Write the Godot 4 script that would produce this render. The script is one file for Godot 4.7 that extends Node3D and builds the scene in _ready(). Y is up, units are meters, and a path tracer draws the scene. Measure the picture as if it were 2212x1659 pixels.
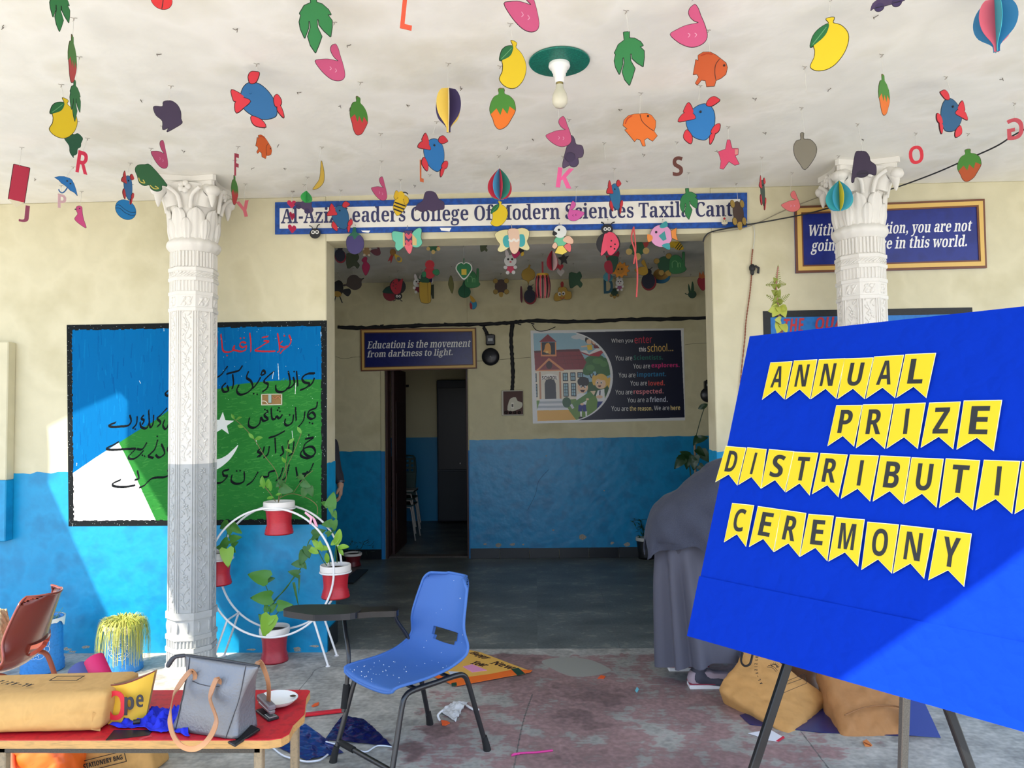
extends Node3D
# A school porch with paper ornaments hung from its ceiling, a hall behind it and a blue prize-ceremony board.
# x right, y up, z towards the camera; the porch wall's face is z = 0, the floor y = 0.

const FOCAL := 1582.4748            # pixels of the 2212 x 1659 picture
const CAM := Vector3(0,1.6,5.0676)
const H := 3.171                    # ceiling height
const BACK := -3.297                # face of the hall's back wall
const XL := -1.447                  # opening in the porch wall
const XR := 1.243
const TOP := 2.852                  # underside of the lintel
const THICK := 0.22
var RIGHT: Vector3
var UPV: Vector3
var FWD: Vector3
var used := {}
var mats := {}
var rng := RandomNumberGenerator.new()
var noise_tex := {}

# ---------------------------------------------------------------- pixels to places
func setup_axes() -> void:
	var pitch := 0.0445
	var yaw := 0.0299
	var roll := -0.0134
	var r := Vector3(cos(yaw),0,-sin(yaw))
	var f := Vector3(-sin(yaw),0,-cos(yaw))
	FWD = f * cos(pitch) + Vector3.UP * sin(pitch)
	var u := Vector3.UP * cos(pitch) - f * sin(pitch)
	RIGHT = cos(roll) * r + sin(roll) * u
	UPV = cos(roll) * u - sin(roll) * r

func ray(px: float, py: float) -> Vector3:
	return FWD + RIGHT * (px - 1106.0) / FOCAL - UPV * (py - 829.5) / FOCAL

func on_z(px: float, py: float, z: float) -> Vector3:
	var v := ray(px, py)
	return CAM + v * ((z - CAM.z) / v.z)

func on_y(px: float, py: float, y: float) -> Vector3:
	var v := ray(px, py)
	return CAM + v * ((y - CAM.y) / v.y)

func on_d(px: float, py: float, depth: float) -> Vector3:
	return CAM + ray(px, py) * depth

func on_plane(px: float, py: float, at: Vector3, n: Vector3) -> Vector3:
	var v := ray(px, py)
	return CAM + v * ((at - CAM).dot(n) / v.dot(n))

# ---------------------------------------------------------------- meshes
class MB:
	var v := PackedVector3Array()
	var n := PackedVector3Array()
	var uv := PackedVector2Array()
	var c := PackedColorArray()
	var colored := false
	var col := Color.WHITE
	func tri(a: Vector3, b: Vector3, d: Vector3, na: Vector3, nb: Vector3, nd: Vector3, ua := Vector2.ZERO, ub := Vector2.ZERO, ud := Vector2.ZERO) -> void:
		var flip := (b - a).cross(d - a).dot(na + nb + nd) > 0.0
		v.append(a); n.append(na); uv.append(ua)
		if flip:
			v.append(d); n.append(nd); uv.append(ud)
			v.append(b); n.append(nb); uv.append(ub)
		else:
			v.append(b); n.append(nb); uv.append(ub)
			v.append(d); n.append(nd); uv.append(ud)
		if colored:
			c.append(col); c.append(col); c.append(col)
	func flat(a: Vector3, b: Vector3, d: Vector3, out: Vector3, ua := Vector2.ZERO, ub := Vector2.ZERO, ud := Vector2.ZERO) -> void:
		var nn := (b - a).cross(d - a).normalized()
		if nn.dot(out) < 0.0:
			nn = -nn
		tri(a, b, d, nn, nn, nn, ua, ub, ud)
	func quad(a: Vector3, b: Vector3, d: Vector3, e: Vector3, out: Vector3) -> void:
		flat(a, b, d, out, Vector2(0,1), Vector2(1,1), Vector2(1,0))
		flat(a, d, e, out, Vector2(0,1), Vector2(1,0), Vector2(0,0))
	func mesh(smooth := false) -> ArrayMesh:
		var arr := []
		arr.resize(Mesh.ARRAY_MAX)
		arr[Mesh.ARRAY_VERTEX] = v
		arr[Mesh.ARRAY_NORMAL] = n
		arr[Mesh.ARRAY_TEX_UV] = uv
		if colored:
			arr[Mesh.ARRAY_COLOR] = c
		var m := ArrayMesh.new()
		m.add_surface_from_arrays(Mesh.PRIMITIVE_TRIANGLES, arr)
		if smooth:
			var st := SurfaceTool.new()
			st.create_from(m,0)
			st.generate_normals()
			return st.commit()
		return m

# box with chamfered edges
func box(mb: MB, at: Vector3, size: Vector3, basis := Basis(), ch := 0.004) -> void:
	var h := size / 2.0
	ch = minf(ch, minf(h.x, minf(h.y, h.z)) * 0.45)
	var corner := func(sx: int, sy: int, sz: int, axis: int) -> Vector3:
		var p := Vector3(sx * (h.x - ch), sy * (h.y - ch), sz * (h.z - ch))
		p[axis] += [sx, sy, sz][axis] * ch
		return at + basis * p
	for axis in 3:
		for s in [-1,1]:
			var q := []
			for k in [[-1,-1],[1,-1],[1,1],[-1,1]]:
				var g := [0,0,0]
				g[axis] = s; g[(axis + 1) % 3] = k[0]; g[(axis + 2) % 3] = k[1]
				q.append(corner.call(g[0], g[1], g[2], axis))
			var o := Vector3.ZERO
			o[axis] = s
			mb.quad(q[0], q[1], q[2], q[3], basis * o)
	if ch <= 0.0:
		return
	for axis in 3:
		for a in [-1,1]:
			for b in [-1,1]:
				var i := (axis + 1) % 3
				var j := (axis + 2) % 3
				var q := []
				for s in [-1,1]:
					var g := [0,0,0]
					g[axis] = s; g[i] = a; g[j] = b
					q.append(corner.call(g[0], g[1], g[2], i))
					q.append(corner.call(g[0], g[1], g[2], j))
				var o := Vector3.ZERO
				o[i] = a; o[j] = b
				mb.quad(q[0], q[1], q[3], q[2], basis * o)
	for sx in [-1,1]:
		for sy in [-1,1]:
			for sz in [-1,1]:
				mb.flat(corner.call(sx, sy, sz,0), corner.call(sx, sy, sz,1), corner.call(sx, sy, sz,2), basis * Vector3(sx, sy, sz))

# a tube along points; r is one radius or one for each point
func tube(mb: MB, pts: Array, r, sides := 8, closed := false) -> void:
	var m := pts.size()
	var rings := []
	var nrm := []
	var side := Vector3.ZERO
	for i in m:
		var t: Vector3
		if closed:
			t = pts[(i + 1) % m] - pts[(i - 1 + m) % m]
		else:
			t = pts[mini(i + 1, m - 1)] - pts[maxi(i - 1,0)]
		t = t.normalized()
		if side == Vector3.ZERO:
			side = t.cross(Vector3(0.3,1,0.2)).normalized()
		side = (side - t * side.dot(t)).normalized()
		var up := t.cross(side)
		var ring := PackedVector3Array()
		var rn := PackedVector3Array()
		var rad: float = r[i] if r is Array else r
		for k in sides + 1:
			var a := TAU * k / sides
			var d := side * cos(a) + up * sin(a)
			ring.append(pts[i] + d * rad)
			rn.append(d)
		rings.append(ring)
		nrm.append(rn)
	for i in (m if closed else m - 1):
		var j := (i + 1) % m
		for k in sides:
			mb.tri(rings[i][k], rings[j][k], rings[j][k + 1], nrm[i][k], nrm[j][k], nrm[j][k + 1])
			mb.tri(rings[i][k], rings[j][k + 1], rings[i][k + 1], nrm[i][k], nrm[j][k + 1], nrm[i][k + 1])
	if not closed:
		for e in [0, m - 1]:
			var o: Vector3 = (pts[0] - pts[1]) if e == 0 else (pts[m - 1] - pts[m - 2])
			for k in sides:
				mb.flat(pts[e], rings[e][k], rings[e][k + 1], o)

func curve(pts: Array, sub := 6, closed := false) -> Array:
	var out := []
	var m := pts.size()
	for i in (m if closed else m - 1):
		var p0 = pts[(i - 1 + m) % m] if closed else pts[maxi(i - 1,0)]
		var p1 = pts[i]
		var p2 = pts[(i + 1) % m]
		var p3 = pts[(i + 2) % m] if closed else pts[mini(i + 2, m - 1)]
		for k in sub:
			var t := float(k) / sub
			out.append(0.5 * ((2.0 * p1) + (p2 - p0) * t + (2.0 * p0 - 5.0 * p1 + 4.0 * p2 - p3) * t * t + (3.0 * p1 - p0 - 3.0 * p2 + p3) * t * t * t))
	if not closed:
		out.append(pts[m - 1])
	return out

# grid of points as a smooth sheet; flip turns its outside
func grid(mb: MB, rows: Array, wrap := false, flip := false, thick := 0.0) -> void:
	var a := rows.size()
	var b: int = rows[0].size()
	var nn := []
	for i in a:
		var line := PackedVector3Array()
		for j in b:
			var du: Vector3 = rows[mini(i + 1, a - 1)][j] - rows[maxi(i - 1,0)][j]
			var dv: Vector3
			if wrap:
				dv = rows[i][(j + 1) % b] - rows[i][(j - 1 + b) % b]
			else:
				dv = rows[i][mini(j + 1, b - 1)] - rows[i][maxi(j - 1,0)]
			var q := du.cross(dv)
			if q.length() < 1e-12:
				q = Vector3.UP * 1e-6
			line.append(q.normalized() * (-1.0 if flip else 1.0))
		nn.append(line)
	for i in a - 1:
		for j in (b if wrap else b - 1):
			var k := (j + 1) % b
			var u0 := Vector2(float(j) / (b - 1), float(i) / (a - 1))
			var u1 := Vector2(float(j + 1) / (b - 1), float(i) / (a - 1))
			var u2 := Vector2(float(j + 1) / (b - 1), float(i + 1) / (a - 1))
			var u3 := Vector2(float(j) / (b - 1), float(i + 1) / (a - 1))
			mb.tri(rows[i][j], rows[i][k], rows[i + 1][k], nn[i][j], nn[i][k], nn[i + 1][k], u0, u1, u2)
			mb.tri(rows[i][j], rows[i + 1][k], rows[i + 1][j], nn[i][j], nn[i + 1][k], nn[i + 1][j], u0, u2, u3)
	if thick > 0.0:
		var back := []
		for i in a:
			var line := PackedVector3Array()
			for j in b:
				line.append(rows[i][j] - nn[i][j] * thick)
			back.append(line)
		grid(mb, back, wrap, not flip)
		if not wrap:
			for i in a - 1:
				for j in [0, b - 1]:
					var o: Vector3 = rows[i][j] - rows[i][1 if j == 0 else b - 2]
					mb.quad(rows[i][j], rows[i + 1][j], back[i + 1][j], back[i][j], o)
		for i in [0, a - 1]:
			for j in (b if wrap else b - 1):
				var k := (j + 1) % b
				var o: Vector3 = rows[i][j] - rows[1 if i == 0 else a - 2][j]
				mb.quad(rows[i][j], rows[i][k], back[i][k], back[i][j], o)

# profile of (radius, height) turned about y; wob(angle, height) adds to the radius
func lathe(mb: MB, prof: Array, segs := 24, at := Vector3.ZERO, wob = null) -> void:
	var rows := []
	for p in prof:
		var line := PackedVector3Array()
		for k in segs:
			var a := TAU * k / segs
			var r: float = p.x
			if wob != null:
				r += wob.call(a, p.y)
			line.append(at + Vector3(r * cos(a), p.y, r * sin(a)))
		rows.append(line)
	grid(mb, rows, true, false)
	for e in [0, prof.size() - 1]:
		if prof[e].x > 0.002:
			var o := Vector3(0, prof[e].y - prof[1 if e == 0 else prof.size() - 2].y,0)
			if absf(o.y) < 1e-6:
				o.y = -1.0 if e == 0 else 1.0
			for k in segs:
				mb.flat(at + Vector3(0, prof[e].y,0), rows[e][k], rows[e][(k + 1) % segs], o)

# a flat outline (x, y) of thickness d, centred on z = 0
func prism(mb: MB, poly, d: float, xf := Transform3D(), uvbox := Rect2()) -> void:
	var p := PackedVector2Array(poly)
	var idx := Geometry2D.triangulate_polygon(p)
	if idx.is_empty():
		idx = Geometry2D.triangulate_polygon(Geometry2D.convex_hull(p))
		if idx.is_empty():
			return
		p = Geometry2D.convex_hull(p)
		idx = Geometry2D.triangulate_polygon(p)
	var uvs := func(q: Vector2) -> Vector2:
		if uvbox.size == Vector2.ZERO:
			return q
		return Vector2((q.x - uvbox.position.x) / uvbox.size.x,1.0 - (q.y - uvbox.position.y) / uvbox.size.y)
	for s in [-1.0,1.0]:
		var o := xf.basis * Vector3(0,0, s)
		for i in range(0, idx.size(),3):
			var a := p[idx[i]]
			var b := p[idx[i + 1]]
			var e := p[idx[i + 2]]
			mb.flat(xf * Vector3(a.x, a.y, s * d / 2), xf * Vector3(b.x, b.y, s * d / 2), xf * Vector3(e.x, e.y, s * d / 2), o, uvs.call(a), uvs.call(b), uvs.call(e))
	var area := 0.0
	for i in p.size():
		area += p[i].cross(p[(i + 1) % p.size()])
	for i in p.size():
		var a := p[i]
		var b := p[(i + 1) % p.size()]
		var e := b - a
		var o2 := Vector2(e.y,-e.x) * signf(area)
		mb.quad(xf * Vector3(a.x, a.y,-d / 2), xf * Vector3(b.x, b.y,-d / 2), xf * Vector3(b.x, b.y, d / 2), xf * Vector3(a.x, a.y, d / 2), xf.basis * Vector3(o2.x, o2.y,0))

# box with many faces, rounded and crumpled by bend(point of the unit cube -1..1) -> place
func lump(mb: MB, n: int, bend: Callable) -> void:
	for axis in 3:
		for s in [-1.0,1.0]:
			var rows := []
			for i in n + 1:
				var line := PackedVector3Array()
				for j in n + 1:
					var q := Vector3.ZERO
					q[axis] = s
					q[(axis + 1) % 3] = -1.0 + 2.0 * i / n
					q[(axis + 2) % 3] = -1.0 + 2.0 * j / n
					line.append(bend.call(q))
				rows.append(line)
			for i in n:
				for j in n:
					var a: Vector3 = rows[i][j]
					var b: Vector3 = rows[i + 1][j]
					var e: Vector3 = rows[i + 1][j + 1]
					var g: Vector3 = rows[i][j + 1]
					for t in [[a, b, e],[a, e, g]]:
						var w: Array = t if s < 0 else [t[0], t[2], t[1]]
						mb.v.append(w[0]); mb.v.append(w[1]); mb.v.append(w[2])
						for k in 3:
							mb.n.append(Vector3.UP); mb.uv.append(Vector2.ZERO)

func circle(c: Vector2, r: float, n := 16, ry := -1.0) -> Array:
	var out := []
	for i in n:
		var a := TAU * i / n
		out.append(c + Vector2(cos(a) * r, sin(a) * (r if ry < 0.0 else ry)))
	return out

func rect(x0: float, y0: float, x1: float, y1: float) -> Array:
	return [Vector2(x0, y0), Vector2(x1, y0), Vector2(x1, y1), Vector2(x0, y1)]

func V(list: Array) -> Array:               # [[x, y], ...] or [[x, y, z], ...] to vectors
	var out := []
	for p in list:
		out.append(Vector2(p[0], p[1]) if p.size() == 2 else Vector3(p[0], p[1], p[2]))
	return out

# flat band along a 2D line
func band(pts: Array, w: float) -> Array:
	var l := []
	var r := []
	for i in pts.size():
		var t: Vector2 = (pts[mini(i + 1, pts.size() - 1)] - pts[maxi(i - 1,0)]).normalized()
		var nn := Vector2(-t.y, t.x) * w / 2
		l.append(pts[i] + nn)
		r.push_front(pts[i] - nn)
	return l + r

# ---------------------------------------------------------------- materials
func rgb(r: int, g: int, b: int) -> Color:
	return Color8(r, g, b)

func tex(kind: String) -> NoiseTexture2D:
	if noise_tex.has(kind):
		return noise_tex[kind]
	var t := NoiseTexture2D.new()
	t.width = 512
	t.height = 512
	t.seamless = true
	var f := FastNoiseLite.new()
	f.seed = 7 + noise_tex.size()
	f.noise_type = FastNoiseLite.TYPE_SIMPLEX_SMOOTH
	f.fractal_octaves = 5
	var g := Gradient.new()
	match kind:
		"patch":
			f.frequency = 0.006
			g.colors = PackedColorArray([Color(0.93,0.925,0.90), Color(1,1,1), Color(0.97,0.97,0.965), Color(1,1,1)])
			g.offsets = PackedFloat32Array([0.1,0.42,0.6,0.9])
		"grain":
			f.frequency = 0.05
			g.colors = PackedColorArray([Color(0.78,0.78,0.78), Color(1,1,1)])
			g.offsets = PackedFloat32Array([0.2,0.8])
		"streak":
			f.frequency = 0.02
			f.fractal_octaves = 4
			g.colors = PackedColorArray([Color(0.86,0.88,0.9), Color(1,1,1), Color(0.93,0.94,0.95)])
			g.offsets = PackedFloat32Array([0.2,0.55,0.9])
		"bump":
			f.frequency = 0.025
			g.colors = PackedColorArray([Color(0,0,0), Color(1,1,1)])
		"crinkle":
			f.noise_type = FastNoiseLite.TYPE_CELLULAR
			f.cellular_return_type = FastNoiseLite.RETURN_DISTANCE2_SUB
			f.frequency = 0.015
			f.fractal_octaves = 2
			g.colors = PackedColorArray([Color(0,0,0), Color(1,1,1)])
			g.offsets = PackedFloat32Array([0.0,0.7])
	t.color_ramp = g
	t.noise = f
	noise_tex[kind] = t
	return t

func mat(col: Color, rough := 0.75, o := {}) -> StandardMaterial3D:
	var key := "%s %s %s" % [col.to_html(), rough, o]
	if mats.has(key):
		return mats[key]
	var m := StandardMaterial3D.new()
	m.albedo_color = col
	m.roughness = rough
	m.metallic = o.get("metal",0.0)
	m.metallic_specular = o.get("spec",0.5)
	if o.has("tex"):
		m.albedo_texture = tex(o.tex)
		m.uv1_triplanar = true
		m.uv1_world_triplanar = o.get("world",true)
		m.uv1_scale = Vector3.ONE * float(o.get("scale",0.7))
		if o.has("stretch"):
			m.uv1_scale *= o.stretch
	if o.has("bump"):
		m.heightmap_enabled = true
		m.heightmap_texture = tex(o.get("bumptex","bump"))
		m.heightmap_scale = o.bump
		m.uv1_triplanar = true
		m.uv1_world_triplanar = o.get("world",true)
		m.uv1_scale = Vector3.ONE * float(o.get("scale",0.7))
	if o.has("back"):
		m.backlight_enabled = true
		m.backlight = o.back
	if o.has("coat"):
		m.clearcoat_enabled = true
		m.clearcoat = o.coat
		m.clearcoat_roughness = 0.2
	if o.has("sheen"):
		m.rim_enabled = true
		m.rim = o.sheen
	if o.has("alpha"):
		m.transparency = BaseMaterial3D.TRANSPARENCY_ALPHA
		m.albedo_color.a = o.alpha
	if o.has("vertex"):
		m.vertex_color_use_as_albedo = true
	m.cull_mode = BaseMaterial3D.CULL_DISABLED
	mats[key] = m
	return m

func image_mat(img: Image, rough := 0.7, o := {}) -> StandardMaterial3D:
	var m := StandardMaterial3D.new()
	m.albedo_texture = ImageTexture.create_from_image(img)
	m.roughness = rough
	m.metallic_specular = o.get("spec",0.5)
	m.texture_repeat = o.get("repeat",false)
	m.cull_mode = BaseMaterial3D.CULL_DISABLED
	return m

# ---------------------------------------------------------------- painting flat print into images
func fill_poly(img: Image, pts: Array, col: Color) -> void:
	var y0 := INF
	var y1 := -INF
	for p in pts:
		y0 = minf(y0, p.y)
		y1 = maxf(y1, p.y)
	var w := img.get_width()
	for y in range(maxi(0, int(floor(y0))), mini(img.get_height() - 1, int(ceil(y1))) + 1):
		var xs := []
		var yy := y + 0.5
		for i in pts.size():
			var a: Vector2 = pts[i]
			var b: Vector2 = pts[(i + 1) % pts.size()]
			if (a.y <= yy) != (b.y <= yy):
				xs.append(a.x + (yy - a.y) / (b.y - a.y) * (b.x - a.x))
		xs.sort()
		for k in range(0, xs.size() - 1,2):
			var x0 := clampi(roundi(xs[k]),0, w)
			var x1 := clampi(roundi(xs[k + 1]),0, w)
			if x1 > x0:
				img.fill_rect(Rect2i(x0, y, x1 - x0,1), col)

# a pen stroke; nib is the half width vector of a broad pen
func pen(img: Image, pts: Array, nib: Vector2, col: Color) -> void:
	var c := curve(pts,6)
	var rad := nib.length() * 0.6
	for i in c.size() - 1:
		fill_poly(img,[c[i] - nib, c[i] + nib, c[i + 1] + nib, c[i + 1] - nib], col)
		fill_poly(img, circle(c[i], rad,8), col)

func line_on(img: Image, pts: Array, w: float, col: Color) -> void:
	for i in pts.size() - 1:
		var t: Vector2 = (pts[i + 1] - pts[i]).normalized()
		var nn := Vector2(-t.y, t.x) * w / 2
		fill_poly(img,[pts[i] - nn, pts[i] + nn, pts[i + 1] + nn, pts[i + 1] - nn], col)
		fill_poly(img, circle(pts[i], w / 2,8), col)

# ---------------------------------------------------------------- nodes
func numbered(called: String) -> String:
	used[called] = used.get(called,-1) + 1
	return called if used[called] == 0 else "%s_%03d" % [called, used[called]]

func tag(o: Node, label: String, category: String, group := "",kind := "") -> void:
	if label:
		o.set_meta("label",label)
	if category:
		o.set_meta("category",category)
	if group:
		o.set_meta("group",group)
	if kind:
		o.set_meta("kind",kind)

func thing(called: String, label: String, category: String, at := Vector3.ZERO, group := "",basis := Basis()) -> Node3D:
	var o := Node3D.new()
	o.name = numbered(called)
	add_child(o)
	o.transform = Transform3D(basis, at)
	tag(o, label, category, group)
	return o

func part(parent: Node3D, called: String, m: Mesh, mt: Material, xf := Transform3D(), label := "") -> MeshInstance3D:
	var o := MeshInstance3D.new()
	o.name = called if parent != self else numbered(called)
	o.mesh = m
	o.material_override = mt
	o.transform = xf
	parent.add_child(o, true)
	if label:
		o.set_meta("label",label)
	return o

func struct(called: String, m: Mesh, mt: Material, label: String, category: String) -> MeshInstance3D:
	var o := part(self, called, m, mt)
	tag(o, label, category, "","structure")
	return o

func at(p: Vector3, basis := Basis()) -> Transform3D:
	return Transform3D(basis, p)

func box_mesh(p: Vector3, size: Vector3, ch := 0.004, basis := Basis()) -> ArrayMesh:
	var mb := MB.new()
	box(mb, p, size, basis, ch)
	return mb.mesh()

func span(a: Vector3, b: Vector3, ch := 0.004) -> ArrayMesh:
	return box_mesh((a + b) / 2.0,(b - a).abs(), ch)

func prism_mesh(poly, d: float, xf := Transform3D(), uvbox := Rect2()) -> ArrayMesh:
	var mb := MB.new()
	prism(mb, poly, d, xf, uvbox)
	return mb.mesh()

func tube_mesh(pts: Array, r, sides := 8, closed := false) -> ArrayMesh:
	var mb := MB.new()
	tube(mb, pts, r, sides, closed)
	return mb.mesh()

func lathe_mesh(prof: Array, segs := 24, p := Vector3.ZERO, wob = null) -> ArrayMesh:
	var mb := MB.new()
	lathe(mb, prof, segs, p, wob)
	return mb.mesh()

func letters(s: String, serif := false, bold := true) -> TextMesh:
	var f := SystemFont.new()
	f.font_names = PackedStringArray(["Droid Serif" if serif else "Droid Sans"])
	f.font_weight = 700 if bold else 400
	var t := TextMesh.new()
	t.font = f
	t.text = s
	t.font_size = 64
	t.pixel_size = 0.01
	t.depth = 0.05
	t.curve_step = 2.0
	return t

# raised lettering that fills a box w x h centred at p (in the parent's axes), d thick
func lettering(parent: Node3D, s: String, mt: Material, p: Vector3, w: float, h: float, serif := false, bold := true, lean := 0.0, d := 0.002, turn := Basis(), called := "lettering") -> MeshInstance3D:
	var t := letters(s, serif, bold)
	var bb := t.get_aabb()
	var sx := (w - absf(lean) * h) / bb.size.x
	var sy := h / bb.size.y
	var b := Basis(Vector3(sx,0,0), Vector3(lean * sy, sy,0), Vector3(0,0, d / 0.05))
	var c := bb.get_center()
	c.z = 0.0
	b = turn * b
	return part(parent, called, t, mt, Transform3D(b, p - b * c))

# ================================================================ the scene
func _ready() -> void:
	rng.seed = 11
	setup_axes()
	# camera
	var cam := Camera3D.new()
	cam.name = "camera"
	cam.fov = rad_to_deg(2.0 * atan(829.5 / FOCAL))
	cam.near = 0.05
	cam.far = 200.0
	cam.transform = Transform3D(Basis(RIGHT, UPV,-FWD), CAM)
	add_child(cam)
	cam.current = true
	# sky and exposure
	var env := Environment.new()
	env.background_mode = Environment.BG_SKY
	var sky := Sky.new()
	var sm := ProceduralSkyMaterial.new()
	sm.sky_top_color = Color(0.62,0.74,0.90)
	sm.sky_horizon_color = Color(0.92,0.93,0.94)
	sm.ground_bottom_color = Color(0.55,0.52,0.47)
	sm.ground_horizon_color = Color(0.75,0.75,0.73)
	sm.sky_energy_multiplier = 1.0
	sky.sky_material = sm
	env.sky = sky
	env.background_energy_multiplier = 3.2
	env.ambient_light_source = Environment.AMBIENT_SOURCE_SKY
	env.tonemap_mode = Environment.TONE_MAPPER_LINEAR
	env.tonemap_exposure = 1.12
	env.sdfgi_enabled = true
	env.ssao_enabled = true
	env.ssil_enabled = true
	var we := WorldEnvironment.new()
	we.name = "world_environment"
	we.environment = env
	add_child(we)
	# sun: from the front and from over the viewer's left shoulder
	var sun := DirectionalLight3D.new()
	sun.name = "sun"
	sun.light_color = Color(1.0,0.95,0.87)
	sun.light_energy = 3.3
	sun.light_angular_distance = 0.6
	sun.shadow_enabled = true
	add_child(sun)
	sun.look_at_from_position(Vector3.ZERO, Vector3(0.58,-1.0,-0.55), Vector3.UP)
	build_shell()
	build_columns()
	build_wall_pieces()
	build_hall()
	build_board()
	build_chair()
	build_table()
	build_plants()
	build_floor_things()
	build_people()
	build_ornaments()

func wavy_band(x0: float, x1: float, y0: float, ya: float, yb: float, z: float, amp := 0.008, seedv := 1) -> Array:
	var r := RandomNumberGenerator.new()
	r.seed = seedv
	var p := [Vector2(x0, y0), Vector2(x1, y0)]
	var n := maxi(4, int(absf(x1 - x0) / 0.05))
	for i in n + 1:
		var t := 1.0 - float(i) / n
		p.append(Vector2(lerpf(x0, x1, t), lerpf(ya, yb, t) + r.randf_range(-amp, amp)))
	return p

func build_shell() -> void:
	var cream := mat(rgb(208,201,170),0.8, {"tex": "patch","scale": 0.45, "bump": 0.25})
	var cream_hall := mat(rgb(214,206,168),0.75, {"tex": "patch","scale": 0.5, "bump": 0.25})
	var blue := mat(rgb(0,146,196),0.45, {"tex": "streak","scale": 0.4, "bump": 0.35})
	var blue_hall := mat(rgb(4,138,190),0.35, {"tex": "streak","scale": 0.4, "bump": 0.35})
	var white := mat(rgb(240,238,230),0.85, {"tex": "patch","scale": 0.35, "bump": 0.3})
	# ceiling of porch and hall: one slab, with an open slot between it and the neighbouring roof, outside the frame
	var plan := V([[-6.5,-3.52],[4.6,-3.52],[4.6,4.08],[-3.86,4.08],[-3.86,1.24],[-3.88,0.97],[-3.68,0.79],[-3.70,0.755],[-4.16,0.84],[-4.37,0.885],[-4.54,1.07],[-4.66,1.17],[-4.757,1.69],[-4.9,2.4],[-5.1,4.08],[-6.5,4.08]])
	struct("ceiling",prism_mesh(plan,0.15, Transform3D(Basis(Vector3(1,0,0), Vector3(0,0,1), Vector3(0,-1,0)), Vector3(0, H + 0.075,0))), white, "flat white plaster ceiling over the porch and hall","ceiling")
	# porch wall
	var wl := struct("wall_front_left",span(Vector3(-6.5,-0.05,-THICK), Vector3(XL, H,0),0.006), cream, "cream porch wall with blue lower half beside the opening, behind the carved column with mural","wall")
	var wr := struct("wall_front_right",span(Vector3(XR,-0.05,-THICK), Vector3(4.6, H,0),0.006), cream, "cream porch wall behind the blue ceremony board","wall")
	struct("wall_front_top",span(Vector3(XL, TOP,-THICK), Vector3(XR, H,0),0.0), cream, "cream lintel over the wide hall opening","wall")
	var yb0 := on_z(30,1035,0).y
	var yb1 := on_z(700,1001,0).y
	var fl := Transform3D(Basis(), Vector3(0,0,0.001))
	part(wl, "blue_dado",prism_mesh(wavy_band(-6.5, XL,0.0, yb0 - 0.02, yb1,0,0.008,3),0.003, fl), blue, Transform3D(), "glossy blue painted lower wall")
	part(wr, "blue_dado",prism_mesh(wavy_band(XR,4.6,0.0, yb1 + 0.05, yb1 + 0.05,0,0.006,4),0.003, fl), blue, Transform3D(), "glossy blue painted lower wall")
	# the jambs' blue paint
	for s in [[wl, XL, yb1],[wr, XR, yb1 + 0.05]]:
		var q := Transform3D(Basis(Vector3(0,0,1), Vector3(0,1,0), Vector3(-1,0,0)), Vector3(s[1],0,0))
		part(s[0], "blue_jamb_paint",prism_mesh(wavy_band(-THICK,0,0.0, s[2], s[2],0,0.005,5),0.003, q), blue)
	# projecting boxed panel at the far end of the porch wall
	var pa := on_z(18,1170,0.08)
	var pb := on_z(18,738,0.08)
	var box_panel := struct("trim_1",span(Vector3(-4.6, yb0,0.0), Vector3(pb.x, pb.y,0.08),0.006), cream, "projecting cream and blue boxed wall panel at the porch end","panel")
	part(box_panel, "blue_lower_half",span(Vector3(-4.6, pa.y,0.0), Vector3(pb.x, yb0,0.08),0.006), blue)
	# patches of flaked paint at the wall foot
	var bare := mat(rgb(176,172,158),0.9, {"tex": "grain","scale": 3.0})
	for k in 22:
		var x := rng.randf_range(-3.4, XL - 0.05)
		var pts := []
		var n := 9
		for i in n:
			var a := TAU * i / n
			pts.append(Vector2(cos(a) * rng.randf_range(0.012,0.05), sin(a) * rng.randf_range(0.004,0.014)))
		part(wl, "flaked_patch",prism_mesh(pts,0.004, Transform3D(Basis(), Vector3(x, rng.randf_range(0.01,0.05),0.001))), bare)
	# floors
	struct("floor_porch",floor_mesh(-6.5,4.6,-0.06,4.3), porch_floor_mat(), "worn grey concrete porch floor with flaking red paint","floor")
	struct("floor_hall",floor_mesh(-6.5,4.6,-7.6,-0.06), hall_floor_mat(), "dark grey scuffed terrazzo hall floor","floor")
	struct("ground",span(Vector3(-40,-0.2,4.3), Vector3(40,-0.02,45),0.0), mat(rgb(214,208,196),0.9, {"tex": "grain","scale": 0.5}), "sunlit pale concrete yard in front of the porch","ground")
	struct("ground_side",span(Vector3(-40,-0.2,-10), Vector3(-6.5,-0.02,4.3),0.0), mat(rgb(214,208,196),0.9, {"tex": "grain","scale": 0.5}), "sunlit pale concrete strip beside the porch","ground")
	# hall
	var dl := on_z(832,1000, BACK).x
	var dr := on_z(1012,1000, BACK).x
	var dt := on_z(920,780, BACK).y
	var bl := struct("wall_back_left",span(Vector3(-4.6,-0.05, BACK - 0.2), Vector3(dl, H, BACK),0.005), cream_hall, "dim cream and blue hall wall beside the doorway","wall")
	var br := struct("wall_back_right",span(Vector3(dr,-0.05, BACK - 0.2), Vector3(4.2, H, BACK),0.005), cream_hall, "cream and blue hall wall that carries the school poster","wall")
	struct("wall_back_top",span(Vector3(dl, dt, BACK - 0.2), Vector3(dr, H, BACK),0.0), cream_hall, "cream hall wall above the doorway","wall")
	var d1 := on_z(770,975, BACK).y
	var d2 := on_z(1020,951, BACK).y
	var d3 := on_z(1500,942, BACK).y
	var bz := Transform3D(Basis(), Vector3(0,0, BACK + 0.001))
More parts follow.
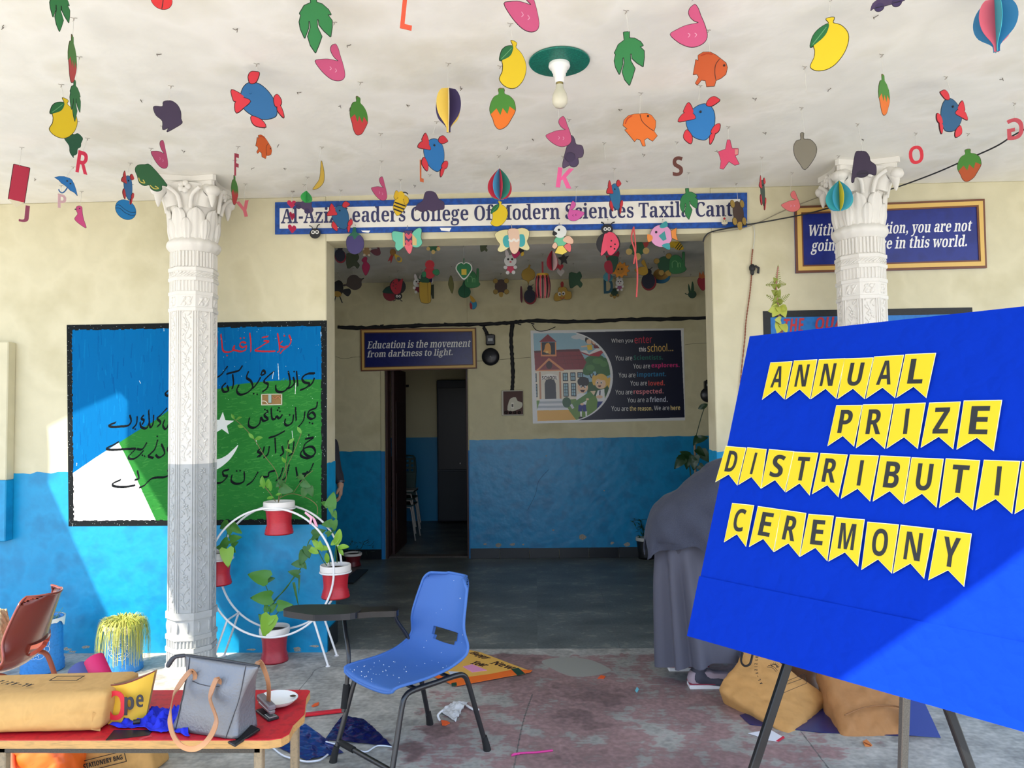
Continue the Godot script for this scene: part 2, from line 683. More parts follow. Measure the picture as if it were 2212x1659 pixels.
	part(bl, "blue_dado",prism_mesh(wavy_band(-4.6, dl,0.1, d1, d1,0,0.004,6),0.003, bz), blue_hall, Transform3D(), "glossy blue painted lower wall")
	part(br, "blue_dado",prism_mesh(wavy_band(dr + 0.01,4.2,0.1, d2, d3 + 0.02,0,0.004,8),0.003, bz), blue_hall, Transform3D(), "glossy blue painted lower wall")
	for q in [[1258,1160,9],[1355,1176,9],[1322,1173,5],[1077,1177,8],[1107,1176,6],[1048,1175,4],[1130,1176,3],[1195,1145,3],[970,1100,0],[1180,985,2],[1305,1060,2]]:
		if q[2] > 0:
			var c := on_z(q[0], q[1], BACK)
			var pts := []
			for i in 8:
				var a := TAU * i / 8
				pts.append(Vector2(cos(a) * rng.randf_range(0.6,1.1), sin(a) * rng.randf_range(0.3,0.8)) * q[2] / 190.0)
			part(br, "flaked_patch",prism_mesh(pts,0.005, Transform3D(Basis(), Vector3(c.x, c.y, BACK + 0.001))), bare)
	part(br, "hairline_crack",tube_mesh(curve(V([[0,0,0],[0.09,0.18,0],[0.13,0.33,0],[0.25,0.46,0]]).map(func(p): return p + Vector3(on_z(1140,1102, BACK).x, on_z(1140,1102, BACK).y, BACK + 0.003)),5),0.002,4), mat(rgb(20,60,90),0.9))
	var hl := struct("wall_hall_left",span(Vector3(-4.8,-0.05, BACK - 0.2), Vector3(-4.6, H,-THICK),0.0), cream_hall, "cream end wall of the hall, out of sight","wall")
	var hr := struct("wall_hall_right",span(Vector3(4.2,-0.05, BACK - 0.2), Vector3(4.4, H,-THICK),0.0), cream_hall, "cream end wall of the hall, out of sight beyond the bell","wall")
	hl.set_meta("label","cream end wall of the hall beyond the person in black")
	# black skirting tiles
	var tile_mats := [mat(rgb(32,37,41),0.3), mat(rgb(26,30,34),0.28), mat(rgb(38,42,45),0.35)]
	var y1 := on_z(1100,1184, BACK).y
	for s in [["baseboard_back_right",dr + 0.012,3.4, "black tiled skirting below the school poster"],["baseboard_back_left",-3.4, dl - 0.03, "black tiled skirting beside the doorway"]]:
		var bb := Node3D.new()
		bb.name = s[0]
		add_child(bb)
		tag(bb, s[3], "skirting","","structure")
		var x: float = s[1]
		var k := 0
		while x < s[2] - 0.02:
			var w := minf(0.335, s[2] - x)
			part(bb, "tile",span(Vector3(x + 0.0015,0.0, BACK), Vector3(x + w - 0.0015, y1 + rng.randf_range(-0.002,0.002), BACK + 0.012),0.002), tile_mats[k % 3])
			x += 0.335
			k += 1
	var jb := struct("baseboard_jamb",span(Vector3(XL,0.0,-THICK), Vector3(XL + 0.012,0.155,-0.02),0.003), tile_mats[0], "black skirting tile on the side of the opening beside the plant stand","skirting")
	part(jb, "tile",span(Vector3(XL,0.0,-THICK - 0.012), Vector3(XL + 0.012,0.155,-THICK - 0.001),0.003), tile_mats[1])

func floor_mesh(x0: float, x1: float, z0: float, z1: float) -> ArrayMesh:
	var mb := MB.new()
	var a := Vector3(x0,0, z0)
	var b := Vector3(x1,0, z0)
	var c := Vector3(x1,0, z1)
	var d := Vector3(x0,0, z1)
	# texture coordinates are metres: x and z
	mb.flat(a, b, c, Vector3.UP, Vector2(x0, z0), Vector2(x1, z0), Vector2(x1, z1))
	mb.flat(a, c, d, Vector3.UP, Vector2(x0, z0), Vector2(x1, z1), Vector2(x0, z1))
	var dn := Vector3(0,-0.12,0)
	mb.quad(a + dn, b + dn, c + dn, d + dn, Vector3.DOWN)
	mb.quad(a, b, b + dn, a + dn, Vector3.FORWARD)
	mb.quad(c, d, d + dn, c + dn, Vector3.BACK)
	mb.quad(a, d, d + dn, a + dn, Vector3.LEFT)
	mb.quad(b, c, c + dn, b + dn, Vector3.RIGHT)
	return mb.mesh()

func noise_bytes(w: int, h: int, freq: float, sd: int, oct := 4, kind := FastNoiseLite.TYPE_SIMPLEX_SMOOTH, stretch := 1.0) -> PackedByteArray:
	var f := FastNoiseLite.new()
	f.seed = sd
	f.noise_type = kind
	f.frequency = freq
	f.fractal_octaves = oct
	var im := f.get_image(w, int(h * stretch), false, false, true)
	im.convert(Image.FORMAT_L8)
	if stretch != 1.0:
		im.resize(w, h, Image.INTERPOLATE_BILINEAR)
	return im.get_data()

# the image covers x -3.4..2.9 and z -0.1..2.5
func porch_floor_mat() -> StandardMaterial3D:
	var w := 1536
	var h := 640
	var n1 := noise_bytes(w, h,0.0042,3,5, FastNoiseLite.TYPE_SIMPLEX_SMOOTH,1.4)
	var n2 := noise_bytes(w, h,0.016,9,5)
	var n3 := noise_bytes(w, h,0.10,5,3)
	var n4 := noise_bytes(w, h,0.02,21,4, FastNoiseLite.TYPE_SIMPLEX_SMOOTH,6.0)
	var out := PackedByteArray()
	out.resize(w * h * 3)
	for y in h:
		var z := -0.1 + 2.6 * y / h
		for x in w:
			var i := y * w + x
			var wx := -3.4 + 6.3 * x / w
			var a := n1[i] / 255.0
			var b := n2[i] / 255.0
			var g := n3[i] / 255.0
			var s := n4[i] / 255.0
			# how much red paint is left: worn off at both sides
			var zone := 1.0 - smoothstep(0.75,1.35, absf(wx - 0.45))
			var keep := zone * smoothstep(0.0,0.10, z)
			var red := smoothstep(0.44,0.56, a * 0.42 + b * 0.42 + g * 0.16 + keep * 0.34 - 0.27 + (s - 0.5) * 0.16)
			var v := 0.66 + (b - 0.5) * 0.24 + (g - 0.5) * 0.16 + (s - 0.5) * 0.10
			var cr := v * 1.0
			var cg := v * 0.99
			var cb := v * 0.95
			var rv := 0.47 + (b - 0.5) * 0.18 + (g - 0.5) * 0.14
			cr = lerpf(cr, rv * 1.08, red * 0.72)
			cg = lerpf(cg, rv * 0.78, red * 0.72)
			cb = lerpf(cb, rv * 0.78, red * 0.72)
			# dark grimy patches
			var dirt := smoothstep(0.60,0.72, b * 0.5 + a * 0.5) * 0.22
			cr -= dirt * cr
			cg -= dirt * cg
			cb -= dirt * cb
			out[i * 3] = clampi(int(cr * 255.0),0,255)
			out[i * 3 + 1] = clampi(int(cg * 255.0),0,255)
			out[i * 3 + 2] = clampi(int(cb * 255.0),0,255)
	var img := Image.create_from_data(w, h, false, Image.FORMAT_RGB8, out)
	var px := func(p: Vector3) -> Vector2: return Vector2((p.x + 3.4) / 6.3 * w,(p.z + 0.1) / 2.6 * h)
	# mortar patches and joints, as they lie
	var grey := Color(0.60,0.60,0.57)
	for q in [[[1170,1428],[1215,1420],[1270,1424],[1310,1440],[1318,1450],[1280,1460],[1235,1461],[1195,1446]]]:
		fill_poly(img, curve(q.map(func(p): return px.call(on_y(p[0], p[1],0))),5, true), grey)
	for q in [[[720,1436],[700,1440],[680,1448],[672,1460],[655,1480],[640,1500],[620,1540],[600,1570]],[[1730,1580],[1760,1620],[1790,1660]],[[975,1353],[1100,1350],[1240,1347],[1400,1349]],[[1110,1659],[1130,1560],[1150,1500]]]:
		line_on(img, curve(q.map(func(p): return px.call(on_y(p[0], p[1],0))),5),1.3, Color(0.36,0.35,0.34))
	var strip := [on_y(1010,1398,0), on_y(1100,1398,0), on_y(1200,1396,0), on_y(1400,1396,0), on_y(1700,1394,0)]
	line_on(img, curve(strip.map(func(p): return px.call(p)),5),9.0, Color(0.62,0.61,0.57))
	img.generate_mipmaps()
	var m := image_mat(img,0.62)
	m.texture_repeat = true
	m.uv1_scale = Vector3(1.0 / 6.3,1.0 / 2.6,1)
	m.uv1_offset = Vector3(3.4 / 6.3,0.1 / 2.6,0)
	return m

# the image covers 4 m x 4 m and repeats
func hall_floor_mat() -> StandardMaterial3D:
	var w := 1024
	var n1 := noise_bytes(w, w,0.006,33,5, FastNoiseLite.TYPE_SIMPLEX_SMOOTH,1.6)
	var n2 := noise_bytes(w, w,0.03,39,4, FastNoiseLite.TYPE_SIMPLEX_SMOOTH,1.6)
	var n3 := noise_bytes(w, w,0.15,35,3)
	var out := PackedByteArray()
	out.resize(w * w * 3)
	for i in w * w:
		var a := n1[i] / 255.0
		var b := n2[i] / 255.0
		var g := n3[i] / 255.0
		var v := 0.42 + (a - 0.5) * 0.18 + (g - 0.5) * 0.10
		var worn := smoothstep(0.63,0.69, b * 0.6 + a * 0.4) * 0.7
		out[i * 3] = clampi(int(lerpf(v * 0.98,0.58, worn) * 255.0),0,255)
		out[i * 3 + 1] = clampi(int(lerpf(v * 1.02,0.57, worn) * 255.0),0,255)
		out[i * 3 + 2] = clampi(int(lerpf(v * 0.99,0.53, worn) * 255.0),0,255)
	var img := Image.create_from_data(w, w, false, Image.FORMAT_RGB8, out)
	line_on(img,[Vector2(0,870), Vector2(300,872), Vector2(700,868), Vector2(1024,870)],3.0, Color(0.48,0.47,0.44))
	line_on(img,[Vector2(140,0), Vector2(150,500), Vector2(145,1024)],2.0, Color(0.42,0.42,0.40))
	var m := image_mat(img,0.38)
	m.texture_repeat = true
	m.uv1_scale = Vector3(0.25,0.25,1)
	return m

# ---------------------------------------------------------------- carved columns
func build_columns() -> void:
	var white := mat(rgb(224,221,213),0.8)
	var grey := mat(rgb(180,183,182),0.6, {"tex": "patch","scale": 1.5})
	column(Vector3(-2.223,0,0.355),0.12, white, grey, "white carved plaster column with grey lower half before the painted mural")
	column(Vector3(2.099,0,0.355),-0.08, white, grey, "white carved plaster column before the framed sign, behind the blue board")

func octo(prof: Array, at_p := Vector3.ZERO) -> ArrayMesh:
	# eight flat faces, hard edges
	var mb := MB.new()
	for i in prof.size() - 1:
		for k in 8:
			var a := TAU * (k - 0.5) / 8
			var b := TAU * (k + 0.5) / 8
			var f := 1.0 / cos(PI / 8)
			var d := Vector3(cos(TAU * k / 8),0, sin(TAU * k / 8))
			var r0: float = prof[i].x * f
			var r1: float = prof[i + 1].x * f
			var o := d + Vector3.UP * 0.001 * signf(prof[i].x - prof[i + 1].x)
			if absf(prof[i].y - prof[i + 1].y) < 1e-5:
				o = Vector3.UP if r1 < r0 else Vector3.DOWN
			mb.quad(Vector3(cos(a) * r0, prof[i].y, sin(a) * r0), Vector3(cos(b) * r0, prof[i].y, sin(b) * r0), Vector3(cos(b) * r1, prof[i + 1].y, sin(b) * r1), Vector3(cos(a) * r1, prof[i + 1].y, sin(a) * r1), o)
	return mb.mesh()

func petal(w: float, h: float, curl: float, fat: float) -> ArrayMesh:
	# an upright acanthus leaf, its foot at the origin, facing +z, tip curling outward
	var mb := MB.new()
	var rows := []
	for i in 11:
		var t := i / 10.0
		var ww := w * (0.62 + 0.38 * sin(t * PI * 0.75)) * sqrt(maxf(0.0,1.0 - pow(t,5.0)) + 0.004)
		var z := curl * pow(t,3.0) + fat * sin(t * PI)
		var line := PackedVector3Array()
		for j in 9:
			var s := j / 4.0 - 1.0
			line.append(Vector3(s * ww / 2, h * t - 0.012 * pow(t,6), z + fat * (1.0 - s * s) + 0.005 * cos(s * 9.0)))
		rows.append(line)
	grid(mb, rows, false, true,0.008)
	return mb.mesh()

func column(p: Vector3, turn: float, white: Material, grey: Material, label: String) -> void:
	var o := thing("carved_column",label, "column",p, "",Basis(Vector3.UP, turn))
	o.set_meta("kind","thing")
	var R := 0.135
	var yy := func(py: float) -> float: return on_z(419, py, p.z + R).y
	var paint: float = yy.call(1003)
	# shaft: white above, grey paint below
	var shaft_top: float = yy.call(668)
	var band_bot: float = yy.call(1325)
	part(o, "shaft",octo([Vector2(R * 0.96, paint), Vector2(R * 0.96, shaft_top)]), white)
	part(o, "painted_shaft",octo([Vector2(R * 0.97, band_bot), Vector2(R * 0.97, paint)]), grey, Transform3D(), "grey painted lower shaft")
	# mouldings on every facet edge and a carved vine on each facet
	for k in 8:
		var d := Vector3(cos(TAU * k / 8),0, sin(TAU * k / 8))
		var side := Vector3(-d.z,0, d.x)
		var fb := Basis(side, Vector3.UP, side.cross(Vector3.UP))
		for seg in [[paint, shaft_top, white],[band_bot, paint, grey]]:
			var mb := MB.new()
			for s in [-1,1]:
				box(mb, d * (R * 0.965) + side * s * 0.040 + Vector3.UP * (seg[0] + seg[1]) / 2, Vector3(0.007, seg[1] - seg[0],0.016), fb,0.003)
				box(mb, d * (R * 0.965) + side * s * 0.052 + Vector3.UP * (seg[0] + seg[1]) / 2, Vector3(0.006, seg[1] - seg[0],0.010), fb,0.002)
			part(o, "facet_moulding",mb.mesh(), seg[2])
			if d.z < -0.35:
				continue
			var vb := MB.new()
			var stem := []
			var y: float = seg[0] + 0.02
			while y < seg[1] - 0.015:
				stem.append(d * (R * 0.967) + side * 0.013 * sin(y * 42.0) + Vector3.UP * y)
				y += 0.014
			tube(vb, stem,0.0045,5)
			y = seg[0] + 0.035
			var n := 0
			while y < seg[1] - 0.02:
				var sg := 1.0 if n % 2 == 0 else -1.0
				# leaf: a flat ellipsoid leaning off the stem; every fifth a flower
				if n % 6 == 5:
					for m in 5:
						var fa := TAU * m / 5
						knob(vb, d * (R * 0.967) + (side * cos(fa) + Vector3.UP * sin(fa)) * 0.012 + Vector3.UP * y, fb, Vector3(0.009,0.009,0.008))
				else:
					var lb := fb * Basis(Vector3(0,0,1),-0.7 * sg)
					knob(vb, d * (R * 0.967) + side * sg * 0.016 + Vector3.UP * y, lb, Vector3(0.008,0.019,0.009))
					knob(vb, d * (R * 0.967) - side * sg * 0.022 + Vector3.UP * (y + 0.012), lb, Vector3(0.005,0.009,0.006))
				y += 0.037
				n += 1
			part(o, "carved_vine",vb.mesh(), seg[2])
	# bands above the shaft
	var b := func(a: float, e: float, r: float) -> void:
		part(o, "ring",octo([Vector2(R * 0.9, yy.call(a)), Vector2(r - 0.004, yy.call(a)), Vector2(r, yy.call(a) + 0.004), Vector2(r, yy.call(e) - 0.004), Vector2(r - 0.004, yy.call(e)), Vector2(R * 0.9, yy.call(e))]), white)
	b.call(671,662, R * 1.04)
	b.call(636,627, R * 1.04)
	b.call(605,596, R * 1.05)
	b.call(584,575, R * 1.05)
	part(o, "carved_band",octo([Vector2(R, yy.call(664)), Vector2(R, yy.call(634))]), white)
	part(o, "fluted_band",octo([Vector2(R * 0.98, yy.call(630)), Vector2(R * 0.98, yy.call(603))]), white)
	part(o, "rope_band",octo([Vector2(R, yy.call(598)), Vector2(R, yy.call(582))]), white)
	part(o, "neck",octo([Vector2(R * 0.95, yy.call(578)), Vector2(R * 0.95, yy.call(536))]), white)
	var fl := MB.new()
	var rp := MB.new()
	var sc := MB.new()
	for k in 40:
		var a := TAU * k / 40
		var rr := R * 0.98 / cos(fposmod(a + PI / 8, PI / 4) - PI / 8)
		var d := Vector3(cos(a),0, sin(a))
		var fb := Basis(Vector3(-d.z,0, d.x), Vector3.UP,-d)
		box(fl, d * rr + Vector3.UP * (yy.call(616)), Vector3(0.011,0.068,0.012), fb,0.004)
		box(fl, d * rr * 0.99 + Vector3.UP * (yy.call(557)), Vector3(0.013,0.10,0.014), fb,0.005)
		box(rp, d * rr * 1.02 + Vector3.UP * yy.call(590), Vector3(0.007,0.045,0.012), fb * Basis(Vector3(0,0,1),1.0),0.003)
		if k % 5 == 0:
			for m in 4:
				var fa := TAU * m / 4 + 0.7
				knob(sc, d * rr * 1.02 + (fb.x * cos(fa) + Vector3.UP * sin(fa)) * 0.022 + Vector3.UP * yy.call(649), fb, Vector3(0.014,0.014,0.008))
		elif k % 5 in [1,4]:
			knob(sc, d * rr * 1.02 + Vector3.UP * yy.call(649), fb * Basis(Vector3(0,0,1),0.5), Vector3(0.007,0.035,0.009))
	part(o, "flutes",fl.mesh(), white)
	part(o, "rope_twist",rp.mesh(), white)
	part(o, "carved_flowers",sc.mesh(), white)
	# lobed torus
	var y0: float = yy.call(540)
	var y1: float = yy.call(511)
	var tor := []
	for i in 13:
		var t := i / 12.0
		tor.append(Vector2(R * 0.98 + 0.036 * sin(PI * t) * (1.0 - 0.25 * (1.0 - t)), lerpf(y0, y1, t)))
	part(o, "lobed_ring",lathe_mesh(tor,64, Vector3.ZERO, func(a, _y): return 0.005 * absf(sin(a * 8.0))), white)
	# bell, leaves, volutes and abacus
	var yt: float = yy.call(398)
	part(o, "bell",lathe_mesh([Vector2(R * 0.92, y1 - 0.01), Vector2(R * 0.98, lerpf(y1, yt,0.3)), Vector2(R * 1.06, lerpf(y1, yt,0.6)), Vector2(R * 1.3, lerpf(y1, yt,0.9)), Vector2(R * 1.4, yt)],32), white)
	var leaf := petal(0.115, yy.call(446) - y1 + 0.02,0.028,0.014)
	var small := petal(0.075, yy.call(470) - y1 + 0.02,0.016,0.014)
	for k in 8:
		var a := TAU * (k + 0.5) / 8
		part(o, "acanthus_leaf",leaf, white, Transform3D(Basis(Vector3.UP, a), Vector3(sin(a),0, cos(a)) * R * 0.93 + Vector3.UP * (y1 - 0.01)))
		a = TAU * k / 8
		part(o, "acanthus_leaf",small, white, Transform3D(Basis(Vector3.UP, a), Vector3(sin(a),0, cos(a)) * R * 1.0 + Vector3.UP * (y1 - 0.01)))
	for k in 4:
		var a := TAU * (k + 0.5) / 4
		var d := Vector3(sin(a),0, cos(a))
		var mb := MB.new()
		# a thick scroll hanging from each corner of the abacus
		var horn := curve([d * R * 0.95 + Vector3.UP * (yt - 0.13), d * R * 1.15 + Vector3.UP * (yt - 0.06), d * R * 1.5 + Vector3.UP * (yt - 0.035), d * R * 1.72 + Vector3.UP * (yt - 0.08), d * R * 1.74 + Vector3.UP * (yt - 0.155)],5)
		var rad := []
		for i in horn.size():
			rad.append(lerpf(0.055,0.004, pow(float(i) / (horn.size() - 1),2.2)))
		tube(mb, horn, rad,10)
		knob(mb, d * R * 1.8 + Vector3.UP * (yt - 0.05), Basis(Vector3.UP, a), Vector3(0.05,0.035,0.04))
		part(o, "corner_scroll",mb.mesh(), white)
		a = TAU * k / 4
		d = Vector3(sin(a),0, cos(a))
		var fm := MB.new()
		for m in 5:
			var fa := TAU * m / 5
			knob(fm, d * R * 1.42 + (Vector3(d.z,0,-d.x) * cos(fa) + Vector3.UP * sin(fa)) * 0.024 + Vector3.UP * (yt - 0.03), Basis(Vector3.UP, a), Vector3(0.02,0.02,0.014))
		for s in [-1,1]:
			var e: Vector3 = Vector3(d.z,0,-d.x) * s
			tube(fm, curve([d * R * 1.2 + e * 0.03 + Vector3.UP * (yt - 0.16), d * R * 1.32 + e * 0.045 + Vector3.UP * (yt - 0.08), d * R * 1.5 + e * 0.10 + Vector3.UP * (yt - 0.035)],5),0.013,8)
		part(o, "rosette",fm.mesh(), white)
	# abacus with hollow sides
	var out := []
	for k in 4:
		var a := TAU * (k + 0.5) / 4
		var a2 := TAU * (k + 1.5) / 4
		var c0 := Vector2(sin(a), cos(a)) * R * 2.1
		var c1 := Vector2(sin(a2), cos(a2)) * R * 2.1
		var mid := (c0 + c1) * 0.5
		for i in 8:
			var t := 0.06 + 0.88 * i / 7.0
			out.append(c0.lerp(c1, t) - mid.normalized() * 0.045 * sin(PI * t))
	for s in [[1.0, H - 0.036, H - 0.001],[0.93, yt - 0.012, H - 0.034]]:
		var sc2 := []
		for q in out:
			sc2.append(q * s[0])
		part(o, "abacus",prism_mesh(sc2, s[2] - s[1], Transform3D(Basis(Vector3(1,0,0), Vector3(0,0,1), Vector3(0,-1,0)), Vector3(0,(s[1] + s[2]) / 2,0))), white)
	# base bands, grey
	var yb := [1325,1340,1375,1385,1402,1412,1440,1450]
	for i in yb.size() - 1:
		var r := R * (1.06 if i % 2 == 0 else 1.0)
		part(o, "base_ring",octo([Vector2(R * 0.9, yy.call(yb[i + 1])), Vector2(r, yy.call(yb[i + 1])), Vector2(r, yy.call(yb[i])), Vector2(R * 0.9, yy.call(yb[i]))]), grey)
	var bm := MB.new()
	for k in 40:
		var a := TAU * k / 40
		var d := Vector3(cos(a),0, sin(a))
		var rr := R / cos(fposmod(a + PI / 8, PI / 4) - PI / 8)
		var fb := Basis(Vector3(-d.z,0, d.x), Vector3.UP,-d)
		box(bm, d * rr + Vector3.UP * yy.call(1393), Vector3(0.011,0.045,0.012), fb,0.004)
		box(bm, d * rr + Vector3.UP * yy.call(1427), Vector3(0.013,0.075,0.012), fb,0.004)
		if k % 3 == 0:
			knob(bm, d * rr + Vector3.UP * yy.call(1358), fb, Vector3(0.009,0.035,0.009))
	part(o, "base_flutes",bm.mesh(), grey)
	part(o, "plinth",octo([Vector2(R * 1.1,0.0), Vector2(R * 1.1, yy.call(1450)), Vector2(R * 0.9, yy.call(1450))]), grey)

# low ellipsoid
func knob(mb: MB, p: Vector3, basis: Basis, r: Vector3, seg := 7) -> void:
	var rows := []
	for i in seg:
		var la := -PI / 2 + PI * i / (seg - 1)
		var line := PackedVector3Array()
		for k in seg + 1:
			var a := TAU * k / (seg + 1)
			line.append(p + basis * (Vector3(cos(la) * cos(a), sin(la), cos(la) * sin(a)) * r))
		rows.append(line)
	grid(mb, rows, true, basis.determinant() < 0)

# ================================================================ painted murals, signs and fittings
# a flat piece on a wall: four pixel corners (TL, TR, BR, BL) on the plane z
func wall_poly(c: Array, z: float) -> Array:
	var out := []
	for q in c:
		var p := on_z(q[0], q[1], z)
		out.append(Vector2(p.x, p.y))
	return out

# a quad with its picture, given TL TR BR BL, with thickness behind it
func picture_mesh(c: Array, z: float, d: float) -> ArrayMesh:
	var p := wall_poly(c, z)
	var mb := MB.new()
	var q := []
	for k in 4:
		q.append(Vector3(p[k].x, p[k].y, z))
	mb.flat(q[0], q[1], q[2], Vector3.BACK, Vector2(0,0), Vector2(1,0), Vector2(1,1))
	mb.flat(q[0], q[2], q[3], Vector3.BACK, Vector2(0,0), Vector2(1,1), Vector2(0,1))
	var dn := Vector3(0,0,-d)
	for k in 4:
		mb.quad(q[k], q[(k + 1) % 4], q[(k + 1) % 4] + dn, q[k] + dn,(q[k] + q[(k + 1) % 4]) / 2 - (q[0] + q[2]) / 2)
	return mb.mesh()

# a line of lettering on the plane z: pixels of the middle of its ink at both ends, and the ink's height in pixels
func text_line(parent: Node3D, s: String, mt: Material, l: Array, r: Array, hpx: float, z: float, serif := false, bold := true, lean := 0.0, d := 0.002) -> void:
	var a := on_z(l[0], l[1], z)
	var b := on_z(r[0], r[1], z)
	var h := on_z(l[0], l[1] - hpx / 2, z).y - on_z(l[0], l[1] + hpx / 2, z).y
	var turn := Basis(Vector3(0,0,1), atan2(b.y - a.y, b.x - a.x))
	lettering(parent, s, mt,(a + b) / 2 - parent.position,(b - a).length(), h, serif, bold, lean, d, turn)

func frame_bars(parent: Node3D, c: Array, z: float, w_px: float, d: float, mt: Material, mt2: Material) -> void:
	# mitred moulding: an outer dark lip and a gold bead inside it
	var ins := func(t: float) -> Array:
		return [[c[0][0] + t, c[0][1] + t],[c[1][0] - t, c[1][1] + t],[c[2][0] - t, c[2][1] - t],[c[3][0] + t, c[3][1] - t]]
	for lay in [[0.0, w_px, d, mt2],[w_px * 0.28, w_px * 0.8, d * 1.7, mt]]:
		var o := wall_poly(ins.call(lay[0]), z)
		var i := wall_poly(ins.call(lay[1]), z)
		for k in 4:
			var n := (k + 1) % 4
			part(parent, "frame_bar",prism_mesh([o[k], o[n], i[n], i[k]], lay[2], Transform3D(Basis(), Vector3(0,0, z + lay[2] / 2))), lay[3])

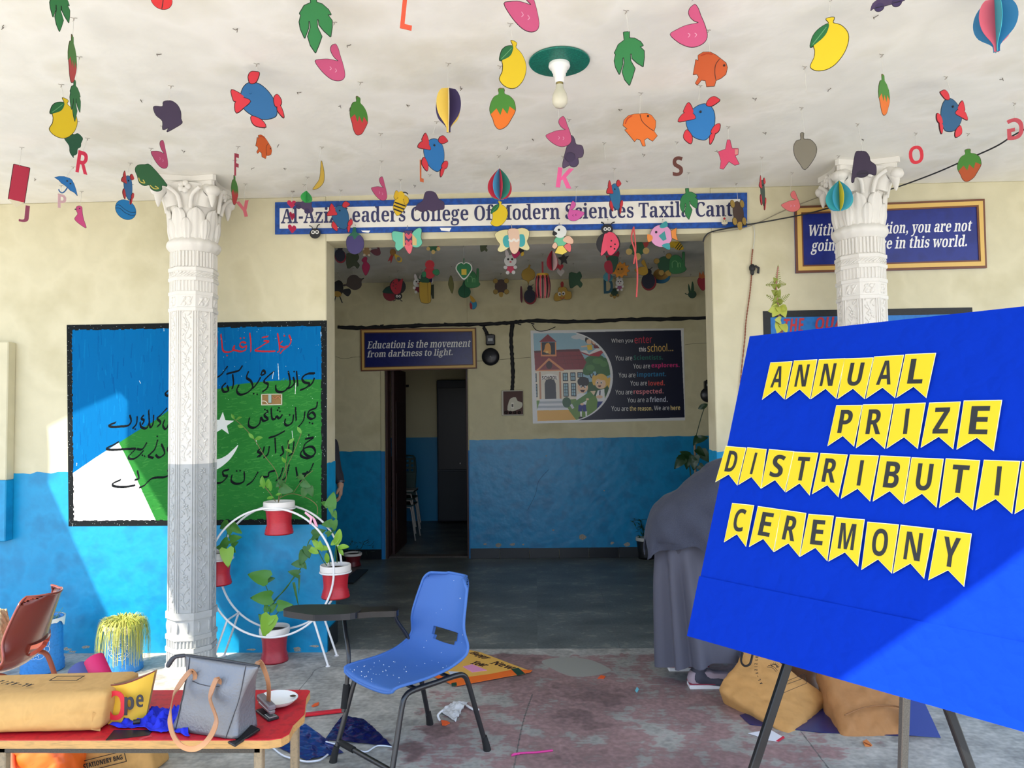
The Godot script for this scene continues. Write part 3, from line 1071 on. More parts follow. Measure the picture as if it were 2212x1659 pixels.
func mural_image() -> Image:
	var w := 1280
	var h := 982
	var img := Image.create(w, h, false, Image.FORMAT_RGB8)
	var m := func(x: float, y: float) -> Vector2:
		var u := (x - 147.0) / 1860.0
		return Vector2(u * w,(y - lerpf(135,107, u)) / (lerpf(1580,1574, u) - lerpf(135,107, u)) * h)
	var L := func(a: Array) -> Array: return a.map(func(q): return m.call(q[0], q[1]))
	img.fill(Color8(0,98,158))
	var r := RandomNumberGenerator.new()
	r.seed = 5
	# brushed blue
	for k in 900:
		var x := r.randf() * w
		var y := r.randf() * h
		var v := r.randf_range(-0.05,0.05)
		var len := r.randf_range(20,90)
		line_on(img,[Vector2(x, y), Vector2(x + r.randf_range(-6,6), y + len)], r.randf_range(2,7), Color(0.005 + maxf(v,0.0) * 0.3,0.385 + v,0.615 + v))
	# white strip and green field
	fill_poly(img, L.call([[175,1206],[350,1090],[520,985],[600,1140],[700,1360],[800,1580],[175,1580]]), Color8(236,236,234))
	var field: Array = L.call([[520,985],[640,910],[760,842],[895,748],[1050,665],[1220,605],[1400,565],[1600,545],[1800,537],[1990,534],[1990,1560],[790,1560],[700,1365],[620,1185],[560,1062]])
	fill_poly(img, field, Color8(42,118,50))
	for k in 2600:
		var x := r.randf_range(520,1985)
		var y := r.randf_range(540,1550)
		var p: Vector2 = m.call(x, y)
		if not Geometry2D.is_point_in_polygon(p, PackedVector2Array(field)) or not Geometry2D.is_point_in_polygon(p + Vector2(34,0), PackedVector2Array(field)):
			continue
		# streaky hand brushing: lighter in the upper right, darker low down
		var t := r.randf()
		var dark := clampf((y - 1100.0) / 500.0,0.0,1.0) * 0.5 + clampf((1250.0 - x) / 700.0,0.0,1.0) * 0.5
		var c := Color8(40,116,48).lerp(Color8(70,144,66), t * 0.8).lerp(Color8(26,86,38), dark * 0.8 * r.randf())
		var a := r.randf_range(-0.5,0.3)
		line_on(img,[p, p + Vector2(r.randf_range(14,34), r.randf_range(14,34) * a)], r.randf_range(1.5,5), c)
	# crescent and star
	fill_poly(img, curve(L.call([[1383,1003],[1352,1068],[1300,1128],[1220,1182],[1120,1204],[1020,1172],[955,1100],[935,1000],[968,895],[985,980],[1022,1058],[1110,1108],[1220,1108],[1290,1083],[1340,1042]]),4, true), Color8(228,230,226))
	var star := []
	for i in 10:
		var a := TAU * i / 10 - PI / 2 + 0.05
		var rr := 88.0 if i % 2 == 0 else 36.0
		star.append([1268 + rr * cos(a),853 + rr * sin(a)])
	fill_poly(img, L.call(star), Color8(228,230,226))
	# lettering, as brushed
	var ink := Color8(18,22,26)
	var nib := Vector2(3.4,-5.6)
	for s in [
		[[1920,492],[1880,492],[1850,505],[1832,530],[1850,556],[1885,566],[1860,595],[1818,612]],[[1918,528],[1905,560],[1880,585]],
		[[1793,478],[1798,530],[1802,582]],[[1770,520],[1778,560],[1752,592],[1722,600]],[[1735,478],[1748,560],[1722,607],[1682,626],[1650,612],[1646,575]],
		[[1632,478],[1590,512],[1562,548],[1592,568],[1582,600],[1552,622]],[[1542,498],[1555,468],[1572,488],[1545,505]],[[1538,520],[1515,560],[1482,600]],[[1452,478],[1440,520],[1470,545],[1482,590],[1442,630],[1395,642],[1370,615],[1386,570]],
		[[1340,500],[1347,560],[1336,602]],[[1300,492],[1345,480],[1385,468],[1410,432]],[[1290,560],[1265,590],[1280,622],[1312,612],[1300,578]],[[1302,440],[1262,495],[1222,522]],[[895,602],[862,632],[880,650],[897,642]],
		[[1940,700],[1930,740],[1885,760],[1872,800],[1900,820],[1926,802],[1905,772],[1878,792]],[[1852,770],[1842,830],[1802,882]],[[1786,738],[1792,832]],[[1772,792],[1764,842],[1732,866],[1710,852],[1716,818]],
		[[1692,790],[1672,815],[1652,800],[1640,820],[1620,810],[1614,738]],[[1592,768],[1565,790],[1592,820],[1560,832],[1542,808],[1532,852],[1492,882],[1455,862],[1462,806]],
		[[893,790],[884,850],[862,888],[842,862],[856,820]],[[872,740],[824,790],[802,812],[826,842],[800,872]],[[776,790],[770,850],[748,870],[740,750]],[[744,840],[722,882],[684,872],[676,838]],[[702,790],[686,812],[706,826],[690,856]],
		[[656,800],[650,850],[622,882]],[[602,790],[612,830],[590,862],[540,868],[475,871],[450,860],[500,840]],
		[[1858,962],[1912,955],[1852,1002],[1848,1060],[1892,1090],[1926,1060],[1905,1020],[1850,1030],[1822,1078],[1872,1102],[1918,1084]],[[1776,985],[1766,1060],[1740,1082]],[[1736,978],[1742,1062]],[[1692,1018],[1702,1060],[1680,1082]],
		[[1642,958],[1648,1062]],[[1602,952],[1650,938],[1712,904]],[[1602,1018],[1592,1070],[1562,1096]],[[1566,1020],[1556,1060],[1530,1090]],[[1540,1030],[1520,1052],[1545,1066],[1518,1090]],
		[[893,1008],[872,1030],[893,1062]],[[830,998],[852,1060],[812,1092],[786,1072]],[[802,968],[782,1030],[752,1062],[734,1082],[770,1096]],[[722,988],[690,1032],[650,1030]],[[642,1030],[588,1088],[622,1102],[662,1080],[700,1040]],[[640,1028],[560,1031],[470,1036],[430,1026],[482,1000],[520,978]],
		[[1912,1140],[1882,1200],[1832,1214]],[[1870,1196],[1850,1230],[1815,1272]],[[1790,1168],[1802,1242]],[[1742,1150],[1722,1230],[1690,1262]],[[1700,1170],[1680,1230],[1650,1262]],[[1642,1190],[1602,1200],[1592,1232],[1540,1232]],[[1522,1200],[1482,1262],[1440,1292]],
		[[1424,1198],[1420,1262],[1372,1282],[1330,1262],[1336,1218]],[[1312,1180],[1272,1192],[1276,1222],[1302,1226],[1262,1270],[1220,1276]],
		[[893,1180],[880,1212],[850,1232],[760,1240],[702,1290],[664,1306]],[[886,1148],[872,1192]],[[652,1188],[662,1240],[632,1250]],[[632,1290],[560,1301],[482,1296],[474,1276],[532,1250]],
	]:
		pen(img, L.call(s), nib, ink)
	for s in [[1776,478],[1490,636],[1515,641],[1886,846],[1906,852],[1745,790],[1660,755],[1676,765],[1670,738],[1570,750],[1586,758],[625,882],[640,888],[690,1075],[706,1082],[800,940],[1880,935],[1370,1190],[1395,1188],[1560,1262],[1720,1130]]:
		fill_poly(img, circle(m.call(s[0], s[1]),4.5,8), ink)
	var red := Color8(178,44,52)
	for s in [[[1740,215],[1754,255],[1736,292],[1700,320],[1676,348]],[[1692,258],[1670,285],[1700,302],[1726,290]],[[1658,203],[1668,260],[1672,322],[1658,336]],[[1640,330],[1590,331],[1530,329],[1500,322],[1532,300],[1570,275],[1596,260],[1560,254]],[[1550,230],[1592,222]],[[1460,200],[1468,260],[1470,332]],[[1432,270],[1405,262],[1390,285],[1412,302],[1436,290],[1430,320],[1400,331],[1368,325],[1340,315],[1352,288],[1345,322],[1300,336],[1270,320],[1262,260],[1254,204]],[[1226,214],[1229,280],[1220,332]]]:
		pen(img, L.call(s), Vector2(3.0,-4.2), red)
	for s in [[1395,235],[1420,232],[1300,360],[1706,218]]:
		fill_poly(img, circle(m.call(s[0], s[1]),4.5,8), red)
	# white drips and spatters, then the ragged black border
	for s in [[1662,420,1668,535],[1630,480,1622,530],[1788,560,1784,640],[1508,965,1514,1000],[1762,905,1768,960],[846,140,848,182],[1965,190,1970,280],[212,1130,210,1150],[676,540,684,560]]:
		line_on(img,[m.call(s[0], s[1]), m.call(s[2], s[3])],2.6, Color8(226,230,226))
	for k in 120:
		var p: Vector2 = m.call(r.randf_range(900,1980), r.randf_range(150,1550))
		fill_poly(img, circle(p, r.randf_range(0.8,1.9),6), Color8(205,225,210))
	var bw := 26.0
	for k in 4:
		var n := 90
		for i in n:
			var t := float(i) / n
			var q := Vector2(t * w,0) if k < 2 else Vector2(0, t * h)
			var wob := r.randf_range(-2.5,2.5)
			var s := Vector2(w / float(n) + 2, bw + wob) if k < 2 else Vector2(bw + wob, h / float(n) + 2)
			if k == 1:
				q.y = h - s.y
			if k == 3:
				q.x = w - s.x
			img.fill_rect(Rect2i(int(q.x), int(q.y), int(s.x) + 1, int(s.y) + 1), Color8(26,30,32))
	for k in 260:      # chalky wear on the border
		var e := r.randi() % 4
		var t := r.randf()
		var q := [Vector2(t * w, r.randf() * bw), Vector2(t * w, h - r.randf() * bw), Vector2(r.randf() * bw, t * h), Vector2(w - r.randf() * bw, t * h)]
		var at2: Vector2 = q[e]
		fill_poly(img, circle(at2, r.randf_range(0.6,2.2),6), Color8(150,158,156))
	return img

func poster_image() -> Image:
	var w := 1024
	var h := 612
	var img := Image.create(w, h, false, Image.FORMAT_RGB8)
	img.fill(Color8(226,226,224))
	var m := func(x: float, y: float) -> Vector2:
		var u := (x - 108.0) / 2036.0
		return Vector2(u * w,(y - 92.0 + 34.0 * u) / 1230.0 * h)
	var P := func(a: Array, c: Color) -> void: fill_poly(img, a.map(func(q): return m.call(q[0], q[1])), c)
	var O := func(x: float, y: float, rx: float, ry: float, c: Color) -> void:
		fill_poly(img, circle(m.call(x, y), rx / 2036.0 * w,22, ry / 1230.0 * h), c)
	P.call([[145,130],[2105,82],[2138,1250],[172,1292]], Color8(8,14,44))
	# the round scene: white edge, then sky
	var arc := func(r: float, rx: float) -> Array:
		var out := [[145,130]]
		for i in 29:
			var a := lerpf(-1.35,1.33, i / 28.0)
			out.append([560 + rx * cos(a),700 + r * sin(a)])
		out.append([172,1292])
		return out
	P.call(arc.call(600,640), Color8(232,232,230))
	P.call(arc.call(590,605), Color8(150,190,205))
	var clip := PackedVector2Array(arc.call(590,605).map(func(q): return m.call(q[0], q[1])))
	var C := func(a: Array, c: Color) -> void:
		for poly in Geometry2D.intersect_polygons(clip, PackedVector2Array(a.map(func(q): return m.call(q[0], q[1])))):
			fill_poly(img, Array(poly), c)
	var E := func(x: float, y: float, rx: float, ry: float, c: Color) -> void:
		var a := []
		for i in 20:
			a.append([x + rx * cos(TAU * i / 20), y + ry * sin(TAU * i / 20)])
		C.call(a, c)
	for q in [[720,180,70,28],[790,160,80,40],[850,190,90,36]]:
		E.call(q[0], q[1], q[2], q[3], Color8(210,215,216))
	# lawn, path, bushes, tree
	C.call([[160,1000],[1200,900],[1250,1300],[160,1300]], Color8(108,148,66))
	C.call([[170,1150],[590,1140],[700,1290],[170,1300]], Color8(232,176,78))
	for q in [[960,530,150,110],[860,610,90,80],[1060,560,120,110],[1080,630,110,80],[980,480,110,70]]:
		E.call(q[0], q[1], q[2], q[3], Color8(64,116,62))
	for q in [[900,590,60,40],[1000,500,70,40],[1080,540,50,40]]:
		E.call(q[0], q[1], q[2], q[3], Color8(84,138,74))
	for q in [[880,670,915,730],[930,660,930,740],[985,660,945,740]]:
		C.call([[q[0], q[1]],[q[0] + 14, q[1]],[q[2] + 8, q[3]],[q[2] - 8, q[3]]], Color8(40,44,40))
	C.call([[850,780],[1180,760],[1180,960],[850,960]], Color8(58,98,58))
	# school house
	C.call([[150,600],[800,600],[800,1000],[150,1020]], Color8(232,222,200))
	C.call([[150,362],[755,340],[850,520],[800,612],[150,620]], Color8(138,40,52))
	C.call([[150,362],[755,340],[755,372],[150,386]], Color8(92,24,36))
	for k in 6:
		line_on(img,[m.call(250 + k * 95,400), m.call(290 + k * 95,590)],1.4, Color8(96,26,38))
	for k in 3:
		line_on(img,[m.call(160,440 + k * 50), m.call(810,430 + k * 50)],1.4, Color8(96,26,38))
	C.call([[240,250],[450,250],[450,436],[240,436]], Color8(226,146,92))
	C.call([[256,250],[432,250],[432,412],[256,412]], Color8(30,32,48))
	C.call([[220,246],[338,142],[456,244]], Color8(140,40,52))
	C.call([[318,262],[352,256],[374,300],[378,370],[372,410],[268,374],[290,340],[298,290]], Color8(230,160,66))
	E.call(322,380,20,16, Color8(244,200,120))
	C.call([[160,630],[346,455],[550,612],[540,630]], Color8(228,148,96))
	C.call([[205,618],[346,490],[500,612]], Color8(138,52,60))
	E.call(348,552,42,52, Color8(66,30,38))
	C.call([[205,632],[500,628],[500,1000],[205,1004]], Color8(226,218,200))
	for x in [208,478]:
		C.call([[x,640],[x + 24,640],[x + 24,1000],[x,1000]], Color8(196,140,106))
	C.call([[280,1000],[280,800],[300,750],[355,735],[410,750],[430,800],[432,998]], Color8(48,50,62))
	C.call([[238,745],[244,690],[350,665],[456,685],[466,740],[440,752],[350,712],[262,752]], Color8(240,236,226))
	for q in [[525,655,598,765],[628,652,698,762],[725,650,800,720],[530,792,600,970],[632,790,702,966],[155,660,176,775],[160,800,182,976]]:
		C.call([[q[0], q[1]],[q[2], q[1]],[q[2], q[3]],[q[0], q[3]]], Color8(34,40,52))
		var nx := 2
		var ny := 2 if q[3] - q[1] < 130 else 4
		for i in nx:
			for j in ny:
				var cw: float = (q[2] - q[0] - 16.0) / nx
				var chh: float = (q[3] - q[1] - 16.0) / ny
				C.call([[q[0] + 10 + i * cw, q[1] + 10 + j * chh],[q[0] + 4 + (i + 1) * cw, q[1] + 10 + j * chh],[q[0] + 4 + (i + 1) * cw, q[1] + 4 + (j + 1) * chh],[q[0] + 10 + i * cw, q[1] + 4 + (j + 1) * chh]], Color8(150,186,196))
	for k in 5:
		C.call([[215 - k * 10,1000 + k * 30],[500 + k * 20,996 + k * 30],[520 + k * 20,1026 + k * 30],[205 - k * 10,1030 + k * 30]], Color8(222,224,226) if k % 2 == 0 else Color8(176,184,190))
	E.call(570,1045,58,70, Color8(44,92,60))
	# open book with two children, and the pair of pupils with the pencil
	C.call([[765,372],[880,412],[1000,325],[1080,380],[1020,440],[880,430],[800,400]], Color8(170,36,52))
	C.call([[765,366],[850,356],[884,400],[1000,322],[1060,352],[890,416]], Color8(236,234,228))
	E.call(950,250,34,40, Color8(150,96,70)); E.call(955,245,26,32, Color8(236,196,164)); C.call([[946,285],[1010,290],[1020,330],[950,330]], Color8(120,40,52))
	E.call(880,215,46,52, Color8(36,32,36)); E.call(886,240,34,36, Color8(238,198,160)); C.call([[855,285],[925,280],[932,350],[870,356]], Color8(236,196,60)); C.call([[780,302],[860,290],[862,308],[782,318]], Color8(238,198,160))
	# boy
	for x in [745,815]:
		C.call([[x,1160],[x + 26,1160],[x + 22,1236],[x + 4,1236]], Color8(236,236,236)); E.call(x + 8,1252,30,20, Color8(28,30,34))
	C.call([[728,1070],[826,1070],[834,1165],[786,1165],[778,1120],[770,1165],[722,1165]], Color8(34,52,132))
	C.call([[715,940],[760,925],[830,930],[850,1000],[828,1076],[726,1076],[696,1000]], Color8(240,240,238))
	E.call(790,850,72,76, Color8(240,200,164)); E.call(800,775,78,66, Color8(34,34,40)); C.call([[722,780],[760,800],[830,796],[876,800],[870,730],[760,720]], Color8(34,34,40))
	E.call(768,838,13,17, Color8(250,250,250)); E.call(822,842,13,17, Color8(250,250,250)); E.call(770,842,8,11, Color8(30,30,36)); E.call(820,846,8,11, Color8(30,30,36)); C.call([[752,880],[822,882],[802,912],[770,908]], Color8(70,30,34))
	# pencil
	C.call([[625,1070],[890,900],[938,958],[660,1128]], Color8(92,142,72)); C.call([[890,900],[965,895],[938,958]], Color8(238,214,176)); C.call([[612,1082],[640,1062],[672,1120],[640,1132]], Color8(214,214,216))
	E.call(775,1070,24,16, Color8(240,200,164)); E.call(850,1005,20,14, Color8(240,200,164))
	# girl
	C.call([[985,1030],[1080,1030],[1082,1120],[1020,1165],[970,1150]], Color8(34,52,132))
	C.call([[990,890],[1080,870],[1084,1034],[985,1036],[965,960]], Color8(240,240,238)); C.call([[1014,890],[1030,890],[1024,960],[1008,955]], Color8(26,34,78)); E.call(1010,975,44,22, Color8(240,200,164))
	E.call(1040,770,96,100, Color8(236,190,84)); E.call(945,755,26,70, Color8(236,190,84)); E.call(1150,790,30,70, Color8(236,190,84)); E.call(1030,800,72,72, Color8(242,206,170)); C.call([[960,770],[990,730],[1030,750],[1100,760],[1120,720],[1040,670],[960,700]], Color8(236,190,84))
	E.call(990,786,12,16, Color8(250,250,250)); E.call(1042,786,12,16, Color8(250,250,250)); E.call(992,790,8,11, Color8(30,30,36)); E.call(1040,790,8,11, Color8(30,30,36)); C.call([[995,826],[1040,824],[1024,848],[1006,846]], Color8(120,40,44))
	return img

func build_wall_pieces() -> void:
	var gold := mat(rgb(214,176,96),0.45)
	var brown := mat(rgb(110,66,44),0.5)
	var navy := mat(rgb(24,42,128),0.35, {"tex": "streak","scale": 0.6})
	var paper := mat(rgb(236,236,232),0.6)
	var black := mat(rgb(24,26,28),0.6)
	# the mural on the porch wall
	var mc := [[144,702],[706,692],[706,1133],[148,1137]]
	var mural := part(self, "painted_mural",picture_mesh(mc,0.004,0.003), image_mat(mural_image(),0.8, {"spec": 0.2}))
	tag(mural, "painted wall mural of green and white flag with black Urdu verse behind the column","mural")
	# open socket box let into the mural
	var sb := thing("socket_box","small open brown switch box with loose wiring set in the green mural","switch box")
	var s0 := on_z(565,851,0.004)
	var s1 := on_z(610,875,0.004)
	part(sb, "back_plate",span(Vector3(s0.x, s1.y,0.0), Vector3(s1.x, s0.y,0.006),0.001), mat(rgb(160,122,66),0.7, {"tex": "grain","scale": 9.0}))
	for e in [[s0.x, s1.y, s0.x + 0.006, s0.y],[s1.x - 0.006, s1.y, s1.x, s0.y],[s0.x, s0.y - 0.006, s1.x, s0.y],[s0.x, s1.y, s1.x, s1.y + 0.006]]:
		part(sb, "rim",span(Vector3(e[0], e[1],0.004), Vector3(e[2], e[3],0.014),0.001), mat(rgb(196,200,176),0.7))
	part(sb, "terminal_strip",span(Vector3(s0.x + 0.05, s1.y + 0.016,0.006), Vector3(s0.x + 0.072, s0.y - 0.006,0.012),0.002), mat(rgb(130,150,142),0.4, {"metal": 0.6}))
	part(sb, "wire",tube_mesh(curve(V([[s0.x + 0.08, s0.y - 0.02,0.01],[s0.x + 0.1, s0.y - 0.035,0.016],[s0.x + 0.12, s0.y - 0.02,0.014],[s0.x + 0.14, s0.y - 0.04,0.01]]),5),0.003,6), mat(rgb(190,120,84),0.5))
	part(sb, "wire",tube_mesh(curve(V([[s0.x + 0.004, s0.y - 0.05,0.01],[s0.x + 0.03, s0.y - 0.052,0.014],[s0.x + 0.045, s1.y + 0.01,0.01]]),5),0.003,6), mat(rgb(220,214,196),0.5))
	# the second mural, behind the board
	var m2 := thing("painted_mural","painted wall panel with red lettering and black border behind the blue board","mural")
	var c2 := [[1648,672],[2100,664],[2060,1000],[1665,1000]]
	var p2 := wall_poly(c2,0.003)
	p2[2] = Vector2(p2[1].x,0.9)
	p2[3] = Vector2(p2[0].x,0.9)
	part(m2, "border",prism_mesh(p2,0.004, Transform3D(Basis(), Vector3(0,0,0.002))), mat(rgb(24,28,30),0.6, {"tex": "grain","scale": 2.0}))
	var p3 := [p2[0] + Vector2(0.05,-0.045), p2[1] + Vector2(-0.05,-0.045), p2[2] + Vector2(-0.05,0.05), p2[3] + Vector2(0.05,0.05)]
	part(m2, "blue_field",prism_mesh(p3,0.004, Transform3D(Basis(), Vector3(0,0,0.003))), mat(rgb(14,112,186),0.5, {"tex": "streak","scale": 1.2}))
	text_line(m2, "THE",mat(rgb(182,44,52),0.6),[1690,704],[1738,702],30,0.007, false, true,0.15)
	text_line(m2, "QUAID",mat(rgb(182,44,52),0.6),[1758,702],[1856,698],32,0.007, false, true,0.2)
	# banner over the opening
	var bn := thing("name_banner","long white college name banner with blue border over the hall opening","banner")
	var bc := [[594,437],[1614,416],[1614,491],[594,506]]
	part(bn, "border",picture_mesh(bc,0.012,0.011), mat(rgb(6,78,168),0.5, {"tex": "grain","scale": 1.0}), Transform3D(), "blue painted border")
	part(bn, "white_field",picture_mesh([[604,450],[1599,430],[1600,479],[604,494]],0.014,0.004), mat(rgb(232,229,220),0.6, {"tex": "patch","scale": 0.6}), Transform3D(), "off-white lettered strip")
	text_line(bn, "Al-Aziz Leaders College Of Modern Sciences Taxila Cantt",mat(rgb(44,48,92),0.6),[607,471],[1596,455],44,0.0145, true, true,0.0)
	for q in [[950,492,975,500],[780,498,800,503]]:
		part(bn, "torn_patch",picture_mesh([[q[0], q[1]],[q[2], q[1]],[q[2] - 4, q[3]],[q[0] + 3, q[3] - 2]],0.0135,0.002), paper)
	# framed sayings
	var sg := thing("framed_sign","navy sign in gold frame about education and the world behind the white column","sign")
	var sc := [[1716,446],[2126,430],[2131,579],[1719,590]]
	part(sg, "panel",picture_mesh(sc,0.012,0.012), navy)
	frame_bars(sg, sc,0.012,17,0.006, gold, brown)
	text_line(sg, "Without education, you are not",paper,[1742,501],[2102,490],33,0.0125, true, true,0.2)
	text_line(sg, "going nowhere in this world.",paper,[1750,534],[2093,523],33,0.0125, true, true,0.2)
	var s2 := thing("framed_sign","navy sign in gold frame about darkness and light over the doorway","sign")
	var z := BACK + 0.03
	var c3 := [[779,711],[1028,708],[1030,796],[780,802]]
	part(s2, "panel",picture_mesh(c3, z,0.028), mat(rgb(24,34,104),0.3, {"tex": "streak","scale": 1.0}))
	frame_bars(s2, c3, z,9,0.006, gold, brown)
	text_line(s2, "Education is the movement",paper,[793,745],[1018,741],17, z + 0.001, true, true,0.18)
	text_line(s2, "from darkness to light.",paper,[792,767],[980,762],19, z + 0.001, true, true,0.18)
	# the welcome poster
	var ps := thing("school_poster","printed welcome poster of a schoolhouse and navy text on hall wall","poster")
	z = BACK + 0.006
	var pc := [[1146,714],[1477,709],[1480,908],[1151,915]]
	part(ps, "print",picture_mesh(pc, z,0.005), image_mat(poster_image(),0.35), Transform3D(), "printed school scene and navy ground")
	var cx := func(x: float) -> float: return 1130.0 + x / 6.144
	var cy := func(y: float) -> float: return 700.0 + y / 6.144
	var W := rgb(226,226,224)
	for q in [["When you",1172,228,1455,224,72, W],["enter",1478,213,1712,205,88, rgb(206,52,74)],["this",1537,335,1630,333,66, W],["school...",1650,318,1990,308,104, rgb(232,190,96)],
			["You are",1225,452,1447,450,64, W],["Scientists.",1466,446,1856,440,64, rgb(26,104,88)],["You are",1462,560,1684,556,64, W],["explorers.",1703,556,2076,550,78, rgb(206,42,118)],
			["You are",1268,678,1490,675,64, W],["important.",1512,678,1898,670,84, rgb(30,120,168)],["You are",1423,786,1645,783,64, W],["loved.",1664,785,1880,780,68, rgb(220,78,72)],
			["You are",1226,905,1450,902,64, W],["respected.",1466,905,1864,898,84, rgb(222,132,140)],["You are a",1384,1010,1662,1005,64, W],["friend.",1680,1002,1918,998,72, rgb(196,200,214)],
			["You are",1172,1122,1396,1120,64, W],["the reason.",1413,1120,1718,1116,66, rgb(226,206,140)],["We are",1738,1114,1940,1112,62, W],["here",1958,1112,2084,1108,66, rgb(230,208,140)]]:
		text_line(ps, q[0], mat(q[6],0.5),[cx.call(q[1]), cy.call(q[2])],[cx.call(q[3]), cy.call(q[4])], q[5] / 6.144, z + 0.0005, false, q[0] != "enter" and q[0] != "school..." and not q[0].begins_with("You") and not q[0].begins_with("We") and q[0] != "When you",0.0,0.001)
	text_line(ps, "SCHOOL",mat(rgb(40,40,50),0.5),[cx.call(250), cy.call(715)],[cx.call(452), cy.call(712)],7.5, z + 0.0005, false, true,0.0,0.001)
	# taped cable run on the hall wall
	var run := thing("taped_cable","black taped cable run along the hall wall over the poster","cable")
	var rn := RandomNumberGenerator.new()
	rn.seed = 4
	var tape := mat(rgb(26,28,32),0.7, {"tex": "grain","scale": 6.0})
	for line in [[[730,707],[790,708],[880,704],[980,702],[1060,700],[1105,697],[1150,693],[1250,695],[1340,691],[1440,689],[1560,686]],[[1107,700],[1104,730],[1106,770],[1108,810],[1106,846]],[[1044,706],[1050,716],[1053,724]]]:
		var pts := []
		var rr := []
		var c := curve(line.map(func(q): return on_z(q[0], q[1], BACK + 0.004)),8)
		for p in c:
			pts.append(p + Vector3(0, rn.randf_range(-0.004,0.004),0))
			rr.append(rn.randf_range(0.018,0.028))
		part(run, "cable",tube_mesh(pts, rr,6), tape)
	for k in 26:
		var tx := rn.randf_range(735,1520)
		var p := on_z(tx,708.0 - (tx - 730.0) * 0.026 + rn.randf_range(-4,4), BACK + 0.02)
		part(run, "loose_tape",prism_mesh([Vector2(-0.02,-0.004), Vector2(0.02,-0.006), Vector2(0.025,0.006), Vector2(-0.018,0.008)],0.004, Transform3D(Basis(Vector3(0,0,1), rn.randf_range(-0.3,0.3)), p)), tape)
	part(run, "hanging_wire",tube_mesh(curve([[1150,702],[1160,714],[1180,714],[1200,706]].map(func(q): return on_z(q[0], q[1], BACK + 0.02)),6),0.004,6), tape)
	var thin := thing("thin_wire","thin grey wire strung across the hall wall past the bell","wire")
	part(thin, "wire",tube_mesh(curve([[725,770],[745,775],[780,771],[900,778],[1030,780],[1090,776],[1146,772]].map(func(q): return on_z(q[0], q[1], BACK + 0.008)),6),0.002,5), mat(rgb(120,112,84),0.7))
	part(thin, "wire",tube_mesh(curve([[1480,745],[1500,742],[1530,741]].map(func(q): return on_z(q[0], q[1], BACK + 0.008)),6),0.002,5), mat(rgb(120,112,84),0.7))
	# bells
	bell(1060,771,735,19, "black electric school bell on the hall wall beside the doorway sign",BACK)
	bell(1528,853,832,16, "black electric bell half hidden by the side of the opening",BACK)
	# switch board
	var sw := thing("switch_board","peeling brown and cream switchboard under the black cable","switchboard")
	var a := on_z(1084,898, BACK)
	var b := on_z(1130,843, BACK)
	part(sw, "box",span(Vector3(a.x, a.y, BACK), Vector3(b.x, b.y, BACK + 0.045),0.006), mat(rgb(196,192,176),0.6))
	part(sw, "brown_face",span(Vector3(a.x + 0.022, a.y + 0.012, BACK + 0.044), Vector3(b.x - 0.004, b.y - 0.012, BACK + 0.048),0.002), mat(rgb(84,46,36),0.6, {"tex": "grain","scale": 8.0}))
	var pe := [[1096,886],[1099,868],[1104,860],[1114,858],[1118,866],[1128,870],[1127,880],[1118,885],[1108,888]]
	part(sw, "peeled_patch",prism_mesh(curve(wall_poly(pe, BACK + 0.049),2, true),0.002, Transform3D(Basis(), Vector3(0,0, BACK + 0.049))), mat(rgb(206,202,182),0.7))
	var q0 := on_z(1107,876, BACK + 0.05)
	part(sw, "switch",box_mesh(q0 + Vector3(0,0,0.004), Vector3(0.034,0.07,0.012),0.003), mat(rgb(226,222,206),0.4))
	part(sw, "switch_rocker",box_mesh(q0 + Vector3(0,0.0,0.012), Vector3(0.018,0.03,0.012),0.003), mat(rgb(60,50,46),0.4))
	for k in 4:
		var p := on_z(1093 + k * 9.5,891, BACK + 0.048)
		part(sw, "round_knob",lathe_mesh([Vector2(0.001,0.014), Vector2(0.012,0.012), Vector2(0.02,0.004), Vector2(0.02,0.0)],14), mat(rgb(40,26,24),0.4), Transform3D(Basis(Vector3(1,0,0), PI / 2), p))
	# ceiling lamp holder with an unlit bulb
	var lp := on_y(1208,131, H)
	var lamp := thing("ceiling_bulb","unlit bulb in white holder on a green disc on the porch ceiling","lamp",Vector3(lp.x, H, lp.z))
	var rr2 := (on_d(1274,140,(lp - CAM).dot(FWD)) - on_d(1142,140,(lp - CAM).dot(FWD))).length() / 2
	part(lamp, "green_disc",lathe_mesh([Vector2(0.001,-0.001), Vector2(rr2 * 0.97,-0.001), Vector2(rr2,-0.006), Vector2(rr2 * 0.97,-0.012), Vector2(0.001,-0.014)],40), mat(rgb(16,122,104),0.5, {"tex": "grain","scale": 3.0}))
	part(lamp, "holder",lathe_mesh([Vector2(0.046,-0.014), Vector2(0.048,-0.026), Vector2(0.044,-0.034), Vector2(0.036,-0.036), Vector2(0.034,-0.05), Vector2(0.028,-0.056), Vector2(0.028,-0.068), Vector2(0.022,-0.074), Vector2(0.020,-0.10), Vector2(0.001,-0.10)],28), mat(rgb(238,238,234),0.3))
	part(lamp, "bulb_cap",lathe_mesh([Vector2(0.016,-0.10), Vector2(0.016,-0.112), Vector2(0.001,-0.113)],20), mat(rgb(130,118,70),0.35, {"metal": 0.8}))
	part(lamp, "bulb",lathe_mesh([Vector2(0.016,-0.110), Vector2(0.018,-0.125), Vector2(0.030,-0.150), Vector2(0.035,-0.172), Vector2(0.033,-0.192), Vector2(0.022,-0.208), Vector2(0.001,-0.213)],28), mat(rgb(214,210,190),0.15, {"back": Color(0.5,0.5,0.45)}))
	# cables by the corner of the opening and across the porch
	var cb := thing("black_cable","black cable slung from the opening corner up to the ceiling past the column","cable")
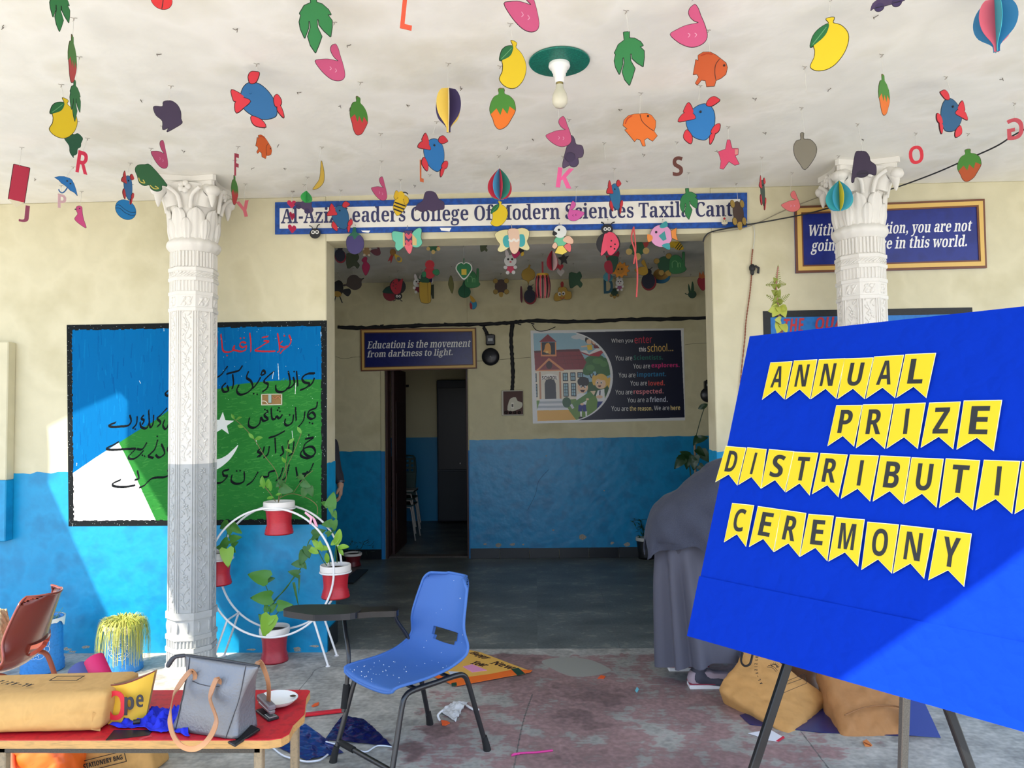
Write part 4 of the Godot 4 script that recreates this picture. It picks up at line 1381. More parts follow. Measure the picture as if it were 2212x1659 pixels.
	part(cb, "cable",tube_mesh(curve([on_z(1519,522,0.01), on_z(1524,510,0.015), on_z(1540,500,0.02), on_z(1600,488,0.03), on_z(1680,474,0.06), on_z(1770,455,0.1), on_z(1920,410,0.14), on_z(2010,378,0.3), on_z(2080,348,0.52), on_y(2150,317, H - 0.05), on_y(2190,292, H - 0.02), on_y(2240,265, H - 0.004)],6),0.0048,6), mat(rgb(22,24,30),0.5))
	part(cb, "thin_cable",tube_mesh(curve([on_z(1540,503,0.012), on_z(1600,494,0.02), on_z(1640,480,0.01), on_z(1700,452,0.01), on_z(1770,425,0.01)],6),0.003,5), mat(rgb(150,142,122),0.6))
	var wr := thing("twisted_wire","brown twisted wire with taped joint hanging on the cream wall","wire")
	part(wr, "sleeve",tube_mesh(curve([on_z(1612,480,0.012), on_z(1626,486,0.012), on_z(1630,505,0.012), on_z(1627,538,0.012)],6),0.0035,6), mat(rgb(196,196,184),0.4))
	for ph in [0.0, PI]:
		var tw := []
		var cc := curve([on_z(1626,538,0.012), on_z(1623,570,0.012), on_z(1623,600,0.012), on_z(1619,640,0.012), on_z(1612,690,0.012), on_z(1608,740,0.012), on_z(1600,820,0.012), on_z(1596,900,0.012)],26)
		for i in cc.size():
			tw.append(cc[i] + Vector3(cos(i * 0.9 + ph),0, sin(i * 0.9 + ph)) * 0.0028)
		part(wr, "strand",tube_mesh(tw,0.0026,5), mat(rgb(140,84,62),0.6))
	var jm := MB.new()
	knob(jm, on_z(1625,579,0.02), Basis(), Vector3(0.022,0.028,0.02),8)
	knob(jm, on_z(1625,588,0.02), Basis(), Vector3(0.014,0.022,0.014),8)
	part(wr, "taped_joint",jm.mesh(), black)
	part(wr, "tape_end",prism_mesh(wall_poly([[1632,572],[1641,578],[1640,591],[1635,590],[1636,580],[1630,576]],0.02),0.003, Transform3D(Basis(), Vector3(0,0,0.02))), black)

func bell(px: float, py: float, box_y: float, rpx: float, label: String, z: float) -> void:
	var o := thing("electric_bell",label, "bell")
	var c := on_z(px, py, z)
	var r := rpx * (c - CAM).dot(FWD) / FOCAL
	var dark := mat(rgb(20,22,28),0.35)
	var turn := Basis(Vector3(1,0,0), PI / 2)
	part(o, "gong",lathe_mesh([Vector2(r,0.02), Vector2(r,0.03), Vector2(r * 0.94,0.04), Vector2(r * 0.6,0.055), Vector2(0.001,0.062)],28), dark, Transform3D(turn, c))
	part(o, "bracket",box_mesh(c + Vector3(0,0,0.012), Vector3(0.03, r * 1.6,0.022),0.003), dark)
	part(o, "screw",lathe_mesh([Vector2(0.008,0.06), Vector2(0.008,0.066), Vector2(0.001,0.068)],10), mat(rgb(190,190,180),0.3, {"metal": 0.7}), Transform3D(turn, c))
	var b := on_z(px, box_y, z)
	part(o, "coil_box",box_mesh(b + Vector3(0,0,0.035), Vector3(r * 1.05, r * 1.2,0.07),0.01), dark)
	part(o, "name_plate",box_mesh(b + Vector3(0,0,0.071), Vector3(r * 0.55, r * 0.3,0.003),0.001), mat(rgb(170,174,176),0.5))
	part(o, "mounting_tab",box_mesh(b + Vector3(0, r * 0.62,0.008), Vector3(r * 0.4, r * 0.2,0.012),0.003), dark)

# ================================================================ doorway and the dark room behind it
func build_hall() -> void:
	var dl := on_z(832,1000, BACK).x
	var dr := on_z(1012,1000, BACK).x
	var dt := on_z(920,780, BACK).y
	var wood := mat(rgb(58,30,26),0.5, {"tex": "streak","scale": 1.5})
	var cream := mat(rgb(196,188,150),0.7)
	var blue := mat(rgb(14,120,184),0.45)
	var jy := on_z(830,975, BACK).y
	var door := Node3D.new()
	door.name = "door_1"
	add_child(door)
	tag(door, "open brown door and its painted frame leading to a dark room","door","","structure")
	for x in [[dl - 0.045, dl],[dr, dr + 0.012]]:
		part(door, "painted_trim",span(Vector3(x[0], jy, BACK - 0.01), Vector3(x[1], dt + 0.05, BACK + 0.016),0.003), cream)
		part(door, "painted_trim",span(Vector3(x[0],0.0, BACK - 0.01), Vector3(x[1], jy, BACK + 0.016),0.003), blue)
	part(door, "frame_post",span(Vector3(dl,0, BACK - 0.19), Vector3(dl + 0.03, dt, BACK - 0.02),0.004), wood)
	part(door, "frame_post",span(Vector3(dr - 0.025,0, BACK - 0.19), Vector3(dr, dt, BACK - 0.02),0.004), wood)
	part(door, "frame_head",span(Vector3(dl, dt - 0.05, BACK - 0.19), Vector3(dr, dt, BACK - 0.02),0.004), wood)
	# leaf swung into the room
	var lx := dl + 0.035
	part(door, "door_leaf",span(Vector3(lx,0.01, BACK - 0.98), Vector3(lx + 0.035, dt - 0.06, BACK - 0.2),0.004), wood)
	for y in [0.25,1.1]:
		part(door, "leaf_panel",span(Vector3(lx + 0.034, y, BACK - 0.9), Vector3(lx + 0.041, y + 0.7, BACK - 0.3),0.004), mat(rgb(48,24,22),0.5))
	part(door, "threshold",span(Vector3(dl,0.0, BACK - 0.2), Vector3(dr,0.018, BACK - 0.05),0.006), mat(rgb(96,88,82),0.8, {"tex": "grain","scale": 4.0}))
	# room shell
	var dim := mat(rgb(214,206,168),0.75)
	var dim2 := mat(rgb(4,138,190),0.4)
	var rb := -6.35
	struct("wall_room_back",span(Vector3(-4.8,-0.05, rb - 0.2), Vector3(1.6, H, rb),0.0), dim, "dim cream wall at the back of the dark room","wall")
	part(get_node("wall_room_back"), "blue_dado",span(Vector3(-4.8,0.0, rb), Vector3(1.6, on_z(900,945, rb).y, rb + 0.003),0.0), dim2)
	struct("wall_room_left",span(Vector3(-4.8,-0.05, rb), Vector3(-4.6, H, BACK - 0.2),0.0), dim, "dim side wall of the dark room behind the chairs","wall")
	struct("wall_room_right",span(Vector3(1.4,-0.05, rb), Vector3(1.6, H, BACK - 0.2),0.0), dim, "dim side wall of the dark room beyond the cupboard","wall")
	struct("ceiling_room",span(Vector3(-4.8, H, rb - 0.2), Vector3(1.6, H + 0.15,-3.52),0.0), dim, "ceiling of the dark room behind the doorway","ceiling")
	# dark cupboard against the back wall
	var c0 := on_z(946,1127, rb + 0.25)
	var c1 := on_z(1046,820, rb + 0.25)
	var cup := thing("wall_cupboard","tall dark blue cupboard hung on the back wall of the dark room","cupboard")
	var dk := mat(rgb(22,30,44),0.5)
	part(cup, "body",span(Vector3(c0.x, c0.y, rb), Vector3(c1.x, c1.y, rb + 0.25),0.008), dk)
	var mid := on_z(950,1017, rb + 0.25).y
	part(cup, "upper_door",span(Vector3(c0.x + 0.02, mid + 0.02, rb + 0.25), Vector3(c1.x - 0.02, c1.y - 0.12, rb + 0.268),0.005), mat(rgb(12,14,24),0.4))
	part(cup, "lower_door",span(Vector3(c0.x + 0.02, c0.y + 0.02, rb + 0.25), Vector3(c1.x - 0.02, mid - 0.01, rb + 0.268),0.005), mat(rgb(20,32,44),0.5))
	part(cup, "rail",span(Vector3(c0.x, mid - 0.01, rb + 0.25), Vector3(c1.x, mid + 0.02, rb + 0.275),0.003), mat(rgb(36,46,58),0.5))
	part(cup, "keyhole_plate",box_mesh(on_z(994,1001, rb + 0.27), Vector3(0.015,0.02,0.006),0.002), mat(rgb(150,150,150),0.3, {"metal": 0.6}))
	var sk := thing("wall_socket","small black socket high on the dark room wall","socket")
	var sp := on_z(880,834, rb)
	part(sk, "plate",box_mesh(sp + Vector3(0,0,0.008), Vector3(0.045,0.035,0.016),0.003), mat(rgb(20,20,24),0.5))
	part(sk, "rim",box_mesh(sp + Vector3(0,0.016,0.01), Vector3(0.052,0.008,0.02),0.002), mat(rgb(28,28,32),0.5))
	# stacked chairs
	var base := on_y(890,1165,0)
	var z := -4.75
	var fx := on_z(866,1000, z).x
	for k in 3:
		var o := thing("stacking_chair",["dark green perforated chair with steel legs, topmost of the dark room stack","dark green chair in the middle of the dark room stack","dark green chair at the bottom of the dark room stack"][2 - k], "chair",Vector3(fx - 0.02, k * 0.085, z - k * 0.02), "stacked chairs in the dark room")
		var steel := mat(rgb(150,146,140),0.35, {"metal": 0.4})
		var shell := mat(rgb(16,52,48),0.55)
		for s in [-1,1]:
			part(o, "side_frame",tube_mesh(curve(V([[s * 0.2 + 0.0,0.0,0.24],[s * 0.2,0.22,0.21],[s * 0.2,0.40,0.185],[s * 0.2,0.43,0.14],[s * 0.2,0.43,-0.12],[s * 0.2,0.40,-0.17],[s * 0.2,0.0,-0.24]]).map(func(p): return Vector3(p.z, p.y, p.x)),5),0.011,8), steel)
		part(o, "seat",box_mesh(Vector3(0.02,0.452,0), Vector3(0.38,0.02,0.40),0.008), shell)
		if k == 2:
			var mb := MB.new()
			for i in 11:
				for j in 11:
					if i % 2 == 0 or j % 2 == 0:
						box(mb, Vector3(-0.16 + i * 0.032,0.56 + j * 0.031,-0.19 - j * 0.004), Vector3(0.032,0.031,0.008), Basis(),0.001)
			part(o, "backrest",mb.mesh(), shell, Transform3D(), "perforated dark green back")
			part(o, "backrest_rim",tube_mesh(curve(V([[-0.17,0.47,-0.17],[-0.18,0.7,-0.2],[-0.16,0.88,-0.22],[-0.1,0.91,-0.225],[0.1,0.91,-0.225],[0.16,0.88,-0.22],[0.18,0.7,-0.2],[0.17,0.47,-0.17]]),5),0.012,8), shell)
			part(o, "seat_rim",box_mesh(Vector3(0.02,0.47,0.0), Vector3(0.39,0.012,0.41),0.004), mat(rgb(170,168,160),0.5))
		else:
			part(o, "backrest",box_mesh(Vector3(0,0.62,-0.2), Vector3(0.36,0.3,0.012),0.005), shell)
	# floor grate in the hall beside the opening
	var gr := thing("floor_grate","dark slatted drain grate on the hall floor by the plant stand","grate")
	var g0 := on_y(757,1262,0)
	var g1 := on_y(795,1232,0)
	part(gr, "frame",span(Vector3(g0.x - 0.1,0.0, g0.z), Vector3(g1.x,0.008, g1.z),0.002), mat(rgb(18,20,22),0.6))
	for k in 9:
		var x := lerpf(g0.x - 0.09, g1.x - 0.01, k / 8.0)
		part(gr, "slat",span(Vector3(x,0.008, g1.z + 0.01), Vector3(x + 0.014,0.016, g0.z - 0.01),0.002), mat(rgb(38,42,46),0.5))

# ================================================================ the ceremony board on its easel
func build_board() -> void:
	var th := deg_to_rad(50.5)
	var ph := deg_to_rad(21.0)
	var bl := on_d(1490,1368,2.7)
	var u := Vector3(cos(th),0, sin(th))
	var bk := Vector3(sin(th),0,-cos(th))
	var v := Vector3.UP * cos(ph) + bk * sin(ph)
	var n := u.cross(v)
	var bs := Basis(u, v, n)
	var hb := 1.2
	var wb := 1.62
	var o := thing("ceremony_board","large blue cloth board on an easel with yellow prize ceremony pennants","board",bl, "",bs)
	var inv := Transform3D(bs, bl).affine_inverse()
	var loc := func(x: float, y: float) -> Vector3: return inv * on_plane(x, y, bl, n)
	var cloth := mat(rgb(4,46,164),0.9, {"spec": 0.2, "bump": 0.35, "bumptex": "crinkle","scale": 1.6, "world": false})
	var nz := FastNoiseLite.new()
	nz.seed = 14
	nz.frequency = 2.2
	nz.fractal_octaves = 3
	var sheet := func(x0: float, y0: float, x1: float, y1: Callable, z: float, amp: float) -> ArrayMesh:
		var rows := []
		var a := 60
		var b := 80
		for i in a + 1:
			var line := PackedVector3Array()
			for j in b + 1:
				var x := lerpf(x0, x1, float(j) / b)
				var y: float = lerpf(y0, y1.call(x), float(i) / a)
				var e := minf(1.0,12.0 * minf(float(i) / a,1.0 - float(i) / a)) * minf(1.0,12.0 * minf(float(j) / b,1.0 - float(j) / b))
				var wr := nz.get_noise_2d(x * 5.0, y * 0.9) * amp + nz.get_noise_2d(x * 1.5 + 40, y * 1.5) * amp
				line.append(Vector3(x, y, z + wr * e))
			rows.append(line)
		var mb := MB.new()
		grid(mb, rows, false, true,0.002)
		return mb.mesh()
	part(o, "board_panel",box_mesh(Vector3(wb / 2, hb / 2,-0.012), Vector3(wb, hb,0.016),0.004), mat(rgb(4,46,164),0.8), Transform3D(), "stiff cloth covered panel")
	part(o, "cloth",sheet.call(-0.004,-0.004, wb + 0.004, func(_x): return hb + 0.004,0.0,0.0035), cloth, Transform3D(), "crinkled royal blue cloth")
	# the overlapping lower strip of cloth
	var s0: Vector3 = loc.call(1512,1245)
	var s1: Vector3 = loc.call(2212,1388)
	var seam := func(x: float) -> float: return lerpf(s0.y, s1.y,(x - s0.x) / (s1.x - s0.x))
	part(o, "lower_cloth_strip",sheet.call(-0.006,-0.012, wb + 0.004, seam,0.0055,0.001), cloth, Transform3D(), "lower overlapping strip of blue cloth")
	# pennants: crop pixels of top left, top right, bottom right, bottom left
	var yellow := mat(rgb(214,190,6),0.65)
	var edge := mat(rgb(244,240,196),0.7)
	var ink := mat(rgb(26,28,30),0.6)
	var rows := [
		["A",472,368,587,362,545,562,428,563],["N",600,358,722,352,684,560,556,562],["N",735,352,873,346,826,558,693,560],["U",875,347,1027,342,980,560,838,560],["A",1036,337,1192,328,1145,555,992,558],["L",1205,325,1366,318,1315,555,1158,553],
		["P",830,601,967,600,923,818,784,815],["R",975,597,1134,594,1090,830,938,826],["I",1146,594,1310,588,1268,830,1105,828],["Z",1335,588,1500,582,1460,832,1290,824],["E",1523,577,1724,574,1680,843,1485,834],
		["D",230,820,337,830,290,1028,175,1010],["I",347,828,448,838,418,1045,300,1025],["S",465,838,597,850,548,1062,423,1045],["T",600,852,728,858,682,1082,556,1066],["R",745,860,887,868,838,1092,700,1076],["I",905,868,1056,874,1010,1115,857,1100],["B",1070,874,1228,882,1190,1130,1030,1115],["U",1240,884,1408,892,1370,1148,1200,1130],["T",1425,890,1605,900,1567,1162,1390,1150],["I",1632,898,1822,905,1780,1182,1588,1163],["O",1838,906,2040,914,1995,1202,1800,1183],["N",2055,915,2270,924,2230,1225,2015,1205],
		["C",265,1130,380,1142,337,1360,222,1336],["E",405,1147,528,1165,487,1388,358,1362],["R",530,1165,663,1185,628,1415,495,1388],["E",680,1190,812,1200,778,1438,635,1415],["M",830,1207,980,1220,945,1468,790,1440],["O",1000,1233,1165,1248,1128,1505,968,1486],["N",1180,1250,1355,1270,1303,1533,1140,1505],["Y",1380,1275,1560,1297,1520,1577,1332,1542]]
	for r in rows:
		var q := []
		for k in 4:
			var p: Vector3 = loc.call(1480.0 + r[1 + k * 2] / 2.514,640.0 + r[2 + k * 2] / 2.514)
			q.append(Vector2(p.x, p.y))
		var up: Vector2 = ((q[0] - q[3]) + (q[1] - q[2])) / 2.0
		var notch: Vector2 = (q[2] + q[3]) / 2.0 + up * 0.25
		var c: Vector2 = (q[0] + q[1] + q[2] + q[3]) / 4.0
		var flag := [q[0], q[1], q[2], notch, q[3]]
		var grown := []
		for p in flag:
			grown.append(c + (p - c) * 1.035)
		var pn := part(o, "pennant",prism_mesh(flag,0.002, Transform3D(Basis(), Vector3(0,0,0.0105))), yellow)
		pn.set_meta("label","yellow paper pennant with letter " + r[0])
		part(pn, "white_edge",prism_mesh(grown,0.0015, Transform3D(Basis(), Vector3(0,0,0.0095))), edge)
		var w: float = (q[1] - q[0]).length()
		var h: float = up.length()
		var lc: Vector2 = (q[0] + q[1]) / 2.0 - up * 0.40
		var lw: float = w * (0.13 if r[0] == "I" else 0.50 if r[0] != "M" else 0.56)
		lettering(pn, "l" if r[0] == "I" else r[0], ink, Vector3(lc.x, lc.y,0.0115), lw, h * 0.58, false, true,0.0,0.0015, Basis(Vector3(0,0,1), atan2(q[1].y - q[0].y, q[1].x - q[0].x)), "letter")
	# easel legs: square steel bars
	var steel := mat(rgb(38,40,42),0.35, {"metal": 0.5})
	var worn := mat(rgb(128,128,122),0.4, {"metal": 0.5, "tex": "grain","scale": 6.0})
	for l in [[1735,1275,1530,1955, steel,0.026],[1990,1410,2294,2198, steel,0.024],[1945,1300,1945,1822, worn,0.026]]:
		var a := on_plane(l[0], l[1], bl, n) - n * 0.05
		var b := on_y(l[2], l[3],0.0)
		var d := (a - b).normalized()
		var sx := d.cross(Vector3(0,0,1)).normalized()
		var fb := inv.basis * Basis(sx, d, sx.cross(d))
		var mb := MB.new()
		box(mb, inv * ((a + b) / 2), Vector3(l[5],(a - b).length(), l[5]), fb,0.003)
		var leg := part(o, "easel_leg",mb.mesh(), l[4])
		part(leg, "rubber_foot",box_mesh(inv * (b + d * 0.012), Vector3(l[5] + 0.006,0.028, l[5] + 0.006),0.003, fb), mat(rgb(20,20,20),0.8))
	part(o, "back_rail",box_mesh(Vector3(wb * 0.45,0.35,-0.04), Vector3(wb * 0.7,0.03,0.03),0.003), steel)

# ================================================================ moulded chair shell, in chair axes: +z front, +x its left
func shell_point(s: float, t: float) -> Vector3:
	var prof := [Vector3(0,0.388,0.243), Vector3(0,0.406,0.228), Vector3(0,0.408,0.15), Vector3(0,0.402,0.03), Vector3(0,0.402,-0.08), Vector3(0,0.425,-0.165), Vector3(0,0.49,-0.215), Vector3(0,0.58,-0.245), Vector3(0,0.68,-0.275), Vector3(0,0.77,-0.305), Vector3(0,0.80,-0.318)]
	var wid := [0.185,0.20,0.206,0.206,0.210,0.216,0.212,0.198,0.182,0.163,0.125]
	var f := clampf(t,0.0,1.0) * 10.0
	var i := mini(int(f),9)
	var k := f - i
	var p0: Vector3 = prof[maxi(i - 1,0)]
	var p1: Vector3 = prof[i]
	var p2: Vector3 = prof[i + 1]
	var p3: Vector3 = prof[mini(i + 2,10)]
	var c := 0.5 * ((2.0 * p1) + (p2 - p0) * k + (2.0 * p0 - 5.0 * p1 + 4.0 * p2 - p3) * k * k + (3.0 * p1 - p0 - 3.0 * p2 + p3) * k * k * k)
	var w := lerpf(wid[i], wid[i + 1], k)
	var a := absf(s)
	# the sides turn up round the hips and forward along the back, with a rolled rim
	var hip := smoothstep(0.2,0.62, t)
	var curl := a * a * (0.014 + 0.05 * hip) + pow(a,6.0) * 0.012
	var upv := lerpf(1.0,0.15, smoothstep(0.45,0.75, t))
	return c + Vector3(s * w, curl * upv, curl * (1.0 - upv) * 1.4)

func chair_shell() -> ArrayMesh:
	var mb := MB.new()
	var a := 44
	var b := 26
	var th := 0.007
	var hole := func(i: int, j: int) -> bool:
		var t := (i + 0.5) / a
		var s := 2.0 * (j + 0.5) / b - 1.0
		return t > 0.585 and t < 0.67 and absf(s) < (0.43 if t > 0.605 and t < 0.65 else 0.36)
	var P := []
	var N := []
	for i in a + 1:
		var lp := PackedVector3Array()
		var ln := PackedVector3Array()
		for j in b + 1:
			var t := float(i) / a
			var s := 2.0 * j / b - 1.0
			var p := shell_point(s, t)
			var du := shell_point(s, minf(1.0, t + 0.01)) - shell_point(s, maxf(0.0, t - 0.01))
			var dv := shell_point(s + 0.02, t) - shell_point(s - 0.02, t)
			lp.append(p)
			ln.append(dv.cross(du).normalized() * (-1.0 if dv.cross(du).dot(Vector3(0,1,0.6)) < 0 else 1.0))
		P.append(lp)
		N.append(ln)
	for i in a:
		for j in b:
			if hole.call(i, j):
				for e in [[-1,0, i, j, i, j + 1],[1,0, i + 1, j, i + 1, j + 1],[0,-1, i, j, i + 1, j],[0,1, i, j + 1, i + 1, j + 1]]:
					if not hole.call(i + e[0], j + e[1]):
						var p: Vector3 = P[e[2]][e[3]]
						var q: Vector3 = P[e[4]][e[5]]
						var cc: Vector3 = (P[i][j] + P[i + 1][j + 1]) / 2.0
						mb.quad(p + N[e[2]][e[3]] * 0.004, q + N[e[4]][e[5]] * 0.004, q - N[e[4]][e[5]] * (th + 0.012), p - N[e[2]][e[3]] * (th + 0.012), cc - (p + q) / 2.0)
				continue
			for sd in [1.0,-1.0]:
				var o: float = 0.0 if sd > 0 else -th
				var q := [[i, j],[i, j + 1],[i + 1, j + 1],[i + 1, j]]
				var vv := []
				var nn := []
				for e in q:
					vv.append(P[e[0]][e[1]] + N[e[0]][e[1]] * o)
					nn.append(N[e[0]][e[1]] * sd)
				mb.tri(vv[0], vv[1], vv[2], nn[0], nn[1], nn[2])
				mb.tri(vv[0], vv[2], vv[3], nn[0], nn[2], nn[3])
	# rolled rim
	var rim := []
	for i in a + 1:
		rim.append(P[i][0] - N[i][0] * th * 0.5)
	for j in range(1, b + 1):
		rim.append(P[a][j] - N[a][j] * th * 0.5)
	for i in range(a - 1,-1,-1):
		rim.append(P[i][b] - N[i][b] * th * 0.5)
	for j in range(b - 1,0,-1):
		rim.append(P[0][j] - N[0][j] * th * 0.5)
	tube(mb, rim,0.0072,8, true)
	return mb.mesh()

func side_frame(s: float) -> Array:
	return curve(V([[s * 0.218,0.012,0.285],[s * 0.203,0.20,0.232],[s * 0.192,0.335,0.194],[s * 0.189,0.376,0.170],[s * 0.188,0.388,0.125],[s * 0.188,0.388,0.0],[s * 0.188,0.388,-0.125],[s * 0.189,0.376,-0.170],[s * 0.192,0.335,-0.194],[s * 0.203,0.20,-0.232],[s * 0.218,0.012,-0.285]]),6)

func build_chair() -> void:
	var A := on_y(690,1652,0)
	var B := on_y(850,1672,0)
	var C := on_y(930,1583,0)
	var D := on_y(1075,1633,0)
	var mid := (A + B + C + D) / 4.0
	var f := ((A + B) - (C + D)).normalized()
	var side := ((B + D) - (A + C)).normalized()
	f = (f - side.cross(Vector3.UP)).normalized() if f.dot(side.cross(Vector3.UP)) < 0 else (f + side.cross(Vector3.UP)).normalized()
	var x := Vector3.UP.cross(f)
	var bs := Basis(x, Vector3.UP, f)
	var o := thing("tablet_chair","blue plastic tablet chair with black steel legs and writing arm","chair",mid, "",bs)
	var inv := Transform3D(bs, mid).affine_inverse()
	var blue := mat(rgb(66,108,176),0.5, {"spec": 0.4})
	var steel := mat(rgb(24,25,27),0.3, {"spec": 0.6})
	var shell := part(o, "seat_shell",chair_shell(), blue, Transform3D(), "moulded blue plastic seat and back")
	# paint specks on the plastic
	var sp := MB.new()
	var r := RandomNumberGenerator.new()
	r.seed = 8
	for k in 60:
		var t := r.randf_range(0.1,0.95) if k % 2 == 0 else r.randf_range(0.08,0.35)
		var s := r.randf_range(-0.9,0.9) if k % 2 == 0 else r.randf_range(-0.85,0.1)
		if t > 0.55 and t < 0.7 and absf(s) < 0.45:
			continue
		var p := shell_point(s, t)
		knob(sp, p, Basis(), Vector3.ONE * r.randf_range(0.0012,0.0032),5)
	part(shell, "paint_specks",sp.mesh(), mat(rgb(232,232,228),0.7))
	for s in [-1.0,1.0]:
		var fr := part(o, "side_frame",tube_mesh(side_frame(s),0.0125,10), steel)
		for z in [-1.0,1.0]:
			part(fr, "rubber_foot",tube_mesh(V([[s * 0.219,0.0, z * 0.288],[s * 0.2175,0.022, z * 0.284],[s * 0.214,0.07, z * 0.272]]),[0.019,0.0175,0.0145],10), mat(rgb(18,18,18),0.7))
	part(o, "front_stretcher",tube_mesh(V([[-0.212,0.09,0.264],[0.212,0.09,0.264]]),0.011,8), steel)
	part(o, "tape_wrap",tube_mesh(V([[-0.19,0.09,0.264],[-0.08,0.09,0.264]]),0.0145,8), mat(rgb(14,14,14),0.8, {"tex": "grain","scale": 12.0}))
	part(o, "cross_bar",tube_mesh(V([[-0.188,0.384,0.10],[0.188,0.384,0.10]]),0.009,8), steel)
	part(o, "cross_bar",tube_mesh(V([[-0.188,0.384,-0.10],[0.188,0.384,-0.10]]),0.009,8), steel)
	# writing tablet and arm, from their pixels on a level plane
	var ty := 0.655
	var flat := func(list: Array) -> Array:
		var out := []
		for q in list:
			var p := inv * on_y(q[0], q[1], ty)
			out.append(Vector2(p.x, p.z))
		return out
	var lay := Transform3D(Basis(Vector3(1,0,0), Vector3(0,0,1), Vector3(0,-1,0)), Vector3(0, ty - 0.011,0))
	var pad := mat(rgb(32,34,37),0.4)
	part(o, "writing_tablet",prism_mesh(curve(flat.call([[612,1318],[620,1322],[668,1329],[690,1330],[756,1327],[778,1320],[778,1312],[764,1308],[700,1307],[645,1308],[622,1313]]),3, true),0.03, lay), pad)
	var arm := curve(flat.call([[760,1312],[800,1310],[840,1309],[856,1310],[861,1315],[856,1319],[838,1320],[800,1321],[765,1323]]),3, true)
	part(o, "arm_rest",prism_mesh(arm,0.028, Transform3D(lay.basis, lay.origin - Vector3(0,0.004,0))), mat(rgb(22,23,25),0.3))
	var t0 := inv * on_y(742,1322, ty - 0.02)
	part(o, "tablet_post",tube_mesh(curve([Vector3(-0.205,0.22,0.24), Vector3(-0.212,0.36,0.215), Vector3(-0.222,0.47,0.20), Vector3(lerpf(-0.222, t0.x,0.6),0.56, lerpf(0.20, t0.z,0.6)), t0],6),0.0105,8), steel)
	part(o, "tape_wrap",tube_mesh(V([[-0.206,0.235,0.236],[-0.211,0.34,0.218]]),0.017,8), mat(rgb(16,16,16),0.8, {"tex": "grain","scale": 12.0}))
	var t1 := inv * on_y(852,1314, ty - 0.02)
	part(o, "arm_post",tube_mesh(curve([t1, t1 + Vector3(0.0,-0.06,-0.012), Vector3(-0.215,0.47,-0.15), Vector3(-0.20,0.388,-0.13)],6),0.0105,8), steel)

# ================================================================ the low red table and what lies on it
func slab(corners: Array, thick: float, round_r: float, amp: float, freq: float, sd: int, nrm := Vector3.ZERO, n := 18) -> ArrayMesh:
	# a filled paper or leather bag: front corners BL BR TR TL, thickness away from the front
	var nz := FastNoiseLite.new()
	nz.seed = sd
	nz.frequency = freq
	nz.fractal_octaves = 3
	var f: Vector3 = (corners[1] - corners[0]).cross(corners[3] - corners[0]).normalized()
	if nrm != Vector3.ZERO:
		f = nrm.normalized()
	var w: float = (corners[1] - corners[0]).length()
	var h: float = (corners[3] - corners[0]).length()
	var half := Vector3(w, h, thick) / 2.0
	var mb := MB.new()
	lump(mb, n, func(q: Vector3) -> Vector3:
		var p := q * half
		var inn := Vector3(clampf(p.x,-half.x + round_r, half.x - round_r), clampf(p.y,-half.y + round_r, half.y - round_r), clampf(p.z,-half.z + round_r, half.z - round_r))
		var d := p - inn
		if d.length() > 1e-6:
			p = inn + d.normalized() * round_r
		var bulge := (1.0 - pow(absf(p.x / half.x),2.5)) * (1.0 - pow(absf(p.y / half.y),2.5)) * 0.10 * thick * signf(p.z)
		var u := p.x / w + 0.5
		var v := p.y / h + 0.5
		var base: Vector3 = corners[0] * (1 - u) * (1 - v) + corners[1] * u * (1 - v) + corners[2] * u * v + corners[3] * (1 - u) * v
		var wob := absf(nz.get_noise_3dv(base)) * amp + nz.get_noise_3dv(base * 2.3 + Vector3(9,1,4)) * amp * 0.5
		return base + f * (p.z - half.z + bulge + wob * clampf(q.z + 0.6,0.0,1.0)) + Vector3(nz.get_noise_3dv(base + Vector3(0,7,0)),0,0) * amp)
	return mb.mesh(true)

func table_post(parent: Node3D, p: Vector3, h: float, mt: Material) -> void:
	part(parent, "leg",box_mesh(Vector3(p.x, h / 2, p.z), Vector3(0.03, h,0.03),0.003), mt)

